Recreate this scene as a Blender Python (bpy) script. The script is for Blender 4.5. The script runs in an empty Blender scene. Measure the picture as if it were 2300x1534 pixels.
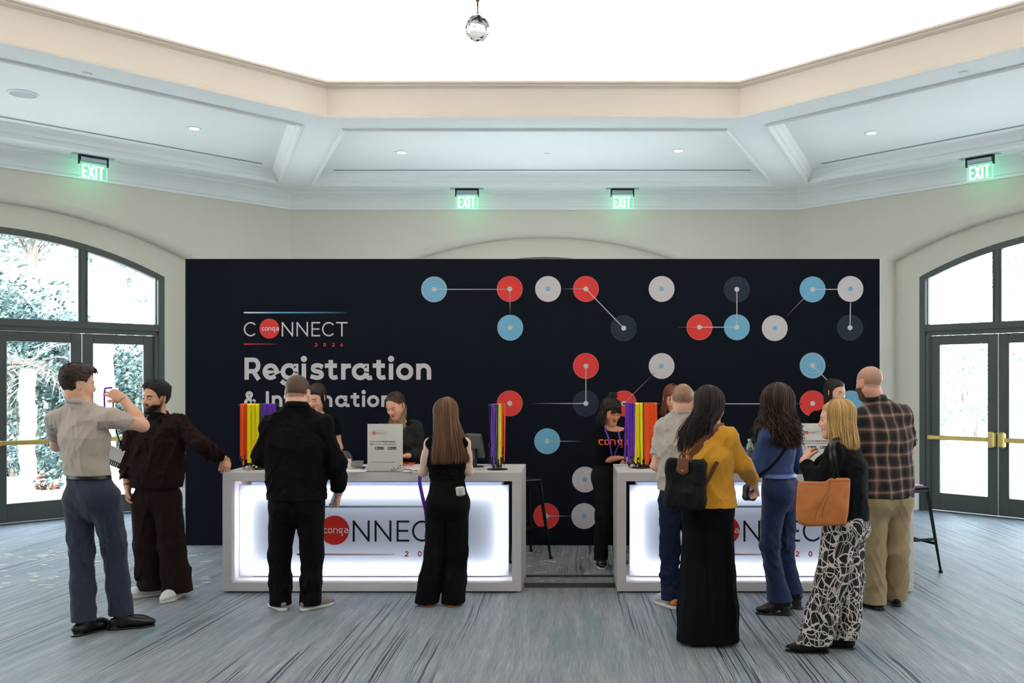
import bpy, bmesh, math, random
import numpy as np
from mathutils import Vector, Matrix
PI = math.pi
rnd = random.Random(7)
scn = bpy.context.scene
COL = scn.collection
# ---------------------------------------------------------------- camera
FOC = 2027.0; CX = 1290.0; CY = 860.0; EYE = 1.69
cam_d = bpy.data.cameras.new('camera'); cam = bpy.data.objects.new('camera', cam_d); COL.objects.link(cam)
cam_d.sensor_fit = 'HORIZONTAL'; cam_d.sensor_width = 36.0; cam_d.lens = FOC/2300*36.0
cam_d.shift_x = -(CX-1150)/2300; cam_d.shift_y = (CY-767)/2300
cam_d.clip_start = .05; cam_d.clip_end = 400
cam.location = (0, 0, EYE); cam.rotation_euler = (PI/2, 0, 0)
scn.camera = cam
# ---------------------------------------------------------------- world, exposure
vs = scn.view_settings
scn.display_settings.display_device = 'sRGB'
vs.view_transform = 'Standard'; vs.look = 'None'; vs.gamma = 1.0; vs.use_curve_mapping = False
vs.exposure = 0.18
wd = bpy.data.worlds.new('sky'); scn.world = wd; wd.use_nodes = True
wn = wd.node_tree.nodes; wl = wd.node_tree.links
bg = wn['Background']
tc = wn.new('ShaderNodeTexCoord'); sep = wn.new('ShaderNodeSeparateXYZ'); rp = wn.new('ShaderNodeValToRGB')
wl.new(tc.outputs['Generated'], sep.inputs[0]); wl.new(sep.outputs['Z'], rp.inputs[0]); wl.new(rp.outputs[0], bg.inputs[0])
rp.color_ramp.elements[0].position = 0.0; rp.color_ramp.elements[0].color = (.95, .98, 1, 1)
rp.color_ramp.elements[1].position = .7; rp.color_ramp.elements[1].color = (.62, .80, 1, 1)
bg.inputs[1].default_value = 8.2
cy = scn.cycles
cy.max_bounces = 7; cy.diffuse_bounces = 4; cy.glossy_bounces = 3; cy.transmission_bounces = 6; cy.transparent_max_bounces = 8
cy.caustics_reflective = False; cy.caustics_refractive = False; cy.sample_clamp_indirect = 6.0; cy.blur_glossy = 1.0
cy.use_denoising = True; cy.use_adaptive_sampling = True; cy.adaptive_threshold = .025
sun_d = bpy.data.lights.new('sun', 'SUN'); sun_d.energy = 16.0; sun_d.angle = .01; sun_d.color = (1, .97, .92)
sun = bpy.data.objects.new('sun', sun_d); COL.objects.link(sun); sun.rotation_euler = Vector((.12, .62, -.78)).to_track_quat('-Z', 'Y').to_euler()
# room constants
RC = Vector((-.43, 4.2, 0)); RIN = 8.9         # octagon centre and inradius
H1 = 4.44; H2 = 4.58                            # beam underside, recessed panel
LAMP = {'cove': 84.0, 'down': 10.0, 'led': 24.0}
def cove_lights():
    for k in range(8):
        a = k*PI/4
        d = Vector((math.sin(a), math.cos(a), 0))
        L = bpy.data.lights.new('cove_light', 'AREA'); L.shape = 'RECTANGLE'; L.size = 4.3; L.size_y = .12
        L.energy = LAMP['cove']; L.color = (1, .93, .84)
        o = bpy.data.objects.new('cove_light', L); COL.objects.link(o)
        o.location = RC + d*5.55 + Vector((0, 0, 4.90))
        z = Vector((d.x*.25, d.y*.25, -1)).normalized()    # lamp -Z axis points up and inward
        x = Vector((d.y, -d.x, 0)); y = z.cross(x)
        o.rotation_euler = Matrix((x, y, z)).transposed().to_euler()
cove_lights()
def portals():
    for k in (0, 1, 2, 6, 7):
        a = k*PI/4; d = Vector((math.sin(a), math.cos(a), 0))
        L = bpy.data.lights.new('portal', 'AREA'); L.shape = 'RECTANGLE'; L.size = 3.9; L.size_y = 3.5; L.cycles.is_portal = True
        o = bpy.data.objects.new('portal', L); COL.objects.link(o); o.location = RC+d*(RIN+.3)+Vector((0, 0, 1.76)); o.rotation_euler = (-d).to_track_quat('-Z', 'Z').to_euler()
portals()
# ---------------------------------------------------------------- mesh helpers
def srgb(r, g=None, b=None):
    if g is None: r, g, b = r
    f = lambda c: (c/255/12.92) if c/255 <= .04045 else ((c/255+.055)/1.055)**2.4
    return (f(r), f(g), f(b))
class MB:
    def __init__(s): s.v = []; s.f = []; s.c = []; s.m = []; s.cur = None; s.mi = 0
    def add(s, vs, fs, col=None):
        n = len(s.v); s.v += [tuple(p) for p in vs]
        for f in fs:
            s.f.append(tuple(n+i for i in f)); s.c.append(col or s.cur); s.m.append(s.mi)
    def box(s, x0, x1, y0, y1, z0, z1, M=None, col=None, bev=0):
        if x0 > x1: x0, x1 = x1, x0
        if y0 > y1: y0, y1 = y1, y0
        if z0 > z1: z0, z1 = z1, z0
        b = min(bev, (x1-x0)*.49, (y1-y0)*.49, (z1-z0)*.49)
        if b <= 0:
            vs = [(x, y, z) for z in (z0, z1) for y in (y0, y1) for x in (x0, x1)]
            fs = [(0, 2, 3, 1), (4, 5, 7, 6), (0, 1, 5, 4), (2, 6, 7, 3), (0, 4, 6, 2), (1, 3, 7, 5)]
        else:
            vs = []; fs = []
            X = (x0, x1); Y = (y0, y1); Z = (z0, z1); idx = {}
            for i in (0, 1):
                for j in (0, 1):
                    for k in (0, 1):
                        sx, sy, sz = (1-2*i)*b, (1-2*j)*b, (1-2*k)*b
                        for a in range(3):
                            p = [X[i]+sx, Y[j]+sy, Z[k]+sz]; p[a] = (X[i], Y[j], Z[k])[a]
                            idx[(i, j, k, a)] = len(vs); vs.append(tuple(p))
            q = lambda *t: tuple(idx[u] for u in t)
            for k in (0, 1): fs.append(q((0, 0, k, 2), (1, 0, k, 2), (1, 1, k, 2), (0, 1, k, 2)))
            for j in (0, 1): fs.append(q((0, j, 0, 1), (1, j, 0, 1), (1, j, 1, 1), (0, j, 1, 1)))
            for i in (0, 1): fs.append(q((i, 0, 0, 0), (i, 1, 0, 0), (i, 1, 1, 0), (i, 0, 1, 0)))
            for j in (0, 1):
                for k in (0, 1): fs.append(q((0, j, k, 1), (1, j, k, 1), (1, j, k, 2), (0, j, k, 2)))
            for i in (0, 1):
                for k in (0, 1): fs.append(q((i, 0, k, 0), (i, 1, k, 0), (i, 1, k, 2), (i, 0, k, 2)))
            for i in (0, 1):
                for j in (0, 1): fs.append(q((i, j, 0, 0), (i, j, 1, 0), (i, j, 1, 1), (i, j, 0, 1)))
            for i in (0, 1):
                for j in (0, 1):
                    for k in (0, 1): fs.append(q((i, j, k, 0), (i, j, k, 1), (i, j, k, 2)))
        if M is not None: vs = [M @ Vector(p) for p in vs]
        s.add(vs, fs, col)
    def tube(s, pts, r, n=8, col=None, cap=True, flat=1.0, up=None, closed=False):
        P = [Vector(p) for p in pts]; m = len(P)
        R = r if hasattr(r, '__len__') else [r]*m
        base = len(s.v); prev = None; rings = []
        for i in range(m):
            if closed: t = P[(i+1) % m]-P[i-1]
            else: t = P[min(i+1, m-1)]-P[max(i-1, 0)]
            if t.length < 1e-9: t = Vector((0, 0, 1))
            t.normalize()
            if prev is None:
                a = Vector(up) if up is not None else (Vector((0, 0, 1)) if abs(t.z) < .9 else Vector((1, 0, 0)))
                u = t.cross(a).normalized()
            else:
                u = (prev-t*prev.dot(t))
                u = u.normalized() if u.length > 1e-6 else t.orthogonal().normalized()
            prev = u; w = t.cross(u)
            rings.append([P[i]+u*(math.cos(2*PI*k/n)*R[i])+w*(math.sin(2*PI*k/n)*R[i]*flat) for k in range(n)])
        vs = [p for rg in rings for p in rg]; fs = []
        for i in range(m if closed else m-1):
            j = (i+1) % m
            for k in range(n): fs.append((i*n+k, i*n+(k+1) % n, j*n+(k+1) % n, j*n+k))
        if cap and not closed:
            fs.append(tuple(range(n-1, -1, -1))); fs.append(tuple((m-1)*n+k for k in range(n)))
        s.add(vs, fs, col)
    def lathe(s, prof, c=(0, 0, 0), n=24, col=None, M=None):
        vs = []; fs = []
        for (r, z) in prof:
            for k in range(n):
                a = 2*PI*k/n; vs.append(Vector((c[0]+r*math.cos(a), c[1]+r*math.sin(a), c[2]+z)))
        for i in range(len(prof)-1):
            for k in range(n): fs.append((i*n+k, i*n+(k+1) % n, (i+1)*n+(k+1) % n, (i+1)*n+k))
        fs.append(tuple(range(n-1, -1, -1))); fs.append(tuple((len(prof)-1)*n+k for k in range(n)))
        if M is not None: vs = [M @ p for p in vs]
        s.add(vs, fs, col)
    def disc(s, c, r, T, n=40, col=None, r0=0):
        # T maps (x, y) -> Vector
        if r0 == 0:
            s.add([T(c[0]+r*math.cos(2*PI*k/n), c[1]+r*math.sin(2*PI*k/n)) for k in range(n)], [tuple(range(n))], col)
        else:
            vs = [T(c[0]+q*math.cos(2*PI*k/n), c[1]+q*math.sin(2*PI*k/n)) for q in (r0, r) for k in range(n)]
            s.add(vs, [(k, (k+1) % n, n+(k+1) % n, n+k) for k in range(n)], col)
    lay = 0
    def strip(s, pts, w, T, col=None, cols=None, closed=False):
        s.lay += 1; T0 = T; dy = (s.lay % 12)*.00012
        def T(a, b):
            q = T0(a, b); return (q[0], q[1]-dy, q[2])
        # 2-D polyline with thickness, mapped by T
        m = len(pts); L = []; R = []
        for i in range(m):
            if closed: a, b = pts[i-1], pts[(i+1) % m]
            else: a, b = pts[max(i-1, 0)], pts[min(i+1, m-1)]
            c = pts[i]
            d1 = (c[0]-a[0], c[1]-a[1]); d2 = (b[0]-c[0], b[1]-c[1])
            l1 = math.hypot(*d1); l2 = math.hypot(*d2)
            if l1 < 1e-9: d1, l1 = d2, l2
            if l2 < 1e-9: d2, l2 = d1, l1
            n1 = (-d1[1]/l1, d1[0]/l1); n2 = (-d2[1]/l2, d2[0]/l2)
            nx, ny = n1[0]+n2[0], n1[1]+n2[1]; ln = math.hypot(nx, ny)
            if ln < 1e-6: nx, ny, k = n1[0], n1[1], 1
            else:
                nx, ny = nx/ln, ny/ln; k = 1/max(.35, nx*n1[0]+ny*n1[1])
            L.append((c[0]+nx*w/2*k, c[1]+ny*w/2*k)); R.append((c[0]-nx*w/2*k, c[1]-ny*w/2*k))
        for i in range(m if closed else m-1):
            j = (i+1) % m
            cc = col
            if cols: cc = (cols[i], cols[j])
            n = len(s.v)
            qd = (i % 7)*.00004; s.v += [(q[0], q[1]-qd, q[2]) for q in (T(*L[i]), T(*R[i]), T(*R[j]), T(*L[j]))]
            s.f.append((n, n+1, n+2, n+3)); s.c.append(cc if not cols else ('g', cols[i], cols[i], cols[j], cols[j])); s.m.append(s.mi)
    def build(s, name, mats, parent=None, smooth=None, recalc=True, loc=None):
        me = bpy.data.meshes.new(name); me.from_pydata(s.v, [], s.f)
        if not isinstance(mats, (list, tuple)): mats = [mats]
        for m in mats: me.materials.append(m)
        if len(mats) > 1: me.polygons.foreach_set('material_index', s.m)
        if any(c is not None for c in s.c):
            at = me.color_attributes.new('Col', 'FLOAT_COLOR', 'CORNER'); buf = []
            for f, c in zip(s.f, s.c):
                if c is None: c = (1, 1, 1)
                if c[0] == 'g':
                    for q in c[1:]: buf += [q[0], q[1], q[2], 1]
                else:
                    for _ in f: buf += [c[0], c[1], c[2], 1]
            at.data.foreach_set('color', buf)
        if recalc:
            bm = bmesh.new(); bm.from_mesh(me); bmesh.ops.recalc_face_normals(bm, faces=bm.faces)
            if loc is not None: bmesh.ops.translate(bm, verts=bm.verts, vec=-Vector(loc))
            bm.to_mesh(me); bm.free()
        elif loc is not None: me.transform(Matrix.Translation(-Vector(loc)))
        o = bpy.data.objects.new(name, me); COL.objects.link(o)
        if loc is not None: o.location = loc
        if parent is not None:
            o.parent = parent
        if smooth:
            me.polygons.foreach_set('use_smooth', [True]*len(me.polygons))
            if smooth is not True and smooth < 179:
                try: me.set_sharp_from_angle(angle=math.radians(smooth))
                except Exception: pass
        me.update()
        return o
def tag(o, label=None, cat=None, group=None, kind=None):
    if label: o['label'] = label
    if cat: o['category'] = cat
    if group: o['group'] = group
    if kind: o['kind'] = kind
    return o
def empty(name, loc=(0, 0, 0), label=None, cat=None, group=None, kind=None):
    o = bpy.data.objects.new(name, None); COL.objects.link(o); o.location = loc
    o.empty_display_size = .1
    return tag(o, label, cat, group, kind)
def child(o, parent):
    """parent keeping world place (parent only translated)"""
    o.parent = parent; o.matrix_parent_inverse = Matrix.Translation(-Vector(parent.location)); return o
def copy_tree(o, parent=None):
    c = o.copy(); COL.objects.link(c)
    if parent is not None: c.parent = parent
    for ch in list(o.children): copy_tree(ch, c)
    return c
def W(px, py, Y): return Vector(((px-CX)*Y/FOC, Y, EYE-(py-CY)*Y/FOC))
# ---------------------------------------------------------------- materials
MATS = {}
def mat(name, col=(.8, .8, .8), rough=.5, metal=0, bump=0, bscale=200, spec=None, noise=0, nscale=5, emit=0, ecol=None,
        alpha=1, trans=0, ior=1.45, vcol=False, sheen=0, sss=0, coat=0, stretch=None, back=None):
    if name in MATS: return MATS[name]
    m = bpy.data.materials.new(name); m.use_nodes = True; nt = m.node_tree; N = nt.nodes; L = nt.links
    b = N['Principled BSDF']; c4 = (*col, 1)
    b.inputs['Base Color'].default_value = c4; b.inputs['Roughness'].default_value = rough; b.inputs['Metallic'].default_value = metal
    if spec is not None: b.inputs['Specular IOR Level'].default_value = spec
    b.inputs['Transmission Weight'].default_value = trans; b.inputs['IOR'].default_value = ior
    if sheen: b.inputs['Sheen Weight'].default_value = sheen; b.inputs['Sheen Roughness'].default_value = .5
    if coat: b.inputs['Coat Weight'].default_value = coat
    if sss:
        b.inputs['Subsurface Weight'].default_value = sss; b.inputs['Subsurface Radius'].default_value = (.012, .005, .003); b.inputs['Subsurface Scale'].default_value = 1
    if emit: b.inputs['Emission Color'].default_value = (*(ecol or col), 1); b.inputs['Emission Strength'].default_value = emit
    src = None
    if vcol:
        at = N.new('ShaderNodeAttribute'); at.attribute_name = 'Col'; src = at.outputs['Color']
    if noise or bump:
        t = N.new('ShaderNodeTexCoord'); co = t.outputs['Object']
        if stretch:
            mp = N.new('ShaderNodeMapping'); mp.inputs['Scale'].default_value = stretch; L.new(co, mp.inputs[0]); co = mp.outputs[0]
    if noise:
        nz = N.new('ShaderNodeTexNoise'); nz.inputs['Scale'].default_value = nscale; nz.inputs['Detail'].default_value = 5
        L.new(co, nz.inputs['Vector'])
        mr = N.new('ShaderNodeMapRange'); mr.inputs[1].default_value = .25; mr.inputs[2].default_value = .75; mr.inputs[3].default_value = 1-noise; mr.inputs[4].default_value = 1+noise
        L.new(nz.outputs[0], mr.inputs[0])
        mx = N.new('ShaderNodeVectorMath'); mx.operation = 'SCALE'
        if src is not None: L.new(src, mx.inputs[0])
        else: mx.inputs[0].default_value = col
        L.new(mr.outputs[0], mx.inputs['Scale']); src = mx.outputs[0]
    if src is not None: L.new(src, b.inputs['Base Color'])
    if bump:
        nz = N.new('ShaderNodeTexNoise'); nz.inputs['Scale'].default_value = bscale; nz.inputs['Detail'].default_value = 3
        L.new(co, nz.inputs['Vector'])
        bp = N.new('ShaderNodeBump'); bp.inputs['Strength'].default_value = bump; bp.inputs['Distance'].default_value = .003
        L.new(nz.outputs[0], bp.inputs['Height']); L.new(bp.outputs[0], b.inputs['Normal'])
    MATS[name] = m
    return m
def carpet_mat():
    m = bpy.data.materials.new('carpet'); m.use_nodes = True; nt = m.node_tree; N = nt.nodes; L = nt.links
    b = N['Principled BSDF']; b.inputs['Roughness'].default_value = .5; b.inputs['Specular IOR Level'].default_value = .25
    b.inputs['Sheen Weight'].default_value = .12; b.inputs['Sheen Roughness'].default_value = .25
    tc = N.new('ShaderNodeTexCoord'); sp = N.new('ShaderNodeSeparateXYZ'); L.new(tc.outputs['Object'], sp.inputs[0])
    def M(op, a, b2=None, c=None):
        n = N.new('ShaderNodeMath'); n.operation = op
        for i, q in enumerate((a, b2, c)):
            if q is None: continue
            if isinstance(q, (int, float)): n.inputs[i].default_value = q
            else: L.new(q, n.inputs[i])
        return n.outputs[0]
    def noise(vec, sc, det=2, rough=.5):
        n = N.new('ShaderNodeTexNoise'); n.inputs['Scale'].default_value = sc; n.inputs['Detail'].default_value = det; n.inputs['Roughness'].default_value = rough
        L.new(vec, n.inputs['Vector']); return n.outputs[0]
    def comb(x, y, z=0):
        n = N.new('ShaderNodeCombineXYZ')
        for i, q in enumerate((x, y, z)):
            if isinstance(q, (int, float)): n.inputs[i].default_value = q
            else: L.new(q, n.inputs[i])
        return n.outputs[0]
    def ramp(v, stops, interp='LINEAR'):
        n = N.new('ShaderNodeValToRGB'); r = n.color_ramp; r.interpolation = interp
        while len(r.elements) < len(stops): r.elements.new(.5)
        for e, (p, c) in zip(r.elements, stops): e.position = p; e.color = (*c, 1)
        L.new(v, n.inputs[0]); return n.outputs[0]
    def mix(f, a, b2):
        n = N.new('ShaderNodeMix'); n.data_type = 'RGBA'
        L.new(f, n.inputs[0])
        for i, q in ((6, a), (7, b2)):
            if isinstance(q, tuple): n.inputs[i].default_value = (*q, 1)
            else: L.new(q, n.inputs[i])
        return n.outputs[2]
    x, y = sp.outputs[0], sp.outputs[1]
    # lines lean a little on the left of the room
    w = N.new('ShaderNodeMapRange'); w.interpolation_type = 'SMOOTHSTEP'; w.inputs[1].default_value = -1.2; w.inputs[2].default_value = -3.2; w.inputs[3].default_value = 0; w.inputs[4].default_value = .085
    L.new(x, w.inputs[0])
    wob = noise(comb(M('MULTIPLY', x, .6), M('MULTIPLY', y, .9)), 1.0, 3)
    u = M('ADD', M('SUBTRACT', x, M('MULTIPLY', w.outputs[0], M('SUBTRACT', y, 6.0))), M('MULTIPLY', wob, .05))
    fine = noise(comb(M('MULTIPLY', u, 270), M('MULTIPLY', y, 4.0)), 1, 2, .6)
    fib = noise(comb(M('MULTIPLY', x, 330), M('MULTIPLY', y, 230)), 1, 1, .6)
    mid = noise(comb(M('MULTIPLY', u, 16), M('MULTIPLY', y, .9)), 1, 3)
    tone = M('ADD', M('ADD', M('MULTIPLY', fine, .46), M('MULTIPLY', fib, .50)), M('MULTIPLY', mid, .24))
    basec = ramp(tone, [(.42, (.075, .095, .125)), (.53, (.155, .18, .21)), (.63, (.26, .285, .31)), (.76, (.48, .50, .50))])
    teal = noise(comb(M('MULTIPLY', u, 5), M('MULTIPLY', y, .8), 3.3), 1, 2)
    basec = mix(ramp(teal, [(.56, (0, 0, 0)), (.72, (.6, .6, .6))]), basec, (.10, .19, .22))
    # dark streaks of two widths
    def streak(sx, sy, off, t0, t1, det=1):
        s = noise(comb(M('MULTIPLY', u, sx), M('MULTIPLY', y, sy), off), 1, det, .4)
        return ramp(s, [(t0, (0, 0, 0)), (t1, (1, 1, 1))])
    s1 = streak(85, .45, 1.7, .63, .65); s2 = streak(130, .6, 8.1, .66, .685); s3 = streak(48, .36, 5.2, .675, .69)
    ragged = noise(comb(M('MULTIPLY', x, 150), M('MULTIPLY', y, 60)), 1, 2)
    rg = ramp(ragged, [(.33, (.75, .75, .75)), (.42, (1, 1, 1))])
    mx = M('MAXIMUM', M('MAXIMUM', s1, s2), s3)
    clus = ramp(noise(comb(M('MULTIPLY', u, 1.6), M('MULTIPLY', y, .25), 6), 1, 2), [(.475, (0, 0, 0)), (.53, (1, 1, 1))])
    st = M('MULTIPLY', M('MULTIPLY', mx, rg), clus)
    basec = mix(M('MULTIPLY', st, .97), basec, (.004, .009, .022))
    # scattered pale flecks in a band behind the desks
    vn = N.new('ShaderNodeTexVoronoi'); vn.inputs['Scale'].default_value = 1.0; vn.inputs['Randomness'].default_value = 1
    wv = noise(tc.outputs['Object'], 5, 2)
    L.new(comb(M('ADD', M('MULTIPLY', x, 6.0), M('MULTIPLY', wv, 1.2)), M('ADD', M('MULTIPLY', y, 11), M('MULTIPLY', wv, 1.6))), vn.inputs['Vector'])
    fl = ramp(vn.outputs['Distance'], [(.22, (1, 1, 1)), (.25, (0, 0, 0))])
    patch = ramp(noise(comb(x, y, 2), .9, 2), [(.36, (0, 0, 0)), (.42, (1, 1, 1))])
    def band(v, a, b2, c, d):
        m1 = N.new('ShaderNodeMapRange'); m1.inputs[1].default_value = a; m1.inputs[2].default_value = b2; L.new(v, m1.inputs[0])
        m2 = N.new('ShaderNodeMapRange'); m2.inputs[1].default_value = d; m2.inputs[2].default_value = c; L.new(v, m2.inputs[0])
        return M('MULTIPLY', m1.outputs[0], m2.outputs[0])
    bd = M('MULTIPLY', band(y, 7.25, 7.6, 8.9, 9.5), band(x, -7.5, -7, .1, .5))
    fm = M('MULTIPLY', M('MULTIPLY', fl, patch), bd)
    L.new(mix(fm, basec, (.62, .56, .45)), b.inputs['Base Color'])
    bp = N.new('ShaderNodeBump'); bp.inputs['Strength'].default_value = .35; bp.inputs['Distance'].default_value = .004
    L.new(M('ADD', fib, fine), bp.inputs['Height']); L.new(bp.outputs[0], b.inputs['Normal'])
    return m
# ================================================================ ROOM
M_wall = mat('wall_paint', srgb(212, 204, 190), .8, bump=.15, bscale=350, noise=.015, nscale=1.5)
M_white = mat('ceiling_paint', srgb(240, 240, 238), .75, bump=.1, bscale=300)
M_trim = mat('trim_paint', srgb(232, 232, 230), .45)
M_dome = mat('dome_paint', srgb(240, 240, 240), .8)
M_cream = mat('cream_paint', srgb(228, 218, 206), .7)
M_frame = mat('door_frame_metal', srgb(72, 76, 74), .45, .3, bump=.05, bscale=500)
M_brass = mat('brass', srgb(196, 172, 104), .3, .85)
M_glass = None
def glass_mat():
    m = bpy.data.materials.new('window_glass'); m.use_nodes = True; nt = m.node_tree; N = nt.nodes; L = nt.links
    N.remove(N['Principled BSDF']); out = N['Material Output']
    t = N.new('ShaderNodeBsdfTransparent'); t.inputs[0].default_value = (.93, .97, .96, 1)
    g = N.new('ShaderNodeBsdfGlossy'); g.inputs['Roughness'].default_value = .03
    f = N.new('ShaderNodeFresnel'); f.inputs[0].default_value = 1.45
    mx = N.new('ShaderNodeMixShader'); L.new(f.outputs[0], mx.inputs[0]); L.new(t.outputs[0], mx.inputs[1]); L.new(g.outputs[0], mx.inputs[2]); L.new(mx.outputs[0], out.inputs[0])
    return m
M_glass = glass_mat()
TAN = math.tan(PI/8)
def wallframe(k):
    """side k of the octagon, k=0 far wall; returns map (u along wall to the right as seen from inside, d outward, z)"""
    a = k*PI/4
    n = Vector((math.sin(a), math.cos(a), 0)); t = Vector((math.cos(a), -math.sin(a), 0))
    return lambda u, d, z: RC + t*u + n*(RIN+d) + Vector((0, 0, z))
def arc(c, r, a0, a1, n): return [(c[0]+r*math.cos(a0+(a1-a0)*i/n), c[1]+r*math.sin(a0+(a1-a0)*i/n)) for i in range(n+1)]
def arch_path(hw, zs, rise, off, n=24):
    R = (hw*hw+rise*rise)/(2*rise); zc = zs+rise-R; a = math.asin(hw/R); R2 = R-off; hw2 = hw-off
    a2 = math.asin(min(1, hw2/R2))
    pts = [(-hw2, 0.0)] + [(R2*math.sin(-a2+2*a2*i/n), zc+R2*math.cos(-a2+2*a2*i/n)) for i in range(n+1)] + [(hw2, 0.0)]
    return pts
AH, AZ, AR = 2.40, 3.39, .53     # outer arch of the recess
DH, DZ, DR = 1.97, 3.10, .44     # arch of the glazing
names = ['back', 'back_right', 'right', 'front_right', 'front', 'front_left', 'left', 'back_left']
HW = RIN*TAN
def make_wall(k, arch):
    T = wallframe(k); m = MB(); ZT = H1+.02
    if not arch:
        m.add([T(-HW, 0, 0), T(HW, 0, 0), T(HW, 0, ZT), T(-HW, 0, ZT)], [(0, 1, 2, 3)])
    else:
        P = arch_path(AH, AZ, AR, 0); n = len(P)
        m.add([T(-HW, 0, 0), T(-AH, 0, 0), T(-AH, 0, ZT), T(-HW, 0, ZT)], [(0, 1, 2, 3)])
        m.add([T(AH, 0, 0), T(HW, 0, 0), T(HW, 0, ZT), T(AH, 0, ZT)], [(0, 1, 2, 3)])
        for i in range(1, n-2):
            a, b = P[i], P[i+1]
            m.add([T(a[0], 0, a[1]), T(b[0], 0, b[1]), T(b[0], 0, ZT), T(a[0], 0, ZT)], [(0, 1, 2, 3)])
        r = .10; prof = [(r*math.sin(t), r*(1-math.cos(t))) for t in [PI/2*i/6 for i in range(7)]]+[(r, .17)]
        rows = []
        for off, d in prof: rows.append([T(q[0], d, q[1]) for q in arch_path(AH, AZ, AR, off)])
        DP = arch_path(DH, DZ, DR, 0)
        rows.append([T(q[0], .17, q[1]) for q in DP]); rows.append([T(q[0], .30, q[1]) for q in DP])
        vs = [p for rw in rows for p in rw]
        m.add(vs, [(j*n+i, j*n+i+1, (j+1)*n+i+1, (j+1)*n+i) for j in range(len(rows)-1) for i in range(n-1)])
    o = m.build('wall_'+names[k], M_wall, recalc=False, smooth=25); o['kind'] = 'structure'
    # crown
    prof = [(0, 4.20), (-.025, 4.20), (-.025, 4.235), (-.04, 4.245), (-.045, 4.30), (-.075, 4.35), (-.13, 4.385), (-.14, 4.40), (-.17, 4.40), (-.17, H1+.01)]
    m = MB(); vs = []
    for d, z in prof:
        h = (RIN+d)*TAN; vs += [T(-h, d, z), T(h, d, z)]
    m.add(vs, [(2*i, 2*i+1, 2*i+3, 2*i+2) for i in range(len(prof)-1)])
    o = m.build('trim_%d' % (k+1), M_trim, recalc=False, smooth=40); o['kind'] = 'structure'
    # baseboard
    m = MB(); spans = [(-HW, HW)] if not arch else [(-HW, -AH-.0), (AH+.0, HW)]
    for a, b in spans:
        vs = []
        for d, z in [(-.02, 0), (-.02, .2), (-.012, .225), (-.012, .25), (-.002, .27)]:
            vs += [T(a, d, z), T(b, d, z)]
        m.add(vs, [(2*i, 2*i+1, 2*i+3, 2*i+2) for i in range(4)])
        if arch:
            s = 1 if a > 0 else -1
            m.add([T(s*AH, -.02, 0), T(s*AH, .1, 0), T(s*AH, .1, .25), T(s*AH, -.02, .25)], [(0, 1, 2, 3)])
            m.add([T(s*(AH-.10), .150, 0), T(s*DH, .150, 0), T(s*DH, .150, .25), T(s*(AH-.10), .150, .25)], [(0, 1, 2, 3)])
            m.add([T(s*(AH-.10), .150, .25), T(s*DH, .150, .25), T(s*DH, .17, .27), T(s*(AH-.10), .17, .27)], [(0, 1, 2, 3)])
    o = m.build('baseboard_'+names[k], M_trim, recalc=False); o['kind'] = 'structure'
TB = 2.31      # door head
def bxT(m, T, u0, u1, d0, d1, z0, z1, bev=.004):
    # box in wall coordinates
    b = MB(); b.box(u0, u1, d0, d1, z0, z1, bev=bev); m.add([T(*p) for p in b.v], b.f)
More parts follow.
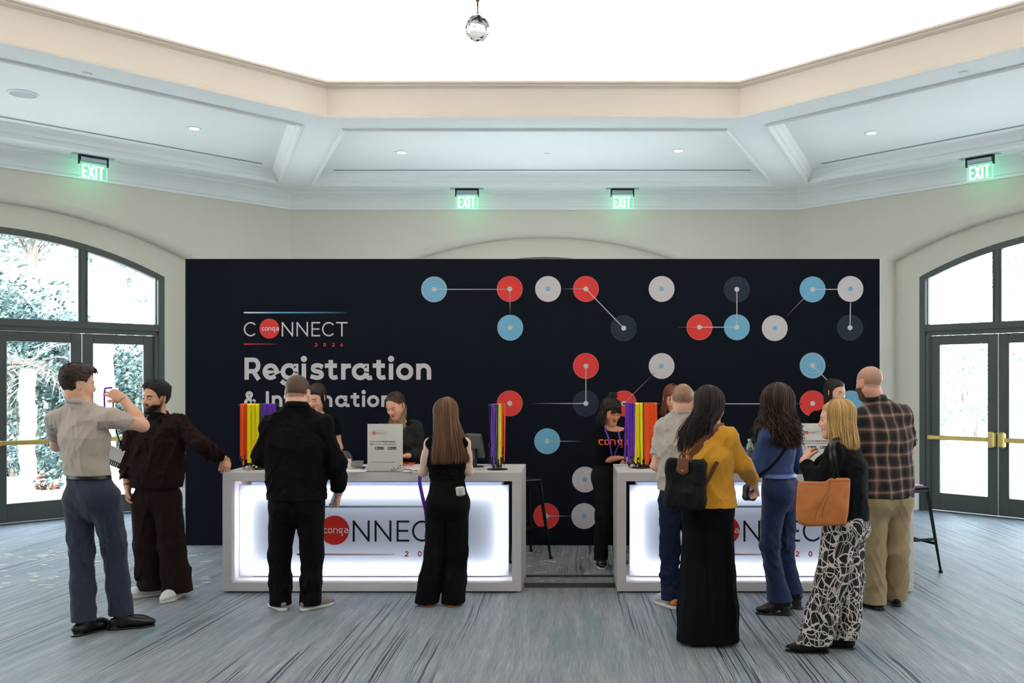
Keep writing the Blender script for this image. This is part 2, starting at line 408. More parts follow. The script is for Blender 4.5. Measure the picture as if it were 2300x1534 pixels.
def make_glazing(k, idx, leaves=True):
    T = wallframe(k)
    # transom window
    m = MB(); F0, F1 = .17, .29
    outer = arch_path(DH, DZ, DR, 0); inner = arch_path(DH, DZ, DR, .075)
    zb = TB+.06; zt = zb+.09
    nn = len(outer); O2 = [(outer[0][0], 0)]+outer[1:-1]+[(outer[-1][0], 0)]; I2 = [(inner[0][0], 0)]+inner[1:-1]+[(inner[-1][0], 0)]
    vs = [T(p[0], F0, p[1]) for p in O2]+[T(p[0], F0, p[1]) for p in I2]+[T(p[0], F1, p[1]) for p in I2]
    m.add(vs, [(i, i+1, nn+i+1, nn+i) for i in range(nn-1)]+[(nn+i, nn+i+1, 2*nn+i+1, 2*nn+i) for i in range(nn-1)])
    bxT(m, T, -DH+.07, DH-.07, F0+.005, F1, zb, zt); bxT(m, T, -DH+.07, DH-.07, F0+.03, F1, TB+.005, zb+.004)
    R = (DH*DH+DR*DR)/(2*DR); zc = DZ+DR-R
    for u in (-.98, 0, .98):
        bxT(m, T, u-.032, u+.032, F0+.01, F1, zt-.005, zc+math.sqrt((R-.06)**2-u*u))
    wnd = m.build('window_%d' % idx, M_frame, recalc=True); wnd['kind'] = 'structure'
    g = arch_path(DH, DZ, DR, .06)
    for i0, (a, b) in enumerate(((-DH+.06, -.98), (-.98, 0), (0, .98), (.98, DH-.06))):
        g = MB(); us = [a+(b-a)*i/8 for i in range(9)]
        top = [zc+math.sqrt(max(0, (R-.06)**2-u*u)) if abs(u) < DH-.061 else DZ-.02 for u in us]
        g.add([T(u, .25, zt-.01) for u in us]+[T(u, .25, t) for u, t in zip(us, top)], [(i, i+1, 10+i, 9+i) for i in range(8)])
        child(g.build('glass_pane', M_glass, recalc=False), wnd)
        s = MB()   # pale glazing stop around each light
        bxT(s, T, b-.055, b-.035, .18, .25, zt, top[-1]-.01, 0) if b > a else None
        bxT(s, T, a+.035, a+.055, .18, .25, zt, top[0]-.01, 0)
        for i in range(8):
            u, v = us[i], us[i+1]
            s.add([T(u, .18, top[i]-.02), T(v, .18, top[i+1]-.02), T(v, .25, top[i+1]-.02), T(u, .25, top[i]-.02)], [(0, 1, 2, 3)])
            s.add([T(u, .18, top[i]-.0), T(v, .18, top[i+1]-.0), T(v, .18, top[i+1]-.02), T(u, .18, top[i]-.02)], [(0, 1, 2, 3)])
        child(s.build('glazing_bead', M_frame, recalc=True), wnd)
    # doors: two pairs, four leaves
    m = MB()
    bxT(m, T, -DH+.06, -DH+.12, F0+.01, F1, 0, TB+.01); bxT(m, T, DH-.12, DH-.06, F0+.01, F1, 0, TB+.01)
    bxT(m, T, -.03, .03, F0+.01, F1, 0, TB+.01)
    bxT(m, T, -DH+.06, DH-.06, F0, F1+.05, -.005, .012)
    dr = m.build('door_%d' % idx, M_frame, recalc=True); dr['kind'] = 'structure'
    for (a, b, hs) in ((-DH+.125, -.985, 1), (-.975, -.035, -1), (.035, .975, 1), (.985, DH-.125, -1)):
        m = MB(); st = .125; D0, D1 = F0+.05, F0+.10; zb0 = .02; zg0 = .245; zg1 = 2.19
        bxT(m, T, a, a+st, D0, D1, zb0, TB); bxT(m, T, b-st, b, D0, D1, zb0, TB)
        bxT(m, T, a+st-.001, b-st+.001, D0, D1, zb0, zg0); bxT(m, T, a+st-.001, b-st+.001, D0, D1, zg1, TB)
        lf = child(m.build('door_leaf', M_frame, recalc=True), dr)
        g = MB(); g.add([T(a+st, D0+.025, zg0), T(b-st, D0+.025, zg0), T(b-st, D0+.025, zg1), T(a+st, D0+.025, zg1)], [(0, 1, 2, 3)])
        go = g.build('glass_pane', M_glass, recalc=False); go.parent = lf; go.matrix_parent_inverse = lf.matrix_parent_inverse.copy()
        go.matrix_parent_inverse = Matrix()
        p = MB(); zc2 = .975
        lu, hu = (b-.055, a+.02) if hs > 0 else (a+.055, b-.02)
        bxT(p, T, min(lu, hu), max(lu, hu), D0-.075, D0-.045, zc2-.028, zc2+.028, .008)
        bxT(p, T, hu-.03, hu+.03, D0-.08, D0, zc2-.032, zc2+.032, .008)
        po = p.build('panic_bar', M_brass, recalc=True); po.parent = lf
        p = MB(); bxT(p, T, lu-.05, lu+.045, D0-.095, D0+.0, zc2-.10, zc2+.10, .018)
        po = p.build('latch_case', M_brass, recalc=True); po.parent = lf
for k in range(8):
    ar = k in (0, 1, 7, 2, 6)
    make_wall(k, ar)
for i, k in enumerate((7, 0, 1, 2, 6)): make_glazing(k, i+1)  # right and left side wall glazing is added, out of view, for more daylight
# floor
m = MB(); R = (RIN+.35)/math.cos(PI/8)
m.add([RC+Vector((R*math.sin(PI/8+i*PI/4), R*math.cos(PI/8+i*PI/4), 0)) for i in range(8)], [tuple(range(7, -1, -1))])
fl = m.build('floor', carpet_mat(), recalc=False); fl['kind'] = 'structure'
# ceiling: ring of recessed panels, beams, cove and dome
def ceiling():
    m = MB(); wb = .235; RO = RIN-.16; RI = 5.17; ro = RIN-.60; ri = 5.60
    for k in range(8):
        a = k*PI/4; n = Vector((math.sin(a), math.cos(a), 0)); t = Vector((math.cos(a), -math.sin(a), 0))
        P = lambda r, u, z: RC+n*r+t*u+Vector((0, 0, z))
        c = math.cos(PI/8)
        hole = lambda e: [(-((ri+e)*TAN-wb/c-e*(1/c-0)*1.0+0*e), ri+e), (((ri+e)*TAN-wb/c-e/c), ri+e), (((ro-e)*TAN-wb/c-e/c), ro-e), (-((ro-e)*TAN-wb/c-e/c), ro-e)]
        out = [(-RI*TAN, RI), (RI*TAN, RI), (RO*TAN, RO), (-RO*TAN, RO)]
        prof = [(-.03, H1), (-.03, H1-.018), (-.012, H1-.026), (0, H1-.02), (0, H1+.03), (.03, H1+.04), (.035, H1+.085), (.075, H1+.12), (.08, H2)]
        h0 = hole(-.03)
        m.mi = 0
        m.add([P(r, u, H1) for u, r in out]+[P(r, u, H1) for u, r in h0], [(i, (i+1) % 4, 4+(i+1) % 4, 4+i) for i in range(4)])
        vs = []
        for e, z in prof: vs += [P(r, u, z) for u, r in hole(e)]
        m.add(vs, [(4*j+i, 4*j+(i+1) % 4, 4*j+4+(i+1) % 4, 4*j+4+i) for j in range(len(prof)-1) for i in range(4)])
        h = hole(.08); m.add([P(r, u, H2) for u, r in h], [(0, 1, 2, 3)])
        # opening: mouldings and fascia
        pr = [(RI, H1), (RI, H1+.022), (RI+.012, H1+.03), (RI+.012, H1+.048), (RI+.03, H1+.056), (RI+.03, H1+.07), (RI+.045, H1+.075), (RI+.06, 4.765), (RI+.045, 4.772), (RI+.02, 4.785), (RI+.02, 4.797), (RI-.01, 4.805), (RI-.01, 4.825), (RI+.45, 4.825)]
        m.mi = 1; vs = []
        for r, z in pr: vs += [P(r, -r*TAN, z), P(r, r*TAN, z)]
        m.add(vs, [(2*i, 2*i+1, 2*i+3, 2*i+2) for i in range(len(pr)-1)])
        # dome
        m.mi = 2; vs = []
        dm = [(RI+.45, 4.825), (RI+.75, 4.83), (RI+.8, 4.86), (RI+.8, 5.0)]+[((RI+.8)*math.cos(PI/2*i/10), 5.0+1.0*math.sin(PI/2*i/10)) for i in range(1, 11)]
        for r, z in dm: vs += [P(r, -r*TAN, z), P(r, r*TAN, z)]
        m.add(vs, [(2*i, 2*i+1, 2*i+3, 2*i+2) for i in range(len(dm)-1)])
    o = m.build('ceiling', [M_white, M_cream, M_dome], recalc=False); o['kind'] = 'structure'
ceiling()
M_lampw = mat('lamp_lens', (1, 1, 1), .4, emit=9.0, ecol=(1, .97, .92))
def downlight(px, py, s=1.0):
    Y = (H2-EYE)*FOC/(CY-py); X = (px-CX)*Y/FOC
    e = empty('recessed_downlight', (X, Y, H2), 'x', 'ceiling light', 'recessed downlights around the ceiling ring')
    m = MB(); m.lathe([(.055, .004), (.055, -.008), (.078, -.009), (.085, -.003), (.085, .004)], n=28); m.build('trim_ring', M_trim, e, smooth=40)
    m = MB(); m.lathe([(.0, -.002), (.056, -.003), (.056, .002)], n=28); m.build('lens', M_lampw, e, recalc=True)
    return e
for px, py, lb in ((436, 288, 'round recessed downlight in the left ceiling panel, above the left doors'), (902, 342, 'round recessed downlight in the far ceiling panel, left one above the backdrop'),
                   (1524, 338, 'round recessed downlight in the far ceiling panel, right one above the backdrop'), (1957, 298, 'round recessed downlight in the right ceiling panel, above the right doors')):
    e = downlight(px, py); e['label'] = lb
M_slot = mat('slot_dark', srgb(90, 98, 100), .6)
M_grille = mat('speaker_grille', srgb(186, 190, 194), .6, bump=.4, bscale=900)
def slot(k, half, lb):
    a = k*PI/4; n = Vector((math.sin(a), math.cos(a), 0)); t = Vector((math.cos(a), -math.sin(a), 0)); r = RIN-.86
    e = empty('air_diffuser', RC+n*r+Vector((0, 0, H2)), lb, 'ceiling vent', 'linear slot vents in the ceiling panels')
    P = lambda u, d, z: t*u+n*d+Vector((0, 0, z))
    m = MB(); b = MB(); b.box(-half, half, -.032, .032, -.004, .004)
    m.add([P(*p) for p in b.v], b.f); m.build('flange', M_white, e)
    for d in (-.014, .014):
        m = MB(); b = MB(); b.box(-half+.01, half-.01, d-.008, d+.008, -.0055, -.0035); m.add([P(*p) for p in b.v], b.f); m.build('slot', M_slot, e)
slot(0, 2.84, 'long thin slot vent along the far ceiling panel above the backdrop')
slot(7, 2.84, 'long thin slot vent along the left ceiling panel above the left doors')
slot(1, 2.84, 'long thin slot vent along the right ceiling panel above the right doors')
Yc = (H2-EYE)*FOC/(CY-210); e = empty('ceiling_speaker', ((52-CX)*Yc/FOC, Yc, H2), 'large round white ceiling loudspeaker grille at the upper left', 'speaker')
m = MB(); m.lathe([(.0, -.010), (.11, -.010), (.118, -.004)], n=32); m.build('grille', M_grille, e, smooth=30)
m = MB(); m.lathe([(.118, .002), (.118, -.012), (.135, -.010), (.14, .002)], n=32); m.build('bezel', M_trim, e, smooth=30)
for px, py, h, lb in ((195, 165, H1, 'small round cover plate on the left ceiling beam'), (2166, 162, H1, 'small round cover plate on the right ceiling beam'), (1229, 345, H2, 'small white sprinkler plate in the middle of the far ceiling panel')):
    Yc = (h-EYE)*FOC/(CY-py)
    m = MB(); m.lathe([(.0, -.012), (.035, -.012), (.048, .0)], n=20); tag(m.build('sprinkler_cover', M_white, smooth=30, loc=None), lb, 'sprinkler', 'round ceiling cover plates').location = ((px-CX)*Yc/FOC, Yc, h)
# pendant crystal
M_crystal = mat('crystal', (1, 1, 1), .0, trans=1, ior=1.5)
M_bronze = mat('dark_bronze', srgb(96, 76, 44), .35, .9)
def crystal():
    z0 = 3.34; e = empty('crystal_pendant', RC+Vector((-.02, 0, z0)), 'faceted clear crystal ball hanging on a dark bronze chain below the dome', 'crystal ball')
    bm = bmesh.new(); bmesh.ops.create_icosphere(bm, subdivisions=2, radius=.058)
    for v in bm.verts: v.co.z *= 1.07
    me = bpy.data.meshes.new('crystal_ball'); bm.to_mesh(me); bm.free(); me.materials.append(M_crystal)
    o = bpy.data.objects.new('crystal_ball', me); COL.objects.link(o); o.parent = e
    m = MB(); m.lathe([(.004, .06), (.009, .062), (.009, .070), (.004, .074)], n=12); m.build('cap', M_crystal, e, smooth=30)
    m = MB(); m.tube([(0, 0, .072), (0.001, 0, .10)], .003, 6); z = .10; i = 0
    while z < 2.6:
        L = .03 if z < .16 else .045; w = .008 if z < .16 else .013
        ring = [((w*math.sin(a) if i % 2 else 0), (0 if i % 2 else w*math.sin(a)), z+L/2-L/2*math.cos(a)) for a in [2*PI*q/10 for q in range(10)]]
        m.tube(ring, .0035, 5, closed=True); z += L*.82; i += 1
    m.build('chain', M_bronze, e, smooth=True)
crystal()
# exit signs
M_exitp = mat('exit_plate', srgb(170, 235, 205), .1, alpha=1)
def exit_plate_mat():
    m = bpy.data.materials.new('exit_acrylic'); m.use_nodes = True; nt = m.node_tree; N = nt.nodes; L = nt.links
    N.remove(N['Principled BSDF']); t = N.new('ShaderNodeBsdfTransparent'); t.inputs[0].default_value = (.86, .97, .92, 1)
    e = N.new('ShaderNodeEmission'); e.inputs[0].default_value = (.2, .85, .5, 1); e.inputs[1].default_value = .06
    a = N.new('ShaderNodeAddShader'); L.new(t.outputs[0], a.inputs[0]); L.new(e.outputs[0], a.inputs[1]); L.new(a.outputs[0], N['Material Output'].inputs[0]); return m
M_exitp = exit_plate_mat()
M_exitl = mat('exit_letters', (.6, 1, .8), .5, emit=1.3, ecol=(.7, 1, .85))
M_exitedge = mat('exit_edge', (.3, .9, .6), .4, emit=1.0, ecol=(.3, 1, .6))
M_black = mat('black_plastic', srgb(18, 19, 20), .45)
M_alu = mat('satin_aluminium', srgb(176, 182, 190), .35, .8)
def exit_sign(px, py, Y, k, lb):
    a = k*PI/4; T3 = Matrix.Rotation(-a, 4, 'Z')
    X = (px-CX)*Y/FOC; e = empty('exit_sign', (X, Y, H1), lb, 'exit sign', 'green edge-lit exit signs'); e.rotation_euler = (0, 0, -a)
    w = .155
    m = MB(); m.box(-.235, .235, -.05, .05, -.006, .0); m.build('ceiling_plate', M_alu, e)
    m = MB(); m.box(-w, w, -.02, .02, -.085, -.018, bev=.012); m.build('housing', M_alu, e)
    m = MB(); m.box(-w-.008, w+.008, -.022, .022, -.018, -.005); m.box(-w-.012, -w+.001, -.024, .024, -.115, -.005, bev=.003); m.box(w-.001, w+.012, -.024, .024, -.115, -.005, bev=.003); m.build('bracket', M_black, e)
    m = MB(); m.box(-w+.002, w-.002, -.003, .003, -.275, -.085); m.build('acrylic_panel', M_exitp, e)
    m = MB(); m.box(-w+.002, w-.002, -.004, .004, -.279, -.2735); m.box(w-.005, w-.001, -.004, .004, -.279, -.115); m.box(-w+.001, -w+.003, -.004, .004, -.279, -.115); m.build('lit_edge', M_exitedge, e)
    m = MB(); s = .025
    T = lambda x, y: (x*1.12-.012, -.0045, -.270+y)
    H = .155
    s = .021
    x = -.105; m.strip([(x+s/2, 0), (x+s/2, H)], s, T)
    for q in (s/2, H*.5, H-s/2): m.strip([(x+s, q), (x+.052, q)], s, T)
    m.strip([(-.038, 0), (.012, H)], s, T); m.strip([(.012, 0), (-.038, H)], s, T)
    m.strip([(.037, 0), (.037, H)], s, T)
    m.strip([(.058, H-s/2), (.116, H-s/2)], s, T); m.strip([(.087, 0), (.087, H-s)], s, T)
    m.build('letters', M_exitl, e, recalc=False)
    L = bpy.data.lights.new('exit_glow', 'AREA'); L.shape = 'RECTANGLE'; L.size = .28; L.size_y = .15; L.energy = .32; L.color = (.1, 1, .45); L.spread = PI
    o = bpy.data.objects.new('exit_glow', L); COL.objects.link(o); o.parent = e; o.location = (0, .012, -.19); o.rotation_euler = (PI/2, 0, PI)
    o.rotation_euler = (-PI/2, 0, 0) if False else (PI/2, 0, 0)
    o.rotation_euler = (Vector((0, 1, 0))).to_track_quat('-Z', 'Y').to_euler()
Yb = RIN+RC.y-.33
exit_sign(1049, 430, Yb, 0, 'left exit sign of the two above the backdrop')
exit_sign(1398, 430, Yb, 0, 'right exit sign of the two above the backdrop')
exit_sign(210, 350, 10.95, 7, 'exit sign at the far left, above the left glass doors')
exit_sign(2201, 355, 10.95, 1, 'exit sign at the far right, above the right glass doors')
# ================================================================ LETTERING
def AR(cx, cy, rx, ry, a0, a1, n=18):
    return [(cx+rx*math.cos(math.radians(a0+(a1-a0)*i/n)), cy+ry*math.sin(math.radians(a0+(a1-a0)*i/n))) for i in range(n+1)]
def bold(ch):
    """unit cap height, returns (width, strokes, dots, w)"""
    w = .2; x = .727; r = x/2
    if ch == 'R': return .77, [[(.1, 0), (.1, 1)], [(.1, .9), (.42, .9)]+AR(.42, .64, .2, .26, 90, -90, 14)+[(.1, .38)], [(.40, .38), (.65, 0)]], []
    if ch == 'e': return .73, [[(.17, .33), (.64, .33)]+AR(.365, .363, .265, .275, -8, 318, 26)], []
    if ch == 'o': return .78, [AR(.39, .363, .29, .283, 0, 360, 32)], []
    if ch == 'a': return .93, [AR(.385, .363, .285, .283, 0, 360, 32), [(.68, .72), (.68, .2)]+AR(.80, .2, .12, .12, 180, 275, 6)+[(.92, .1)]], []
    if ch == 'g': return .81, [AR(.385, .363, .285, .283, 0, 360, 32), [(.70, .72), (.70, .02)]+AR(.39, .0, .31, .22, 0, -100, 12)+[(.13, -.14), (.03, -.05)]], []
    if ch == 'i': return .23, [[(.115, 0), (.115, .727)]], [(.115, .94, .14)]
    if ch == 's': return .66, [[(.60, .56)]+AR(.36, .535, .21, .115, 25, 150, 8)+AR(.33, .50, .17, .12, 180, 262, 6)+AR(.36, .235, .19, .13, 82, 0, 8)+AR(.34, .21, .21, .12, -10, -120, 8)+[(.05, .16)]], []
    if ch == 't': return .6, [[(.27, .89), (.27, .24)]+AR(.42, .24, .15, .15, 180, 290, 8)+[(.57, .12)], [(0, .635), (.55, .635)]], []
    if ch == 'r': return .45, [[(.1, 0), (.1, .727)], [(.1, .40)]+AR(.32, .42, .22, .2, 180, 95, 8)+[(.44, .63)]], []
    if ch == 'n': return .68, [[(.1, 0), (.1, .727)], [(.1, .40)]+AR(.34, .39, .24, .25, 170, 0, 14)+[(.58, 0)]], []
    if ch == 'm': return 1.08, [[(.1, 0), (.1, .727)], [(.1, .40)]+AR(.32, .39, .22, .25, 170, 0, 12)+[(.54, 0)], [(.54, .4)]+AR(.76, .39, .22, .25, 170, 0, 12)+[(.98, 0)]], []
    if ch == 'f': return .5, [[(.2, 0), (.2, .75)]+AR(.36, .76, .16, .16, 180, 90, 8)+[(.48, .92)], [(.02, .635), (.46, .635)]], []
    if ch == 'I': return .2, [[(.1, 0), (.1, 1)]], []
    if ch == '&': return .82, [[(.76, .02), (.24, .62)]+AR(.33, .77, .14, .14, 215, -40, 12)+[(.40, .62), (.18, .42)]+AR(.27, .27, .17, .17, 140, 300, 10)+[(.55, .2), (.68, .46)]], []
    return .3, [], []
def techno(ch):
    """rounded square lettering; cap=x-height 1, w=.2"""
    if ch == 'c': return .8, [[(.75, .9), (.3, .9), (.1, .7), (.1, .3), (.3, .1), (.75, .1)]]
    if ch == 'o': return .95, [[(.45, .9), (.25, .9), (.1, .72), (.1, .28), (.25, .1), (.65, .1), (.8, .28), (.8, .72), (.65, .9), (.45, .9)]]
    if ch == 'n': return .95, [[(.1, 0), (.1, .9), (.62, .9), (.8, .72), (.8, 0)]]
    if ch == 'g': return .98, [[(.88, .92), (.25, .92), (.1, .78), (.1, .48), (.25, .34), (.68, .34), (.68, .9)], [(.1, .12), (.66, .1), (.8, -.08), (.8, -.38), (.5, -.40)]]
    if ch == 'a': return .9, [[(.15, .9), (.62, .9), (.8, .72), (.8, .1), (.25, .1), (.1, .22), (.1, .42), (.25, .54), (.8, .54)]]
def dense(st, q):
    out = []
    for a, b in zip(st, st[1:]):
        n = max(1, int(math.hypot(b[0]-a[0], b[1]-a[1])/q)); out += [(a[0]+(b[0]-a[0])*i/n, a[1]+(b[1]-a[1])*i/n) for i in range(n)]
    return out+[st[-1]]
def put_text(m, txt, x, y, H, T, col, font=bold, w=.2, gap=.11, xs=None, q=0):
    for i, ch in enumerate(txt):
        g = font(ch)
        if xs: x = xs[i]
        for st in g[1]:
            if q: st = dense(st, q)
            m.strip([(x+p[0]*H, y+p[1]*H) for p in st], w*H, T, col)
        if len(g) > 2:
            for d in g[2]: m.disc((x+d[0]*H, y+d[1]*H), d[2]*H, T, 24, col)
        x += (g[0]+gap)*H
    return x
def lerp(a, b, t): return tuple(a[i]*(1-t)+b[i]*t for i in range(3))
def digit(ch):
    if ch == '2': return [AR(.35, .68, .25, .24, 160, -20, 12)+[(.12, .08), (.68, .08)]]
    if ch == '0': return [AR(.35, .5, .25, .42, 0, 360, 24)]
    if ch == '6': return [AR(.35, .3, .25, .24, 0, 360, 20), [(.12, .38), (.45, .95)]]
def logo(m, x0, y0, H, T, ink, red, bgc, barcol, white, desk=False, f=1.0):
    """x0,y0 = left end of baseline; H = cap height; T maps metres"""
    w = .098*H
    S = lambda pts, ww=w, **k: m.strip([(x0+a*H, y0+b*H) for a, b in pts], ww, T, **k)
    C = lambda x: AR(x+.47, .5, .42, .45, 42, 318, 28)
    S(C(0), col=ink); S(C(5.43), col=ink)
    for x in (2.63, 3.66): S([(x+.05, 0), (x+.05, 1)], col=ink); S([(x+.75, 0), (x+.75, 1)], col=ink); S([(x+.05, .95), (x+.75, .05)], col=ink)
    x = 4.70; S([(x+.05, 0), (x+.05, 1)], col=ink)
    for yy in (.05, .51, .95): S([(x+.05, yy), (x+(.6 if yy != .51 else .55), yy)], col=ink)
    x = 6.41; S([(x, .95), (x+.8, .95)], col=ink); S([(x+.4, 0), (x+.4, .95)], col=ink)
    m.disc((x0+1.774*H, y0+.54*H), .69*H, T, 48, red)
    T2 = lambda a, b: T(a, b, 1)
    put_text(m, 'conga', x0+(1.774-.53)*H, y0+.40*H, .235*H, T2, white, techno, w=.17, gap=.12)
    # gradient bars
    n = 24
    pts = [(0+7.2*i/n, 1.65) for i in range(n+1)]
    cl = []
    for i in range(n+1):
        t = i/n
        if desk: cl.append(lerp(barcol, bgc, max(0, min(1, (t-.15)/.85))))
        else: cl.append(lerp(white, barcol, min(1, t/.3)) if t < .3 else lerp(barcol, bgc, min(1, (t-.3)/.72)))
    S(pts, .1*H, cols=cl)
    e = 4.6 if desk else 2.4
    pts = [(e*i/n, -.6 if desk else -.535) for i in range(n+1)]
    S(pts, .085*H, cols=[lerp(red, bgc, min(1, (i/n)**.8)) for i in range(n+1)])
    xs = (5.08, 5.7, 6.33, 6.95) if desk else (4.92, 5.52, 6.12, 6.70)
    for x, ch in zip(xs, '2026'):
        for st in digit(ch): m.strip([(x0+(x+p[0]*.27)*H, y0+(-.70+p[1]*.25)*H) for p in st], .05*H, T, red)
M_print = mat('print_ink', (1, 1, 1), .55, vcol=True, spec=.3)
M_navy = mat('navy_fabric', srgb(12, 17, 28), .75, bump=.25, bscale=1200, noise=.06, nscale=900, spec=.12)
M_bwhite = mat('white_panel_edge', srgb(225, 225, 222), .6)
M_lam = mat('white_laminate', srgb(226, 220, 220), .42, bump=.03, bscale=600)
# ---------------------------------------------------------------- backdrop
YB = 9.38; SB = FOC/YB
def backdrop():
    x0 = (416-CX)/SB; x1 = (1976-CX)/SB; z1 = EYE+(CY-580)/SB
    e = empty('backdrop_wall', ((x0+x1)/2, YB, 0), 'wide navy printed registration backdrop standing behind both desks', 'backdrop')
    P = lambda mb, n, mt, **k: child(mb.build(n, mt, **k), e)
    m = MB(); m.box(x0, x1, YB, YB+.04, .004, z1-.006, bev=.003); P(m, 'fabric_face', M_navy)
    m = MB(); m.box(x0-.004, x1+.02, YB+.03, YB+.10, .0, z1, bev=.004); P(m, 'panel_frame', M_bwhite)
    for fx in (x0+.6, (x0+x1)/2, x1-.6):
        m = MB(); m.box(fx-.04, fx+.04, YB+.08, YB+.62, .0, .02, bev=.004); m.box(fx-.02, fx+.02, YB+.09, YB+.13, .0, 1.6); m.strip([(YB+.12, 1.5), (YB+.58, .02)], .03, lambda a, b: (fx, a, b)); P(m, 'support_foot', M_black)
    def T(px, py, lay=0): return ((px-CX)/SB, YB-.0012-.0009*lay, EYE-(py-CY)/SB)
    Tm = lambda x, y, lay=0: (x, YB-.0015-.0009*lay, y)
    wht = srgb(214, 207, 208); red = srgb(214, 58, 54); blue = srgb(112, 176, 208); dk = srgb(26, 38, 56); navy = srgb(13, 18, 29)
    m = MB(); H = 155/4.792/SB
    lx, _, lz = T(520+133/4.792, 680+362/4.792)
    logo(m, lx, lz, H, Tm, srgb(222, 214, 214), red, navy, srgb(96, 172, 214), srgb(235, 235, 238)); P(m, 'printed_logo', M_print, recalc=False)
    m = MB(); k = 4.792; X = lambda zx: (520+zx/k-CX)/SB; Z = lambda zy: EYE-(680+zy/k-CY)/SB
    H = 238/k/SB
    put_text(m, 'Registration', 0, Z(828), H, Tm, wht, xs=[X(q) for q in (140, 335, 530, 752, 840, 1005, 1180, 1294, 1520, 1690, 1772, 1988)])
    P(m, 'printed_heading', M_print, recalc=False)
    m = MB(); H = 168/k/SB
    put_text(m, '&Information', 0, Z(1120), H, Tm, wht, xs=[X(q) for q in (136, 370, 434, 560, 648, 800, 905, 1115, 1282, 1403, 1460, 1612)])
    P(m, 'printed_subheading', M_print, recalc=False)
    # dots
    m = MB(); r = 29/SB
    def dot(px, py, c, kind):
        x, _, z = T(px, py)
        m.disc((x, z), r, lambda a, b: Tm(a, b, 0), 48, c)
        if kind == 'ring':
            for q in (.95, .87, .6, .34): m.disc((x, z), r*q, lambda a, b: Tm(a, b, 1), 48, lerp(c, wht, .55), r0=r*q-.004)
        if kind == 'w': m.disc((x, z), r*.18, lambda a, b: Tm(a, b, 1), 24, blue)
        if kind in ('c', 'ring'): m.disc((x, z), r*.19, lambda a, b: Tm(a, b, 3), 24, wht)
        if kind != 'n': m.disc((x, z), r, lambda a, b: Tm(a, b, 1), 48, lerp(c, wht, .3 if c != dk else .05), r0=r-.003)
    def line(a, b, c0, c1, w=1.9):
        n = 10; p = [T(a[0]+(b[0]-a[0])*i/n, a[1]+(b[1]-a[1])*i/n) for i in range(n+1)]
        m.strip([(q[0], q[2]) for q in p], w/SB, lambda u, v: Tm(u, v, 2), cols=[lerp(c0, c1, i/n) for i in range(n+1)])
    for d in ((975, 650, blue, 'ring'), (1145, 649, red, 'c'), (1231, 649, wht, 'w'), (1316, 649, red, 'c'), (1146, 736, blue, 'c'), (1401, 737, dk, 'c'), (1486, 649, wht, 'w'),
              (1655, 650, dk, 'c'), (1571, 735, red, 'c'), (1655, 735, blue, 'c'), (1740, 737, wht, 'w'), (1825, 650, blue, 'c'), (1910, 649, wht, 'w'), (1909, 736, dk, 'c'),
              (1316, 822, red, 'c'), (1486, 822, wht, 'w'), (1825, 821, blue, 'ring'), (1145, 906, red, 'c'), (1316, 906, dk, 'c'), (1401, 906, red, 'c'), (1229, 991, blue, 'c'),
              (1314, 1077, wht, 'w'), (1227, 1159, red, 'c'), (1312, 1159, wht, 'w'), (1571, 906, red, 'c'), (1825, 906, red, 'c'), (1911, 906, blue, 'c')): dot(*d)
    li = srgb(205, 200, 202)
    line((975, 650), (1145, 650), li, lerp(li, navy, .5)); line((1145, 649), (1146, 705), lerp(li, red, .2), navy); line((1316, 649), (1262, 649), li, navy, 1.4); line((1316, 649), (1401, 737), lerp(li, wht, .3), li)
    line((1655, 650), (1655, 735), li, li); line((1655, 735), (1571, 735), li, li); line((1571, 735), (1520, 735), lerp(red, li, .5), navy, 1.3)
    line((1825, 650), (1882, 650), li, li); line((1825, 650), (1765, 712), li, navy, 1.3); line((1910, 680), (1909, 736), li, li)
    line((1316, 822), (1316, 906), li, li); line((1316, 906), (1195, 906), li, navy); line((1401, 906), (1470, 838), lerp(li, red, .3), navy, 1.3); line((1401, 906), (1420, 924), lerp(li, red, .3), lerp(li, red, .5), 1.6)
    line((1229, 991), (1305, 991), li, navy); line((1227, 1159), (1284, 1159), li, navy); line((1825, 821), (1868, 864), li, li); line((1868, 864), (1911, 906), li, navy)
    line((1571, 907), (1720, 907), li, li); line((1720, 907), (1800, 907), li, navy)
    P(m, 'printed_dot_pattern', M_print, recalc=False)
backdrop()
# ---------------------------------------------------------------- desks
DY0, DY1, DZ1 = 7.26, 7.985, .972
def sheet_mat():
    m = bpy.data.materials.new('opal_acrylic'); m.use_nodes = True; nt = m.node_tree; N = nt.nodes; L = nt.links
    N.remove(N['Principled BSDF'])
    t = N.new('ShaderNodeBsdfTranslucent'); t.inputs[0].default_value = (.92, .93, .95, 1)
    d = N.new('ShaderNodeBsdfDiffuse'); d.inputs[0].default_value = (.72, .72, .75, 1)
    mx = N.new('ShaderNodeMixShader'); mx.inputs[0].default_value = .5; L.new(t.outputs[0], mx.inputs[2]); L.new(d.outputs[0], mx.inputs[1]); L.new(mx.outputs[0], N['Material Output'].inputs[0]); return m
M_sheet = sheet_mat()
M_led = mat('led_strip', (1, 1, 1), .5, emit=LAMP['led'], ecol=(.86, .91, 1))
M_core = mat('light_box_core', srgb(118, 130, 152), .5)
